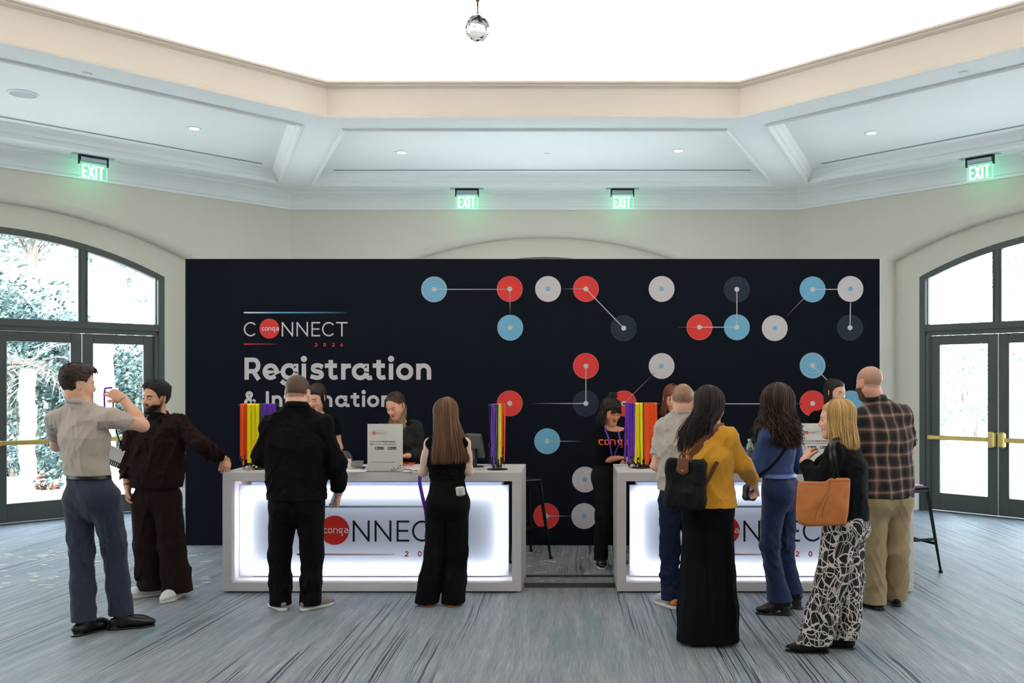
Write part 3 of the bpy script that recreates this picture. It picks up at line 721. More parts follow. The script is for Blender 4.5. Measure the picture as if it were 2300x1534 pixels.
def desk(x0, x1, lb, first=None):
    e = empty('reception_desk', ((x0+x1)/2, (DY0+DY1)/2, 0), lb, 'desk', 'white lit registration desks')
    P = lambda mb, n, mt, **k: child(mb.build(n, mt, **k), e)
    th = .074; zb = .012
    m = MB(); m.box(x0, x1, DY0, DY1, DZ1-th, DZ1, bev=.003); P(m, 'counter_top', M_lam)
    m = MB(); m.box(x0, x1, DY0, DY1, zb, zb+th, bev=.003); P(m, 'bottom_board', M_lam)
    for a, b in ((x0, x0+th), (x1-th, x1)):
        m = MB(); m.box(a, b, DY0+.0005, DY1-.0005, zb+th-.001, DZ1-th+.001, bev=.002); P(m, 'side_board', M_lam)
    m = MB(); m.box(x0+.03, x1-.03, DY0+.04, DY1-.04, 0, zb+.002); P(m, 'plinth', M_black)
    sx0, sx1, sz0, sz1 = x0+th+.03, x1-th-.03, .118, .862
    ys = DY0+.075
    m = MB(); m.add([(sx0, ys+.001, sz0), (sx1, ys+.001, sz0), (sx1, ys+.001, sz1), (sx0, ys+.001, sz1)], [(0, 1, 2, 3)])
    for a, b, c_, d in ((sx0, sx1, sz0, sz0+.004), (sx0, sx1, sz1-.004, sz1), (sx0, sx0+.004, sz0+.004, sz1-.004), (sx1-.004, sx1, sz0+.004, sz1-.004)): m.box(a, b, ys+.0012, ys+.006, c_, d)
    sh = P(m, 'light_panel', M_sheet, recalc=False)
    m = MB(); cx0, cx1, cz0, cz1 = sx0+.065, sx1-.065, sz0-.012, sz1+.012
    m.box(cx0, cx1, ys+.10, ys+.30, cz0, cz1, bev=.004); P(m, 'light_box', M_core)
    # led strip ring between the box and the sheet
    m = MB(); q = .007; i = .055
    a0, a1, b0, b1 = sx0+i, sx1-i, sz0+i, sz1-i; y0, y1 = ys+.040, ys+.050
    m.box(a0, a1, y0, y1, b0, b0+q); m.box(a0, a1, y0, y1, b1-q, b1); m.box(a0, a0+q, y0, y1, b0, b1); m.box(a1-q, a1, y0, y1, b0, b1)
    P(m, 'led_strip', M_led)
    m = MB(); Tm = lambda x, y, lay=0: (x, ys-.0012-.0009*lay, y)
    H = 47.6/FOC*ys; lx = x0+ (659-499.6)/FOC*ys; lz = EYE-(1216.5-CY)/FOC*ys
    logo(m, lx, lz, H, Tm, srgb(18, 17, 20), srgb(190, 40, 34), srgb(214, 214, 222), srgb(38, 130, 160), srgb(240, 225, 222), desk=True)
    P(m, 'printed_logo', M_print, recalc=False)
    return e
X10, X11 = (499.6-CX)/FOC*DY0, (1170.6-CX)/FOC*DY0
X20, X21 = (1386-CX)/FOC*DY0, (2052-CX)/FOC*DY0
desk(X10, X11, 'left lit white reception desk with the logo panel, below the heading')
desk(X20, X21, 'right lit white reception desk, under the dot pattern side of the backdrop')
# cable ramps on the floor between the desks
M_rub = mat('black_rubber', srgb(22, 20, 19), .6, bump=.2, bscale=300)
def floor_bar(y, d, h, lb, px0, px1):
    a, b = (px0-CX)*y/FOC, (px1-CX)*y/FOC
    m = MB(); m.add([(x, yy, z) for x in (a, b) for yy, z in ((y-d, 0.001), (y-d*.4, h), (y+d*.4, h), (y+d, 0.001))], [(0, 1, 5, 4), (1, 2, 6, 5), (2, 3, 7, 6), (3, 0, 4, 7), (0, 3, 2, 1), (4, 5, 6, 7)])
    tag(m.build('cable_ramp', M_rub), lb, 'cable cover', 'black floor cable covers')
floor_bar(7.88, .035, .012, 'thinner black cable cover on the carpet between the desks, farther back', 1182, 1378)
floor_bar(7.50, .06, .022, 'wider black cable cover on the carpet between the desks, nearer the front', 1178, 1381)
# ---------------------------------------------------------------- bar stools
M_stool = mat('black_metal', srgb(20, 22, 26), .35, .4)
def stool(x, y, rz, lb, pink=False):
    e = empty('bar_stool', (x, y, 0), lb, 'stool', 'black metal bar stools behind the desks'); e.rotation_euler = (0, 0, rz)
    H = .762
    m = MB(); m.box(-.155, .155, -.155, .155, H-.018, H, bev=.008); m.box(-.15, .15, -.15, .15, H-.05, H-.018, bev=.004); m.build('seat', M_stool, e)
    for sx in (-1, 1):
        for sy in (-1, 1):
            m = MB(); a = Vector((sx*.135, sy*.135, H-.03)); b = Vector((sx*.215, sy*.215, .02))
            m.tube([a, a.lerp(b, .5), b], [.027, .022, .015], 4, flat=.8); lg = m.build('leg', M_stool, e)
            m = MB(); m.tube([b+Vector((0, 0, .004)), (b.x+sx*.002, b.y+sy*.002, 0)], .018, 8); m.build('foot_cap', M_rub, lg)
    m = MB(); z = .30; k = .135+.08*(H-.03-z)/(H-.05)
    for s in (-1, 1): m.box(-k, k, s*k-.009, s*k+.009, z-.012, z+.012); 
    z = .26; k = .135+.08*(H-.03-z)/(H-.05)
    for s in (-1, 1): m.box(s*k-.009, s*k+.009, -k, k, z-.012, z+.012)
    m.build('footrest', M_stool, e)
    m = MB(); m.strip([(-.12, H-.2), (.12, H-.2)], .02, lambda a, b: (a, -.15, b)); 
    return e
stool(2.98, 8.15, .35, 'black metal bar stool at the right end of the right desk')
stool(-.52, 8.75, .5, 'black metal bar stool behind the right end of the left desk')
# ================================================================ OUTSIDE
M_leaf = mat('leaf', (1, 1, 1), .6, vcol=True, spec=.3)
M_bark = mat('bark', srgb(150, 136, 126), .85, bump=.6, bscale=18, noise=.25, nscale=6)
M_pave = mat('paving', srgb(225, 222, 215), .8, noise=.08, nscale=.8)
M_mulch = mat('mulch', srgb(170, 140, 124), .9, noise=.2, nscale=14)
m = MB(); m.add([(-60, -30, -.03), (60, -30, -.03), (60, 70, -.03), (-60, 70, -.03)], [(0, 1, 2, 3)])
g = m.build('ground_outside', M_pave, recalc=False); g['kind'] = 'structure'
def leaves(m, fn, n, size, cols, R):
    for _ in range(n):
        p = Vector(fn(R)); s = size*R.uniform(.5, 1.3)
        a = Vector((R.uniform(-1, 1), R.uniform(-1, 1), R.uniform(-1, 1))).normalized(); b = a.orthogonal().normalized()*s; c = a.cross(b).normalized()*s*.55
        m.add([p-b, p-c, p+b, p+c], [(0, 1, 2, 3)], cols[R.randrange(len(cols))])
GR = [srgb(62, 82, 82), srgb(76, 98, 94), srgb(90, 112, 106), srgb(108, 128, 120), srgb(54, 72, 76)]
def blobs(cs):
    def fn(R):
        c = R.choice(cs); 
        while True:
            v = Vector((R.uniform(-1, 1), R.uniform(-1, 1), R.uniform(-1, 1)))
            if .55 < v.length < 1: break
        return (c[0]+v.x*c[3], c[1]+v.y*c[3], c[2]+v.z*c[3]*c[4])
    return fn
def shrub(name, x, y, cs, n, size, lb, cat_, seed, group=None, trunk=None, cols=GR):
    R = random.Random(seed); e = empty(name, (x, y, 0), lb, cat_, group)
    m = MB(); leaves(m, blobs(cs), n, size, cols, R); m.build('foliage', M_leaf, e, recalc=False)
    m = MB()
    if trunk: m.tube([(0, 0, -.03), (trunk[2], 0, trunk[1]*.5), (0, 0, trunk[1])], [trunk[0], trunk[0]*.8, trunk[0]*.6], 8)
    else:
        for c in cs[:4]: m.tube([(c[0]*.5, c[1]*.5, -.03), (c[0], c[1], c[2])], .04, 5)
    for c in cs[:8]: m.tube([(0, 0, trunk[1]*.9 if trunk else .2), (c[0]*.6, c[1]*.6, c[2]*.9)], [.05, .02], 5)
    m.build('trunk', M_bark, e, smooth=True)
def pos(px, Y): return ((px-CX)*Y/FOC, Y)
# left side: clipped hedge, trees behind, palm trunks
R = random.Random(3)
for i, (px, Y, w, h) in enumerate(((-60, 17.5, 1.6, 4.0), (60, 18.5, 1.7, 3.9), (175, 19, 1.6, 3.3), (300, 19.5, 1.7, 2.75), (395, 20.5, 1.5, 2.6))):
    x, y = pos(px, Y); cs = [(R.uniform(-w, w)*.8, R.uniform(-.5, .5), R.uniform(.5, h-.6), R.uniform(.6, .95), 1) for _ in range(16)]
    shrub('hedge_shrub', x, y, cs, 9000, .055, ['tall leafy shrub outside at the far left edge of the left doors', 'tall leafy shrub seen through the left door leaf', 'leafy shrub behind the young palm outside the left doors', 'clipped leafy shrub seen through the right leaf of the left doors', 'leafy shrub at the right edge of the left door glass'][i], 'shrub', 10+i, 'shrubs outside the left doors')
x, y = pos(70, 24)
shrub('tree', x, y, [(R.uniform(-3, 3), R.uniform(-1.2, 1.2), R.uniform(5.4, 8.4), R.uniform(.8, 1.3), .8) for _ in range(16)], 11000, .075, 'broad pale leafy tree filling the upper left window', 'tree', 31, trunk=(.2, 5.5, .3), cols=GR[1:4])
def palm(px, Y, h, r, lb, seed, n=16, L=1.1, cols=GR[1:4]):
    R = random.Random(seed); x, y = pos(px, Y); e = empty('palm_tree', (x, y, 0), lb, 'palm tree', 'palms outside the left doors')
    m = MB(); k = 14; m.tube([(0.02*math.sin(i), 0, -.03+h*i/k) for i in range(k+1)], [r*(1+.14*(i % 2)) for i in range(k+1)], 10); m.build('trunk', M_bark, e, smooth=40)
    m = MB()
    for i in range(n):
        a = 2*PI*i/n+R.uniform(-.2, .2); el = R.uniform(-.2, 1.1); P = [Vector((0, 0, h))]; d = Vector((math.cos(a)*math.cos(el), math.sin(a)*math.cos(el), math.sin(el)))
        for q in range(7):
            P.append(P[-1]+d*L/7); d = (d+Vector((0, 0, -.2))).normalized()
        for q in range(1, 8):
            for s in (-1, 1):
                for _ in range(2):
                    side = Vector((-math.sin(a), math.cos(a), 0))*s; b = P[q]; t = b+side*L*.24*math.sin(q/7*PI*.9+.25)+(P[q]-P[q-1])*1.6+Vector((0, 0, -.1*L*R.random()))
                    w = (P[q]-P[q-1]).normalized()*.018
                    m.add([b-w, b+w, t], [(0, 1, 2)], R.choice(cols))
    m.build('fronds', M_leaf, e, recalc=False)
palm(232, 16.0, 7.5, .17, 'tall palm trunk seen through the right leaf of the left doors', 41)
palm(62, 15.2, 1.95, .12, 'small palm with a feathery pale crown outside the left door leaf', 42, 22, 1.0, cols=[srgb(150, 138, 130), srgb(140, 130, 124), srgb(116, 116, 104)])
palm(292, 26, 4.75, .1, 'nearer of two slim fan palms in the left upper window', 43, 20, .8)
palm(322, 28, 4.1, .1, 'shorter slim fan palm in the left upper window, right of its twin', 44, 20, .75)
for px, Y, rx, lb, sd in ((110, 14.0, .9, 'low round plant in a pinkish mulch bed outside the left doors', 5),):
    x, y = pos(px, Y); e = empty('flower_bed', (x, y, 0), lb, 'plant')
    m = MB(); m.lathe([(rx, -.028), (rx*.8, .03), (.02, .05)], n=24); m.build('mulch_mound', M_mulch, e, smooth=True)
    m = MB(); leaves(m, blobs([(0, 0, .14, .2, .8)]), 160, .07, GR[1:4]+[srgb(200, 120, 110)], random.Random(sd)); m.build('foliage', M_leaf, e, recalc=False)
for i, px in enumerate((30, 105, 165)):
    x, y = pos(px, 16.6-.4*i); R2 = random.Random(60+i)
    shrub('low_bush', x, y, [(R2.uniform(-.35, .35), 0, R2.uniform(.15, .4), .3, .9) for _ in range(5)], 700, .05, ['low bush outside, left of the small palm', 'low bush outside at the foot of the small palm', 'low bush outside, right of the small palm'][i], 'bush', 60+i, 'low bushes outside the left doors')
# right side: sparse small tree, pale
PG = [srgb(128, 144, 138), srgb(112, 128, 122), srgb(146, 158, 150)]
x, y = pos(2165, 19.0)
shrub('tree', x, y, [(R.uniform(-.9, .9), R.uniform(-.6, .6), R.uniform(1.6, 3.0), R.uniform(.35, .6), .8) for _ in range(12)], 1300, .06, 'small bare-branched tree outside the right doors', 'tree', 71, trunk=(.07, 1.3, .1), cols=PG)
x, y = pos(2290, 20.0)
shrub('tree', x, y, [(R.uniform(-1.2, 1.2), R.uniform(-.6, .6), R.uniform(4.0, 5.6), R.uniform(.4, .7), .8) for _ in range(12)], 1300, .07, 'pale thin tree in the upper right window', 'tree', 72, trunk=(.1, 4.2, -.15), cols=PG)
x, y = pos(2190, 24.0)
shrub('hedge_shrub', x, y, [(R.uniform(-4, 4), R.uniform(-.5, .5), R.uniform(.5, 1.4), R.uniform(.5, .8), .8) for _ in range(14)], 3000, .07, 'pale low hedge far outside the right doors', 'shrub', 73, cols=PG)
# ================================================================ SMOOTH SOLID MODELLING (for bodies, clothes, hair)
f4 = np.float32
MARG = [.05]
class F:
    def __init__(s, fn, lo, hi): s.fn = fn; s.lo = np.array(lo, f4); s.hi = np.array(hi, f4)
    def __call__(s, P): return s.fn(P)
def V(*a):
    if len(a) == 1: a = a[0]
    return np.array(tuple(a), f4)
def nrm(v): v = np.asarray(v, f4); return v/max(1e-9, float(np.linalg.norm(v)))
def smin(a, b, k):
    if k <= 0: return np.minimum(a, b)
    h = np.maximum(k-np.abs(a-b), 0)/k
    return np.minimum(a, b)-h*h*k*.25
def smax(a, b, k): return -smin(-a, -b, k)
def rc(a, b, ra, rb=None, flat=1.0, side=None, fb=None):
    a = V(a); b = V(b); rb = ra if rb is None else rb; fb = flat if fb is None else fb
    R = max(ra, rb)*max(1, flat, fb); ba = b-a; L2 = float(ba@ba)+1e-12
    if flat != 1.0 or fb != 1.0:
        ax = nrm(ba); sd = V(side); sd = nrm(sd-ax*float(sd@ax)) if L2 > 1e-8 else nrm(sd)
        th = np.cross(ax, sd) if L2 > 1e-8 else None
    def fn(P):
        pa = P-a; t = np.clip(pa@ba/L2, 0, 1); q = pa-t[:, None]*ba; r = ra+(rb-ra)*t
        if flat == 1.0 and fb == 1.0: return np.sqrt((q*q).sum(1))-r
        fl = flat+(fb-flat)*t; w = q@th; w2 = w*w; o2 = np.maximum((q*q).sum(1)-w2, 0)
        rw = r*fl; k0 = np.sqrt(o2/(r*r)+w2/(rw*rw)); k1 = np.sqrt(o2/(r**4)+w2/(rw**4))+1e-9
        return k0*(k0-1)/k1
    return F(fn, np.minimum(a, b)-R, np.maximum(a, b)+R)
def ell(c, r, M=None):
    c = V(c); r = V(r); Mt = None if M is None else np.array(M, f4)
    def fn(P):
        q = P-c
        if Mt is not None: q = q@Mt           # columns of M = local axes
        k0 = np.sqrt(((q/r)**2).sum(1)); k1 = np.sqrt(((q/(r*r))**2).sum(1))+1e-9
        return k0*(k0-1)/k1
    R = float(r.max()) if M is not None else r
    return F(fn, c-R, c+R)
def rbox(c, hs, r, M=None):
    c = V(c); hs = V(hs); Mt = np.eye(3, dtype=f4) if M is None else np.array(M, f4)
    def fn(P):
        q = np.abs((P-c)@Mt)-hs+r
        return np.sqrt((np.maximum(q, 0)**2).sum(1))+np.minimum(q.max(1), 0)-r
    R = float(np.linalg.norm(hs)); return F(fn, c-R, c+R)
def U(parts, k=.02):
    parts = [p for p in parts if p is not None]
    def fn(P):
        d = np.full(len(P), 1.0, f4)
        for f in parts:
            mg = MARG[0]+k; m = ((P > f.lo-mg) & (P < f.hi+mg)).all(1)
            if not m.any(): continue
            if m.all(): d = smin(d, f(P), k)
            else: d[m] = smin(d[m], f(P[m]), k)
        return d
    return F(fn, np.min([p.lo for p in parts], 0), np.max([p.hi for p in parts], 0))
def chain(pts, rs, k=.01, **kw): return U([rc(pts[i], pts[i+1], rs[i], rs[i+1], **kw) for i in range(len(pts)-1)], k)
def cut(f, p0, n, k=.004):
    p0 = V(p0); n = nrm(n); return F(lambda P: smax(f(P), (P-p0)@n, k), f.lo, f.hi)
def sub(f, g, k=.01):
    def fn(P):
        d = f(P); mg = MARG[0]+k; m = ((P > g.lo-mg) & (P < g.hi+mg)).all(1)
        if m.any(): d[m] = smax(d[m], -g(P[m]), k)
        return d
    return F(fn, f.lo, f.hi)
def disp(f, g, e=.02):
    h = getattr(f, 'hem', None)
    if h is None: return F(lambda P: f(P)+g(P), f.lo-e, f.hi+e)
    r = F(lambda P: f(P)+g(P)*(.12+.88*ss(P[:, 2], h, h+.07)), f.lo-e, f.hi+e); r.hem = h; return r
def grow(f, e): return F(lambda P: f(P)-e, f.lo-e, f.hi+e)
def folds(seed, amp, scale, st=(1, 1, 1), M=None, n=3):
    """ridged cloth folds; st stretches the pattern, bigger = finer along that axis"""
    R = np.random.RandomState(seed); st = V(st); octs = []
    for o, (sc, am) in enumerate(((scale*1.15, .62), (scale*2.7, .30), (scale*5.2, .10))):
        for i in range(n-(o > 0)):
            d = R.randn(3); d /= np.linalg.norm(d); w = R.randn(3); w /= np.linalg.norm(w); octs.append((d.astype(f4)*sc, w.astype(f4)*sc*.6, R.rand()*6.28, R.rand()*6.28, am/(n-(o > 0))))
    def g(P):
        Q = P*st; s = 0
        for d, w, p1, p2, am in octs:
            s = s+am*(1-np.abs(np.sin(Q@d+np.sin(Q@w+p2)*1.7+p1)))**1.6
        return -(s-.24)*amp*3.0
    return g
def poly(f, h, lo=None, hi=None, clip=None, holes=()):
    """surface nets; clip/holes are (lo, hi) boxes"""
    lo = f.lo-2*h if lo is None else V(lo); hi = f.hi+2*h if hi is None else V(hi)
    MARG[0] = 7*h+.012
    c = 4; N = np.ceil((hi-lo)/h/c).astype(int)+1
    ax = [lo[i]+np.arange(N[i])*h*c for i in range(3)]
    G = np.stack(np.meshgrid(*ax, indexing='ij'), -1).reshape(-1, 3).astype(f4)
    D = f(G).reshape(N)
    A = (np.abs(D) < 6.2*h)
    # dilate: a coarse cell is active if any corner is
    ca = np.zeros([n-1 for n in N], bool)
    for i in (0, 1):
        for j in (0, 1):
            for k in (0, 1): ca |= A[i:N[0]-1+i, j:N[1]-1+j, k:N[2]-1+k]
    n = (N-1)*c+1
    val = np.repeat(np.repeat(np.repeat(D, c, 0), c, 1), c, 2)[:n[0], :n[1], :n[2]].astype(f4)
    fm = np.zeros(n, bool); up = np.repeat(np.repeat(np.repeat(ca, c, 0), c, 1), c, 2)
    for i in (0, 1):
        for j in (0, 1):
            for k in (0, 1): fm[i:i+up.shape[0], j:j+up.shape[1], k:k+up.shape[2]] |= up
    I = np.argwhere(fm)
    if len(I) == 0: return np.zeros((0, 3)), np.zeros((0, 4), int)
    out = np.empty(len(I), f4)
    for s in range(0, len(I), 400000):
        out[s:s+400000] = f((I[s:s+400000]*h+lo).astype(f4))
    val[I[:, 0], I[:, 1], I[:, 2]] = out
    ins = val < 0
    cnt = np.zeros(n-1, np.int8)
    for i in (0, 1):
        for j in (0, 1):
            for k in (0, 1): cnt += ins[i:n[0]-1+i, j:n[1]-1+j, k:n[2]-1+k]
    C = np.argwhere((cnt > 0) & (cnt < 8)); acc = np.zeros((len(C), 3), np.float64); num = np.zeros(len(C))
    cor = [(i, j, k) for i in (0, 1) for j in (0, 1) for k in (0, 1)]
    vv = {q: val[C[:, 0]+q[0], C[:, 1]+q[1], C[:, 2]+q[2]] for q in cor}
    for a in cor:
        for axi in range(3):
            if a[axi]: continue
            b = list(a); b[axi] = 1; b = tuple(b); va, vb = vv[a], vv[b]; m = (va < 0) != (vb < 0)
            t = np.where(m, va/np.where(m, va-vb, 1), 0)
            for q in range(3): acc[:, q] += m*(a[q]+(t if q == axi else 0))
            num += m
    Vt = lo+(C+acc/np.maximum(num, 1)[:, None])*h
    idx = np.full(n-1, -1, np.int64); idx[C[:, 0], C[:, 1], C[:, 2]] = np.arange(len(C))
    Q = []
    for axi in range(3):
        u, w = [(1, 2), (2, 0), (0, 1)][axi]
        s0 = [slice(None)]*3; s1 = [slice(None)]*3; s0[axi] = slice(0, -1); s1[axi] = slice(1, None)
        ch = ins[tuple(s0)] != ins[tuple(s1)]
        E = np.argwhere(ch); E = E[(E[:, u] > 0) & (E[:, w] > 0) & (E[:, u] < n[u]-1) & (E[:, w] < n[w]-1)]
        if not len(E): continue
        def ix(du, dw):
            e = E.copy(); e[:, u] -= du; e[:, w] -= dw; return idx[e[:, 0], e[:, 1], e[:, 2]]
        q = np.stack([ix(0, 0), ix(1, 0), ix(1, 1), ix(0, 1)], 1)
        fl = ins[E[:, 0], E[:, 1], E[:, 2]]
        q[~fl] = q[~fl][:, ::-1]
        Q.append(q)
    Q = np.concatenate(Q); Q = Q[(Q >= 0).all(1)]
    if clip is not None or holes:
        cc = Vt[Q].mean(1); keep = np.ones(len(Q), bool)
        if clip is not None: keep &= ((cc > clip[0]) & (cc < clip[1])).all(1)
        for l, u2 in holes: keep &= ~((cc > V(l)+h*.9) & (cc < V(u2)-h*.9)).all(1)
        Q = Q[keep]; used = np.unique(Q); mp = np.full(len(Vt), -1); mp[used] = np.arange(len(used)); Vt = Vt[used]; Q = mp[Q]
    return Vt, Q
def npmesh(name, vs, fs, mats, parent=None, vcol=None, smooth=True, relax=0):
    me = bpy.data.meshes.new(name); vs = np.asarray(vs, np.float32); fs = np.asarray(fs, np.int32); k = fs.shape[1]
    me.vertices.add(len(vs)); me.vertices.foreach_set('co', vs.ravel())
    me.loops.add(fs.size); me.loops.foreach_set('vertex_index', fs.ravel())
    me.polygons.add(len(fs)); me.polygons.foreach_set('loop_start', np.arange(0, fs.size, k, dtype=np.int32)); me.polygons.foreach_set('loop_total', np.full(len(fs), k, np.int32))
    me.update(calc_edges=True)
    if smooth: me.polygons.foreach_set('use_smooth', np.ones(len(fs), bool))
    for m in (mats if isinstance(mats, (list, tuple)) else [mats]): me.materials.append(m)
    if vcol is not None:
        at = me.color_attributes.new('Col', 'FLOAT_COLOR', 'POINT'); c4 = np.ones((len(vs), 4), np.float32); c4[:, :3] = vcol; at.data.foreach_set('color', c4.ravel())
    o = bpy.data.objects.new(name, me); COL.objects.link(o)
    if parent is not None: child(o, parent)
    return o
def solid(name, f, h, mt, parent, vcol=None, **kw):
    v, q = poly(f, h, **kw)
    if not len(q): return None
    return npmesh(name, v, q, mt, parent, vcol=None if vcol is None else vcol(v))
def strand_mesh(paths, radii, sides=4):
    """paths (S,n,3), radii (S,n)"""
    S, n, _ = paths.shape; T = np.gradient(paths, axis=1); T /= np.linalg.norm(T, axis=2, keepdims=True)+1e-9
    ref = np.where(np.abs(T[..., 2:3]) > .85, np.array([0, 1.0, 0]), np.array([0, 0, 1.0]))
    ref = np.broadcast_to(np.array([.31, .89, .33]), T.shape)
    A = np.cross(T, ref); A /= np.linalg.norm(A, axis=2, keepdims=True)+1e-9; B = np.cross(T, A)
    ang = np.arange(sides)*2*PI/sides
    vs = paths[:, :, None, :]+radii[:, :, None, None]*(A[:, :, None, :]*np.cos(ang)[:, None]+B[:, :, None, :]*np.sin(ang)[:, None])
    b = (np.arange(S)[:, None, None]*n+np.arange(n-1)[None, :, None])*sides; k = np.arange(sides)[None, None, :]; k2 = (k+1) % sides
    fs = np.stack([b+k, b+k2, b+sides+k2, b+sides+k], -1).reshape(-1, 4)
    return vs.reshape(-1, 3), fs
def rotm(yaw=0, pitch=0, roll=0):
    """columns: right, forward, up. yaw turns forward from +y towards +x, pitch nods down, roll tilts to the right"""
    y, p, r = (math.radians(a) for a in (yaw, pitch, roll))
    Rz = np.array([[math.cos(y), math.sin(y), 0], [-math.sin(y), math.cos(y), 0], [0, 0, 1]])
    Rx = np.array([[1, 0, 0], [0, math.cos(p), math.sin(p)], [0, -math.sin(p), math.cos(p)]])
    Ry = np.array([[math.cos(r), 0, math.sin(r)], [0, 1, 0], [-math.sin(r), 0, math.cos(r)]])
    return (Rz@Rx@Ry).astype(f4)
def ss(x, a, b): t = np.clip((x-a)/(b-a), 0, 1); return t*t*(3-2*t)
# ================================================================ PEOPLE
M_skin = mat('skin', (1, 1, 1), .5, vcol=True, bump=.06, bscale=600, sss=.06, spec=.4)
M_eye = mat('eye', (1, 1, 1), .15, vcol=True)
M_hair = {}
def hair_mat(name, rough=.38):
    m = mat(name, (1, 1, 1), .42, vcol=True, spec=.32); return m
M_hairv = hair_mat('hair')
def cloth(name, rgb, rough=.85, bump=.35, bscale=700, sheen=.15, noise=.05, nscale=60, **k):
    return mat(name, srgb(rgb) if max(rgb) > 1 else rgb, rough, bump=bump, bscale=bscale, sheen=sheen if max(rgb) > 60 else 0, noise=noise, nscale=nscale, spec=.25 if max(rgb) > 60 else .12, **k)
class Head:
    """local axes: x right, y forward, z up; origin between the ears; unit scale s"""
    def __init__(s, c, yaw=0, pitch=0, roll=0, scale=1.0, fem=False, lid=.0, jaw=1.0, smile=0):
        s.c = V(c); s.M = rotm(yaw, pitch, roll); s.k = scale; s.fem = fem; s.lid = lid; s.yaw = yaw; s.jaw = jaw
        s.Y = rotm(yaw)
    def w(s, x, y, z): return s.c+s.M@V(x, y, z)*s.k
    def loc(s, P): return ((P-s.c)@s.M)/s.k
    def face(s):
        k = s.k; w = s.w; p = []; j = s.jaw
        E = lambda c, r: ell(w(*c), V(r)*k, s.M)
        R = lambda a, b, ra, rb: rc(w(*a), w(*b), ra*k, rb*k)
        fem = s.fem
        core = U([E((0, -.016, .036), (.074, .094, .086)), E((0, .022, .022), (.066, .070, .080)), E((0, .030, -.03), (.055*j, .055, .062)),
                  R((-.052*j, .0, -.05), (-.014, .060, -.093), .020, .017), R((.052*j, .0, -.05), (.014, .060, -.093), .020, .017), R((-.010, .066, -.096), (.010, .066, -.096), .017, .017),
                  E((-.037, .060, -.026), (.026, .022, .026)), E((.037, .060, -.026), (.026, .022, .026)), R((0, .04, -.07), (0, -.02, -.07), .035, .045)], .035)
        brow = U([R((-.014, .086, .026), (-.044, .070, .028), .0085, .007), R((.014, .086, .026), (.044, .070, .028), .0085, .007)], .012)
        core = U([core, brow], .014 if not fem else .022)
        core = sub(core, U([E((-.032, .098, .004), (.019, .017, .013)), E((.032, .098, .004), (.019, .017, .013))], .005), .014)
        nose = U([R((0, .086, .016), (0, .108, -.024), .0065, .0095), E((-.0115, .099, -.031), (.008, .009, .0075)), E((.0115, .099, -.031), (.008, .009, .0075)), R((0, .088, -.034), (0, .102, -.034), .008, .007)], .008)
        core = U([core, nose], .012)
        lz = -.062; lf = 1.15 if fem else 1
        core = sub(core, E((0, .102, lz), (.024, .012, .0022)), .004)
        lips = U([R((-.019, .079, lz+.0025), (-.006, .0895, lz+.0065), .003, .0052*lf), R((.019, .079, lz+.0025), (.006, .0895, lz+.0065), .003, .0052*lf), R((-.006, .0895, lz+.0065), (.006, .0895, lz+.0065), .0052*lf, .0052*lf),
                  R((-.018, .079, lz-.003), (0, .0885, lz-.0085), .003, .0062*lf), R((.018, .079, lz-.003), (0, .0885, lz-.0085), .003, .0062*lf)], .003)
        core = U([core, lips], .005)
        lids = []
        for sx in (-1, 1):
            e = E((sx*.032, .0755, .003), (.0150, .0150, .0150)); zc = .0045-.010*s.lid
            up = cut(e, w(sx*.032, .09, zc), -s.M@V(0, .25, 1), .001)
            dn = cut(e, w(sx*.032, .09, -.0055), s.M@V(0, -.2, 1), .001)
            lids += [up, dn]
        core = U([core]+lids, .0045)
        ears = []
        for sx in (-1, 1):
            c = w(sx*.0815, -.010, -.002); Me = s.M@rotm(sx*30, -8, sx*8)
            ea = ell(c, V(.0085, .020, .033)*k, Me); ea = sub(ea, ell(c+Me@V(sx*.007, .002, .004)*k, V(.006, .010, .018)*k, Me), .005)
            ears.append(ea); ears.append(ell(w(sx*.076, .000, -.026), V(.006, .008, .010)*k, Me))
        s.f = U([core]+ears, .008)
        return s.f
    def colors(s, P, skin, hair=(.03, .02, .015), beard=0, stubble=None, lipc=None, brow=1.0):
        L = s.loc(P); x, y, z = L.T; C = np.tile(np.array(skin), (len(P), 1)).astype(np.float64)
        front = ss(y, .03, .06)
        ck = np.exp(-(((np.abs(x)-.038)/.02)**2+((z+.028)/.02)**2))*front*.25
        C = C*(1-ck[:, None])+C*np.array([1.15, .78, .72])*ck[:, None]
        nz = np.exp(-((x/.014)**2+((z+.03)/.012)**2))*ss(y, .09, .1)*.3
        C = C*(1-nz[:, None])+C*np.array([1.12, .8, .75])*nz[:, None]
        if lipc is None: lipc = (skin[0]*.85, skin[1]*.5, skin[2]*.48)
        lz = -.062; m = ss(1-((x/.023)**2+((z-lz+.0005)/.0125)**2), 0, .35)*ss(y, .075, .08)
        C = C*(1-m[:, None])+np.array(lipc)*m[:, None]
        m = np.exp(-((z-lz+.0002)/.0014)**2)*(np.abs(x) < .021)*ss(y, .07, .075)*.75
        C = C*(1-m[:, None])+np.array(lipc)*.25*m[:, None]
        if brow:
            bz = .0245-((np.abs(x)-.028)**2)*11+.002
            m = ss(1-((np.abs(x)-.031)/.0215)**4-((z-bz)/(.0042 if s.fem else .0056))**2, 0, .4)*ss(y, .055, .065)*brow
            C = C*(1-m[:, None])+np.array(hair)*m[:, None]
        m = np.exp(-(((np.abs(x)-.031)/.017)**4+((z-.011)/.008)**2))*ss(y, .06, .07)*(.30 if s.fem else .2); C = C*(1-m[:, None])+C*np.array([.55, .42, .40])*m[:, None]
        # lash line
        r = np.sqrt((np.abs(x)-.032)**2+(z-.003)**2); zc = .0045-.010*s.lid
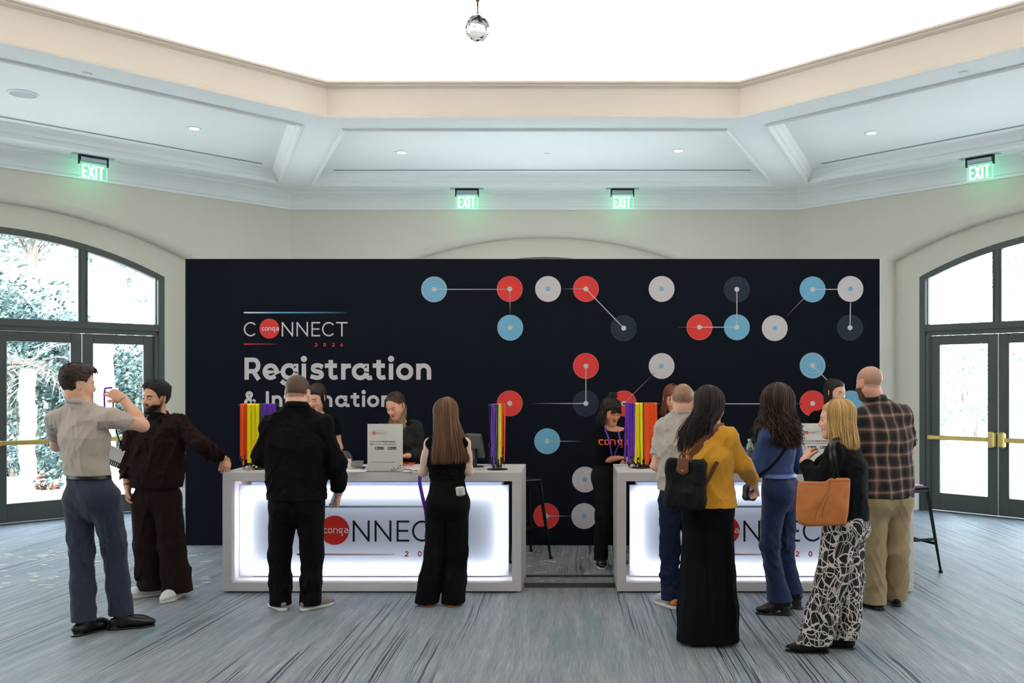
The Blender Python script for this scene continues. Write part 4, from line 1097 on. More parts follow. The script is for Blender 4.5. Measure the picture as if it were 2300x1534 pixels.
        dz = ((np.abs(x)-.032)/.015)**2*(.0022 if s.lid < .7 else -.003); m = np.exp(-((z-zc-.0004+dz)/.0023)**2)*ss(.0175-r, 0, .003)*ss(y, .062, .07)*.97
        C = C*(1-m[:, None])+np.array((.02, .012, .01))*m[:, None]
        if beard:
            zt = -.034-.018*ss(np.abs(x), .062, .02)+.03*ss(-y, -.024, -.008)
            m = ss(zt-z, 0, .012)*ss(y, -.005, .02)*(1-ss(-(z+.135), 0, .02))
            lipm = ss(1-((x/.021)**2+((z-lz+.001)/.0095)**2), 0, .3); m = m*(1-lipm)*beard
            mus = ss(1-((x/.034)**2+((z+.0495)/.0085)**2), 0, .4)*ss(y, .06, .07)*beard; m = np.maximum(m, mus)
            C = C*(1-m[:, None])+np.array(hair)*m[:, None]
        if stubble:
            sc, th, zf = stubble; az = np.arctan2(np.abs(x), y)
            m = ss(z-zf(az), 0, .012)*th*ss(-(np.abs(x)-.08), 0, .004)
            C = C*(1-m[:, None])+np.array(sc)*m[:, None]
        return np.clip(C, 0, 1)
    def eyes(s, parent, iris=(.10, .05, .025), gaze=(0, 0)):
        for sx in (-1, 1):
            c = s.w(sx*.032, .0755, .003); r = .0134*s.k; vs = []; col = []
            Mg = s.M@rotm(gaze[0], gaze[1]); n = 16; rings = [0, 14, 30, 36, 50, 70, 90, 130, 180]
            for a in rings:
                for k in range(n):
                    th = math.radians(a); ph = 2*PI*k/n; vs.append(c+Mg@V(r*math.sin(th)*math.cos(ph), r*math.cos(th), r*math.sin(th)*math.sin(ph)))
                    col.append((.01, .01, .01) if a <= 14 else (iris if a <= 30 else ((.03, .02, .02) if a == 36 else (.50, .46, .43))))
            fs = [(i*n+k, i*n+(k+1) % n, (i+1)*n+(k+1) % n, (i+1)*n+k) for i in range(len(rings)-1) for k in range(n)]
            npmesh('eye', vs, fs, M_eye, parent, vcol=np.array(col))
def short_hair(hd, parent, th, zf, col, seed=1, amp=.0025, tint=.25, h=.0026, tuft=0, tl=.02, lean=(0, 0, 1), name='hair', top=.0, lift_t=.16):
    """offset of the head surface with a hairline zf(azimuth 0=front..pi=back)"""
    f = hd.f; k = hd.k
    def fn(P):
        L = hd.loc(P); x, y, z = L.T; az = np.arctan2(np.abs(x), y); m = ss(z-zf(az), -.004, .028)
        t = th(az, x, y, z)*m-.004*(1-ss(z-zf(az), -.006, .002))
        st = (np.sin(x*420+np.sin(y*160+z*90)*2.0)*np.sin(y*260+z*330+x*60))*amp*m
        ear = (np.abs(x) > .072) & (z < .03) & (y < .03) & (y > -.035)
        return f(P)-(t*k+st)+np.where(ear, .02, 0)
    g = F(fn, hd.c-.17, hd.c+.17)
    v, q = poly(g, h)
    L = hd.loc(v); x, y, z = L.T; az = np.arctan2(np.abs(x), y)
    keep = (z-zf(az) > -.006); kq = keep[q].all(1); q = q[kq]; used = np.unique(q); mp = np.full(len(v), -1); mp[used] = np.arange(len(used)); v = v[used]; q = mp[q]
    L = hd.loc(v); R = np.random.RandomState(seed)
    n1 = np.sin(L[:, 0]*300+np.sin(L[:, 1]*120)*3)*np.sin(L[:, 1]*210+L[:, 2]*260)
    C = np.clip(np.array(col)*(1+tint*n1[:, None]), 0, 1)
    V2, Q2, C2 = [v], [q], [C]; nv = len(v)
    if tuft:
        up = v[(L[:, 2] > .02+0*L[:, 0]) & (L[:, 2]-zf(np.arctan2(np.abs(L[:, 0]), L[:, 1])) > .02)]
        r0 = up[R.randint(len(up), size=tuft)]; ctr = hd.w(0, -.015, .02); d = r0-ctr; d /= np.linalg.norm(d, axis=1)[:, None]
        ln = hd.M@V(lean); ln = ln[None]-d*(d@ln)[:, None]; ln /= np.linalg.norm(ln, axis=1)[:, None]+.25; d2 = ln+R.randn(tuft, 3)*.13; d2 /= np.linalg.norm(d2, axis=1)[:, None]
        t = np.linspace(0, 1, 5)[None, :, None]; path = r0[:, None]-d[:, None]*.003+d[:, None]*(np.sin(t*PI*.75)*lift_t-t*t*.35)*tl+d2[:, None]*t*tl*(R.rand(tuft)*.6+.6)[:, None, None]
        rad = np.array([.0020, .0022, .0019, .0014, .0005])[None]*np.ones((tuft, 1))
        sv, sf = strand_mesh(path, rad, 4); V2.append(sv); Q2.append(sf+nv)
        C2.append(np.repeat(np.clip(np.array(col)*(1+tint*1.4*R.randn(tuft, 1)), 0, 1), 20, 0))
    return npmesh(name, np.concatenate(V2), np.concatenate(Q2), M_hairv, parent, vcol=np.concatenate(C2))
def cap(hd, parent, col, zfront=.070, th=.006, seed=1, name='hair_roots', tuft=250, zs=None):
    tuft = 0
    zf = lambda az: np.interp(az, [0, .5, .9, 1.2, 1.6, 2.2, PI], [zfront, zfront-.004, zfront-.022, .01, .0, -.05, -.06])
    return short_hair(hd, parent, lambda az, x, y, z: th+.004*ss(z, .05, .1), zf, col, seed=seed, tuft=tuft, tl=.05, lean=(0, -.6, .0), amp=.0012, lift_t=.05, name=name)
def long_hair(hd, parent, col, length, end, face=55, n=520, seed=1, vol=.010, wave=0, curl=0, rad=.0022, part=0.0, tip=None, seg=20, endj=.03, e0=82, name='hair', root=None, back_only=None, jit=.5, tcol=None, tint=.22, rnd_len=.12, sheet=True, facelen=None, clump=.55, lside=0):
    """end = (cx, cy, rx, ry) of the hair tips in the head's yaw frame, length below the ears; azimuth 0 = front"""
    R = np.random.RandomState(seed); k = hd.k
    def make(az, lift, ln, e_jit, phase, cr):
        S = len(az); ne = 7; ph = []
        c0 = V(0, -.014, .034); rr = V(.078, .098, .091)+lift[:, None]
        sgn = np.sign(np.sin(az)); 
        for i in range(ne):
            e = np.radians(e0+(-12-e0)*(i/(ne-1)))
            # parting: start at the part line and spread
            x = np.sin(az)*np.cos(e)*rr[:, 0]+part*max(0, np.sin(e)); y = np.cos(az)*np.cos(e)*rr[:, 1]+.02*max(0, math.sin(e))*np.cos(az); z = np.sin(e)*rr[:, 2]
            ph.append(np.stack([c0[0]+x, c0[1]+y, c0[2]+z], 1))
        loc = np.stack(ph, 1); wp = hd.c+loc@hd.M.T*k
        last = wp[:, -1]; lastL = (last-hd.c)@hd.Y
        m = seg-ne; cw = .17; azE = az+(np.round(az/cw)*cw-az)*clump; ex = end[0]+end[2]*np.sin(azE)*(1+e_jit[:, 0]); ey = end[1]+end[3]*np.cos(azE)*(1+e_jit[:, 1])
        fall = []
        for i in range(1, m+1):
            t = i/m; s = t*t*(3-2*t); s2 = min(1, s*1.0)
            X = lastL[:, 0]*(1-s2)+ex*s2; Yv = lastL[:, 1]*(1-s2)+ey*s2; Z = lastL[:, 2]+(-ln-lastL[:, 2])*t
            fall.append(np.stack([X, Yv, Z], 1))
        fall = np.stack(fall, 1)
        wf = hd.c+fall@hd.Y.T
        path = np.concatenate([wp, wf], 1)
        tt = np.linspace(0, 1, seg)[None, :]
        if wave: 
            for q, (fr, am) in enumerate(((7, 1), (15, .45))):
                off = np.sin(tt*fr+phase[:, q:q+1])*wave*am*ss(tt, .15, .5); d = np.stack([np.sin(az+1.57), np.cos(az+1.57), 0*az], 1)@hd.Y.T
                path = path+off[..., None]*d[:, None]
        if curl:
            w = 2*PI*cr[:, None]*tt+phase[:, :1]*3; am = curl*ss(tt, .12, .4)
            path = path+np.stack([np.cos(w)*am, np.sin(w)*am*.8, np.cos(w*1.1+1)*am*.5], -1)
        return path
    lo = math.radians(face); az = lo+(2*PI-2*lo)*R.rand(n)
    lift = vol*(R.rand(n)**.6)*1.0+.001; fr = np.minimum(az-lo, 2*PI-lo-az); 
    ln = length*(1-rnd_len*R.rand(n))*(1-lside*ss(np.sin(az), -.3, .9))
    if facelen is not None: ln = ln*(facelen+(1-facelen)*ss(fr, 0, .8))
    P = make(az, lift, ln, R.randn(n, 2)*endj*3, R.rand(n, 2)*6.28*jit*2, 3+R.rand(n)*3)
    taper = np.concatenate([np.linspace(.8, 1, 5), np.ones(seg-10), np.linspace(1, .25, 5)])
    rad_ = rad*taper[None]*(R.rand(n, 1)*.6+.7)
    v, q = strand_mesh(P, rad_, 4)
    base = np.array(col)*(1+tint*R.randn(n, 1)); base = np.clip(base, .002, 1)
    C = np.repeat(base[:, None, :], seg, 1)
    if tip is not None:
        t = ss(np.linspace(0, 1, seg), .3, .9)[None, :, None]; C = C*(1-t)+np.array(tip)*(1+tint*R.randn(n, 1))[:, None]*t
    if tcol is not None:
        m = (R.rand(n) < tcol[1]); C[m] = np.array(tcol[0])
    C = np.repeat(np.clip(C, .002, 1).reshape(-1, 3), 4, 0)
    vs, qs, cs = [v], [q], [C]
    if sheet:
        na = 56; a2 = lo+(2*PI-2*lo)*np.linspace(0, 1, na); z = np.zeros(na)
        fr = np.minimum(a2-lo, 2*PI-lo-a2); l2 = length*(1-rnd_len*.7)*(1-lside*ss(np.sin(a2), -.3, .9))
        if facelen is not None: l2 = l2*(facelen+(1-facelen)*ss(fr, 0, .8))
        sv_, c_, w_ = None, curl, wave
        curl = 0; wave = 0
        G = make(a2, z+.0015, l2, np.zeros((na, 2)), np.zeros((na, 2)), z)
        off = len(v); vs.append(G.reshape(-1, 3)); i = np.arange(na-1)[:, None]; j = np.arange(seg-1)[None]
        b = i*seg+j; qs.append((np.stack([b, b+1, b+seg+1, b+seg], -1).reshape(-1, 4))+off)
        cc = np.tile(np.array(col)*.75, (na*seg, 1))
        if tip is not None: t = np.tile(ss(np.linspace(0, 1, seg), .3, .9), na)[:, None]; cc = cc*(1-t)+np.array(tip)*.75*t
        cs.append(cc)
        # crown cap
    return npmesh(name, np.concatenate(vs), np.concatenate(qs), M_hairv, parent, vcol=np.concatenate(cs))
def hand_f(wr, d, n, right, curl=25, k=1.0, spread=4, thumb=(35, 20), curls=None, fore=None):
    """wr wrist, d finger direction, n palm normal"""
    wr = V(wr); d = nrm(d); n = V(n); n = nrm(n-d*float(n@d)); t = np.cross(d, n)*(1 if right else -1)
    parts = [rc(wr-d*.01, wr+d*.045*k, .026*k, .036*k, flat=.62, side=t, fb=.42), rc(wr+d*.045*k, wr+d*.082*k, .037*k, .037*k, flat=.40, side=t, fb=.34)]
    fings = []
    tips = []
    for i, (off, L) in enumerate(((.027, .073), (.009, .082), (-.009, .076), (-.026, .060))):
        c = curls[i] if curls else curl*(1+.12*(i-1.5)); sp = math.radians(spread*(1.5-i)); dd = nrm(d*math.cos(sp)+t*math.sin(sp))
        p = wr+d*(.084 if i in (1, 2) else .078)*k+t*off*k; pts = [p-dd*.012*k]; ang = 0; r = (.0088 if i < 3 else .0076)*k; rs = [r*1.05]
        for q, fr in enumerate((.45, .31, .24)):
            ang += math.radians(c); v = dd*math.cos(ang)+n*math.sin(ang); p = p+v*L*fr*k if q else pts[0]+dd*.012*k+v*L*fr*k; pts.append(p); rs.append(r*(.98-.1*q))
        tips.append(p); fings.append(chain(pts, rs, .001))
    fg = U(fings, .0012)
    a, b = (math.radians(x) for x in thumb)
    p0 = wr+d*.018*k+t*.020*k+n*.006*k; v1 = nrm(d*math.cos(a)+t*math.sin(a)+n*.25); p1 = p0+v1*.042*k; v2 = nrm(d*math.cos(a-b*.8)+t*math.sin(a-b*.8)+n*(.25+b*.5)); p2 = p1+v2*.032*k; v3 = nrm(v2+n*.2); p3 = p2+v3*.024*k
    th = chain([p0, p1, p2, p3], [.0145*k, .0125*k, .0105*k, .0088*k], .004)
    f = U([U(parts, .01), fg, th], .006)
    f.tips = tips; f.knk = wr+d*.084*k; f.t = t; f.n = n; f.d = d
    return f
class Person:
    def __init__(s, Y, label, foot=None):
        s.Yd = Y; s.lab = label
        s.root = empty('person', (0, 0, 0), label, 'person')
        s.skinc = srgb(222, 176, 150); s.parts = []; s.regions = []
    def p(s, px, py, dy=0): return V(W(px, py, s.Yd+dy))
    def ground(s):
        pass
def ORI(a, b, up=(0, 0, 1)):
    return nrm(V(b)-V(a))
def torso_f(J, hw, waist, chest, shr=.055, fl=.66, belly=0, bust=0, gl=.0, neckr=.056, grow_=0, trap=.038):
    """J: pel, wst, cst (chest centre), neck, sh[2]; hw hip half width"""
    g = grow_; side = nrm(J['sh'][1]-J['sh'][0]); fw = J['fw']; ps = nrm(J['hip'][1]-J['hip'][0]) if 'hip' in J else side
    ps = ps if float(ps@side) > 0 else -ps
    P = [rc(J['pel'], J['wst'], hw+g, waist+g, flat=fl+.08, side=ps, fb=fl+.04), rc(J['wst'], J['cst'], waist+g, chest+g, flat=fl+.04, side=side, fb=fl)]
    top = (J['sh'][0]+J['sh'][1])/2
    P.append(rc(J['cst'], top*.75+J['cst']*.25-V(0, 0, .02), chest+g, chest*.86+g, flat=fl, side=side, fb=fl*.82))
    for q in (0, 1):
        inn = J['sh'][q]*.72+top*.28
        P.append(rc(J['sh'][q], inn, shr+g, shr+g+.004))
        P.append(rc(J['neck']+(J['sh'][q]-top)*.16-V(0, 0, .012)-J['fw']*.008, J['sh'][q]*.8+top*.2+V(0, 0, .004), trap+g*.4, shr*.70+g))
    P.append(rc(J['neck']-V(0, 0, .022)-J['fw']*.012, top-J['fw']*.01, trap+.006+g*.4, shr+g))
    if belly: P.append(ell(J['wst']*.6+J['pel']*.4+fw*belly, V(waist*.9+g, waist*.75+g, .15), None))
    if bust:
        for q in (-1, 1): P.append(ell(J['cst']+side*q*.072+fw*(chest*fl-.01)+V(0, 0, .02), V(.062+g*.5, .062+g*.5, .062+g*.5)*bust))
    if gl:
        for q in (-1, 1): P.append(ell(J['pel']+side*q*hw*.45-fw*(hw*fl*.45)-V(0, 0, .04), V(hw*.55+g, hw*.62+g, hw*.62+g)*gl))
    return U(P, .036)
def tube_f(pts, rs, k=.03, flat=1.0, side=None): return U([rc(pts[i], pts[i+1], rs[i], rs[i+1], flat=flat, side=side) if flat != 1 else rc(pts[i], pts[i+1], rs[i], rs[i+1]) for i in range(len(pts)-1)], k)
def tdisp(f, g, e=.02): return disp(f, lambda P: g(P)*(.15+.85*ss(P[:, 2], .07, .17)), e)
def leg_pts(J, q): return [J['hip'][q], J['kn'][q], J['an'][q]]
def make_person(Y, label, J, S):
    """J joints in (px, py, dy) at depth Y; S style dictionary"""
    sk = S.get('skin', srgb(222, 178, 152)); fem = S.get('fem', False)
    C = lambda t: V(W(t[0], t[1], Y+(t[2] if len(t) > 2 else 0)))
    j = {}
    for n, v in J.items():
        if n in ('sh', 'el', 'wr', 'hip', 'kn', 'an'): j[n] = [C(v[0]), C(v[1])]
        elif n in ('head', 'neck', 'cst', 'wst', 'pel'): j[n] = C(v)
        else: j[n] = v
    for q in (0, 1): j['an'][q][2] = .085 if 'anz' not in J else J['anz'][q]
    a = math.radians(J['face']); j['fw'] = V(math.sin(a), math.cos(a), 0)
    base = (j['an'][0]+j['an'][1])/2
    root = empty('person', (float(base[0]), float(base[1]), 0), label, 'person')
    j['root'] = root
    # head
    hy, hp, hr = J['hrot']
    hd = Head(j['head'], hy, hp, hr, S.get('hs', 1.0 if not fem else .955), fem, S.get('lid', 0), S.get('jaw', 1.0 if not fem else .9)); hf = hd.face()
    nr = S.get('neckr', .054 if not fem else .043)
    nk = U([rc(hd.w(0, -.022, -.045), j['neck'], nr*.98, nr*1.05), rc(hd.w(0, .0, -.07), j['neck']+j['fw']*.03-V(0, 0, .01), nr*.6, nr*.6)], .02)
    bw = S.get('bw', 1.0 if not fem else .86)
    hw, wa, ch = S.get('hw', .155*bw+.01), S.get('waist', .135*bw), S.get('chest', .158*bw)
    shr = S.get('shr', .052 if not fem else .043); fl = S.get('fl', .66)
    tor = torso_f(j, hw-.01, wa, ch, shr, fl, belly=S.get('belly', 0), bust=S.get('bust', .9 if fem else 0), gl=.9, neckr=nr)
    ar = S.get('arm', 1.0 if not fem else .82)
    limbs = []
    for q in (0, 1):
        sh, el, wr = j['sh'][q], j['el'][q], j['wr'][q]; fd = nrm(wr-el)
        limbs.append(U([rc(sh, el, .050*ar, .039*ar), rc(sh*.6+el*.4, sh*.45+el*.55, .047*ar, .046*ar)], .02)); limbs.append(U([rc(el, el*.62+wr*.38, .040*ar, .043*ar), rc(el*.62+wr*.38, wr, .043*ar, .0265*ar)], .02))
        hp_, kn, an = leg_pts(j, q)
        limbs.append(rc(hp_, kn, .082*bw, .056*bw)); limbs.append(U([rc(kn, kn*.65+an*.35, .054*bw, .056*bw), rc(kn*.65+an*.35, an, .056*bw, .038*bw)], .02))
        limbs.append(rc(an, V(an[0], an[1], .05)+V(math.sin(math.radians(J['foot'][q])), math.cos(math.radians(J['foot'][q])), 0)*.1, .032, .02))
    bodyf = U([tor, nk]+limbs, .022)
    hands = []
    for q in (0, 1):
        H = J['hand'][q]
        # H = (dir (px-like dx, dz, dy) in metres, normal, right?, curl, kwargs)
        if H is None: hands.append(None); continue
        d = nrm(V(H[0])); kw = H[4] if len(H) > 4 else {}
        hands.append(hand_f(j['wr'][q], d, H[1], H[2], H[3], k=S.get('hk', 1.0 if not fem else .88), **kw))
    j['hands'] = hands
    whole = U([bodyf]+[h for h in hands if h is not None], .02)
    full = U([whole, hf], .022)
    neckz = .125
    hb = (hd.c-V(.115, .13, .135), hd.c+V(.115, .13, .14))
    boxes = [hb]; Vs = []; Qs = []; nv = 0
    v, q = poly(full, .0029*S.get('hres', 1), *hb, clip=hb); Vs.append(v); Qs.append(q); nv += len(v)
    nh = len(v)
    for h in hands:
        if h is None: continue
        b = (h.lo-.006, h.hi+.006); hc = []
        v, q = poly(full, .0030, *b, clip=b, holes=[tuple(x) for x in boxes]); boxes.append(b)
        if len(q): Vs.append(v); Qs.append(q+nv); nv += len(v)
    v, q = poly(full, .0065, holes=boxes); Vs.append(v); Qs.append(q+nv); nv += len(v)
    Vv = np.concatenate(Vs); Qv = np.concatenate(Qs)
    colr = np.tile(np.array(sk), (len(Vv), 1)).astype(np.float64)
    colr[:nh] = hd.colors(Vv[:nh], sk, hair=S.get('browc', S.get('hairc', (.03, .02, .015))), beard=S.get('beard', 0), stubble=S.get('stubble'), lipc=S.get('lipc'), brow=S.get('brow', .9))
    for h in hands:      # knuckles and finger ends a little redder
        if h is None: continue
        for c0 in h.tips+[h.knk]:
            m = np.exp(-(((Vv-c0)**2).sum(1))/(.014**2))[:, None]*.22; colr = colr*(1-m)+colr*np.array([1.05, .78, .74])*m
    body = npmesh('body', Vv, Qv, M_skin, root, vcol=colr)
    hd.eyes(body if False else root, iris=S.get('iris', (.10, .05, .025)), gaze=S.get('gaze', (0, 6+14*S.get('lid', 0))))
    j['hd'] = hd; j['hf'] = hf; j['tor'] = (hw, wa, ch, shr, fl); j['side'] = nrm(j['sh'][1]-j['sh'][0]); j['neckf'] = nk
    return j
def top_f(j, g=.016, sleeve=1.0, slr=(.062, .055, .05), hem=None, bust=0, belly=0, flare=None, gl=0, neck=.015, necktilt=.35, sl=None, trap=.038, wv=(1, 1, 1), shcut=None, hemtilt=0):
    """upper garment solid. hem: z of hem (metres). sleeve: 0..1 fraction to the elbow, 2 = to the wrist"""
    hw, wa, ch, shr, fl = j['tor']; side = j['side']; fw = j['fw']
    T = torso_f(j, hw*wv[0], wa*wv[1], ch*wv[2], shr, fl, belly=belly, bust=bust, gl=gl, grow_=g, trap=trap)
    P = [T]
    if hem is not None and hem < j['pel'][2]:
        b = j['pel'].copy(); b[2] = hem-.02; P[0] = U([T, rc(j['pel'], b, hw*wv[0]+g, (hw*wv[0]+g)*(flare or 1.0), flat=fl+.08, side=side)], .04)
    body = P[0]
    # neckline
    npt = j['neck']+V(0, 0, neck)
    body = cut(body, npt, V(0, 0, 1)-fw*necktilt*-1, .006)
    if hem is not None: body = cut(body, V(j['pel'][0], j['pel'][1], hem), V(0, hemtilt, -1), .004)
    arms = []
    for q in (0, 1):
        sv = sleeve[q] if isinstance(sleeve, (tuple, list)) else sleeve
        if sv <= 0: continue
        sh, el, wr = j['sh'][q], j['el'][q], j['wr'][q]
        s = slr
        if sv <= 1:
            e = sh+(el-sh)*sv; f = rc(sh, e+(el-sh)*.1, s[0], s[1]); f = cut(f, e, el-sh, .003)
        else:
            t = sv-1; e = el+(wr-el)*t; f = U([rc(sh, el, s[0], s[1]), rc(el, e+nrm(wr-el)*.02, s[1], s[2])], .025); f = cut(f, e, wr-el, .003)
        arms.append(f)
    r = U([body]+arms, .034); r.hem = hem; return r
def trousers_f(j, top, g=.014, rs=(.095, .075, .07, .07), hemz=.03, gl=1.0, hemt=None, kk=.03, back=0):
    """rs radii: hip, knee, mid calf, hem"""
    hw, wa, ch, shr, fl = j['tor']; side = nrm(j['hip'][1]-j['hip'][0]); fw = j['fw']
    wt = j['wst']
    P = [rc(j['pel']-V(0, 0, .03), wt, hw+g*.6, wa+g*.9, flat=fl+.08, side=side, fb=fl+.06)]
    for q in (-1, 1): P.append(ell(j['pel']+side*q*hw*.45-fw*(hw*fl*.42+back)-V(0, 0, .05), V(hw*.56, hw*.6, hw*.62)*gl))
    pel = U(P, .05); pel = cut(pel, V(0, 0, top), V(0, 0, 1), .003)
    legs = []
    for q in (0, 1):
        h, k, a = leg_pts(j, q); e = a.copy(); hz = hemz[q] if isinstance(hemz, (tuple, list)) else hemz
        e = k+(a-k)*((k[2]-hz+.03)/(k[2]-a[2])) if k[2] > a[2]+.1 else a
        m = k*.5+e*.5
        L = U([rc(h, k, rs[0], rs[1]), rc(k, m, rs[1], rs[2]), rc(m, e, rs[2], rs[3])], .03)
        L = cut(L, V(0, 0, hz), V(0, 0, -1), .003); legs.append(L)
    return U([pel, U(legs, .006)], .035)
def shoe(j, q, kind='sneaker', mt=None, sole=None, L=.28, wdt=.045, hh=.0):
    root = j['root']; yaw = math.radians(j['foot'][q]); d = V(math.sin(yaw), math.cos(yaw), 0); s = V(math.cos(yaw), -math.sin(yaw), 0)
    an = j['an'][q]; a = V(an[0], an[1], 0)
    heel = a-d*.05; z0 = .022 if kind != 'heel' else .022+hh
    hl = heel+V(0, 0, z0+.028); bl = a+d*(L-.17); ball = bl+V(0, 0, .022+.022); toe = a+d*(L-.115)+V(0, 0, .022+.014)
    if kind == 'flat':
        up = U([rc(hl-V(0, 0, .012), ball-V(0, 0, .008), .031, wdt*.86, flat=1, side=s), rc(ball-V(0, 0, .01), toe-V(0, 0, .004), wdt*.86, .018, flat=.6, side=s, fb=.6)], .02)
        up = cut(up, V(0, 0, .05), V(0, 0, 1), .004); up = cut(up, V(0, 0, .006), V(0, 0, -1), .002)
        up = sub(up, ell(a+d*.03+V(0, 0, .065), V(.08, .08, .032)), .006) if False else up
    else:
        up = U([rc(hl, ball, .034, wdt, flat=.95, side=s, fb=.72), rc(ball, toe, wdt, wdt*.72, flat=.72, side=s, fb=.62), rc(a+V(0, 0, z0+.02), a+V(0, 0, z0+.085), .04, .037), rc(a+V(0, 0, z0+.065), ball+d*-.01, .036, .03)], .025)
        up = cut(up, V(0, 0, .018 if kind != 'dress' else .011), V(0, 0, -1), .002)
        up = cut(up, a+V(0, 0, z0+.085), V(0, 0, 1), .006)
    u = solid('shoe', up, .0045, mt, root)
    so = U([rc(heel+V(0, 0, .010), bl+V(0, 0, .010), .0365, wdt+.001, flat=1, side=s), rc(bl+V(0, 0, .010), a+d*(L-.118)+V(0, 0, .010), wdt+.001, wdt*.70)], .02)
    th = .026 if kind == 'sneaker' else (.010 if kind == 'flat' else .013)
    so = cut(cut(so, V(0, 0, th), V(0, 0, 1), .002), V(0, 0, .001), V(0, 0, -1), .002)
    if kind in ('heel', 'dress'):
        hb = cut(cut(rc(heel+V(0, 0, 0)+d*.012, heel+V(0, 0, .05)+d*.012, .033, .036), V(0, 0, z0+.012), V(0, 0, 1), .002), V(0, 0, .001), V(0, 0, -1), .002)
        if kind == 'heel':
            so = cut(U([so, rc(bl+V(0, 0, .012), heel+V(0, 0, z0+.01), .036, .034, flat=.5, side=s)], .01), V(0, 0, 0), V(0, 0, -1), .001)
        so = cut(so, heel+d*.06, -d, .002) if kind == 'dress' and False else so
        so = U([so, hb], .003)
    sm = solid('sole', so, .0045, sole or mt, u)
    if sm is not None: sm.parent = u; sm.matrix_parent_inverse = Matrix()
    return u
def ribbon(pts, w, t, mt, name, parent, nrmv=None, n=None, closed=False, raw=False):
    """flat band through 3-D points; nrmv: list or single face normal"""
    P = [Vector([float(c) for c in p]) for p in pts]; m = MB(); vs = []; k = len(P)
    for i in range(k):
        if closed: T = (P[(i+1) % k]-P[i-1]).normalized()
        else: T = (P[min(i+1, k-1)]-P[max(i-1, 0)]).normalized()
        nn = Vector(nrmv[i]) if isinstance(nrmv, list) else Vector([float(c) for c in nrmv])
        s = T.cross(nn); s = s.normalized() if s.length > 1e-5 else T.orthogonal().normalized(); nn = s.cross(T).normalized()
        vs += [P[i]+s*w/2+nn*t/2, P[i]-s*w/2+nn*t/2, P[i]-s*w/2-nn*t/2, P[i]+s*w/2-nn*t/2]
    fs = []
    for i in range(k if closed else k-1):
        a = i*4; b = ((i+1) % k)*4
        for q in range(4): fs.append((a+q, a+(q+1) % 4, b+(q+1) % 4, b+q))
    if not closed: fs += [(3, 2, 1, 0), ((k-1)*4, (k-1)*4+1, (k-1)*4+2, (k-1)*4+3)]
    m.add(vs, fs)
    if raw: return m
    o = m.build(name, mt, smooth=40)
    if parent is not None: child(o, parent)
    return o
def spline(pts, n=6):
    P = [V(p) for p in pts]; out = []
    for i in range(len(P)-1):
        p0 = P[max(i-1, 0)]; p1 = P[i]; p2 = P[i+1]; p3 = P[min(i+2, len(P)-1)]
        for k in range(n):
            t = k/n; out.append(.5*((2*p1)+(p2-p0)*t+(2*p0-5*p1+4*p2-p3)*t*t+(3*p1-p0-3*p2+p3)*t**3))
    out.append(P[-1]); return out
# ---------------------------------------------------------------- cloth and leather
C_beige = cloth('beige_knit', (184, 171, 158), bump=.5, bscale=900, noise=.05, nscale=900)
C_navyt = cloth('navy_wool', (38, 44, 62), bump=.4, bscale=1100, noise=.12, nscale=700)
C_brown = cloth('dark_brown_jersey', (32, 21, 19), .9, noise=.1)
C_black = cloth('black_cloth', (11, 11, 13), .85, sheen=.1)
C_blackw = cloth('black_wool', (13, 13, 14), .9, bump=.5, bscale=500, noise=.1, nscale=400)
C_tee = cloth('black_cotton', (10, 10, 12), .9, sheen=.08)
C_cardi = cloth('charcoal_knit', (44, 44, 44), .95, bump=.9, bscale=260, noise=.2, nscale=250)
C_linen = cloth('linen', (190, 181, 170), .9, bump=.6, bscale=800, noise=.08, nscale=500)
C_denim = cloth('blue_denim', (24, 37, 74), .85, bump=.5, bscale=900, noise=.22, nscale=9)
C_denimd = cloth('dark_denim', (26, 34, 58), .85, bump=.5, bscale=900, noise=.2, nscale=9)
C_denimb = cloth('black_denim', (24, 24, 27), .88, bump=.5, bscale=900, noise=.25, nscale=12)
C_mustard = cloth('mustard_crepe', (206, 148, 42), .8, bump=.35, bscale=700, noise=.05, sheen=.25)
C_bluek = cloth('blue_ribbed_knit', (44, 62, 104), .9, bump=.8, bscale=320, noise=.15, nscale=300)
C_khaki = cloth('khaki_cotton', (158, 138, 104), .85, bump=.4, bscale=900, noise=.06)
L_black = mat('black_leather', srgb(16, 16, 17), .28, bump=.15, bscale=400, spec=.5)
L_brown = mat('brown_leather', srgb(104, 58, 40), .5, bump=.3, bscale=300)
L_white = mat('white_leather', srgb(232, 230, 226), .45, bump=.1, bscale=300)
L_tan = mat('tan_leather', srgb(178, 108, 54), .55, bump=.5, bscale=220, noise=.14, nscale=16, spec=.35)
M_canvas = cloth('grey_canvas', (138, 132, 128), .9, bump=.5, bscale=700)
M_rubw = mat('white_rubber', srgb(226, 222, 214), .6)
M_purple = cloth('purple_ribbon', (96, 44, 168), .6, bump=.2, bscale=900, noise=.04, sheen=.3)
M_yellow = cloth('yellow_ribbon', (255, 236, 0), .6, bump=.2, bscale=900, noise=.03, sheen=.2)
M_orange = cloth('orange_ribbon', (240, 84, 22), .6, bump=.2, bscale=900, noise=.03, sheen=.2)
M_green = cloth('green_ribbon', (44, 84, 60), .6, bump=.2, bscale=900, noise=.03, sheen=.2)
M_steel = mat('steel', srgb(200, 202, 206), .25, .9)
M_gold = mat('gold', srgb(214, 170, 80), .25, .95)
M_paper = mat('paper', srgb(236, 232, 224), .6)
def wave_disp(f, seed, amp, scale, st=(1, 1, 1)): return disp(f, folds(seed, amp, scale, st), amp*2)
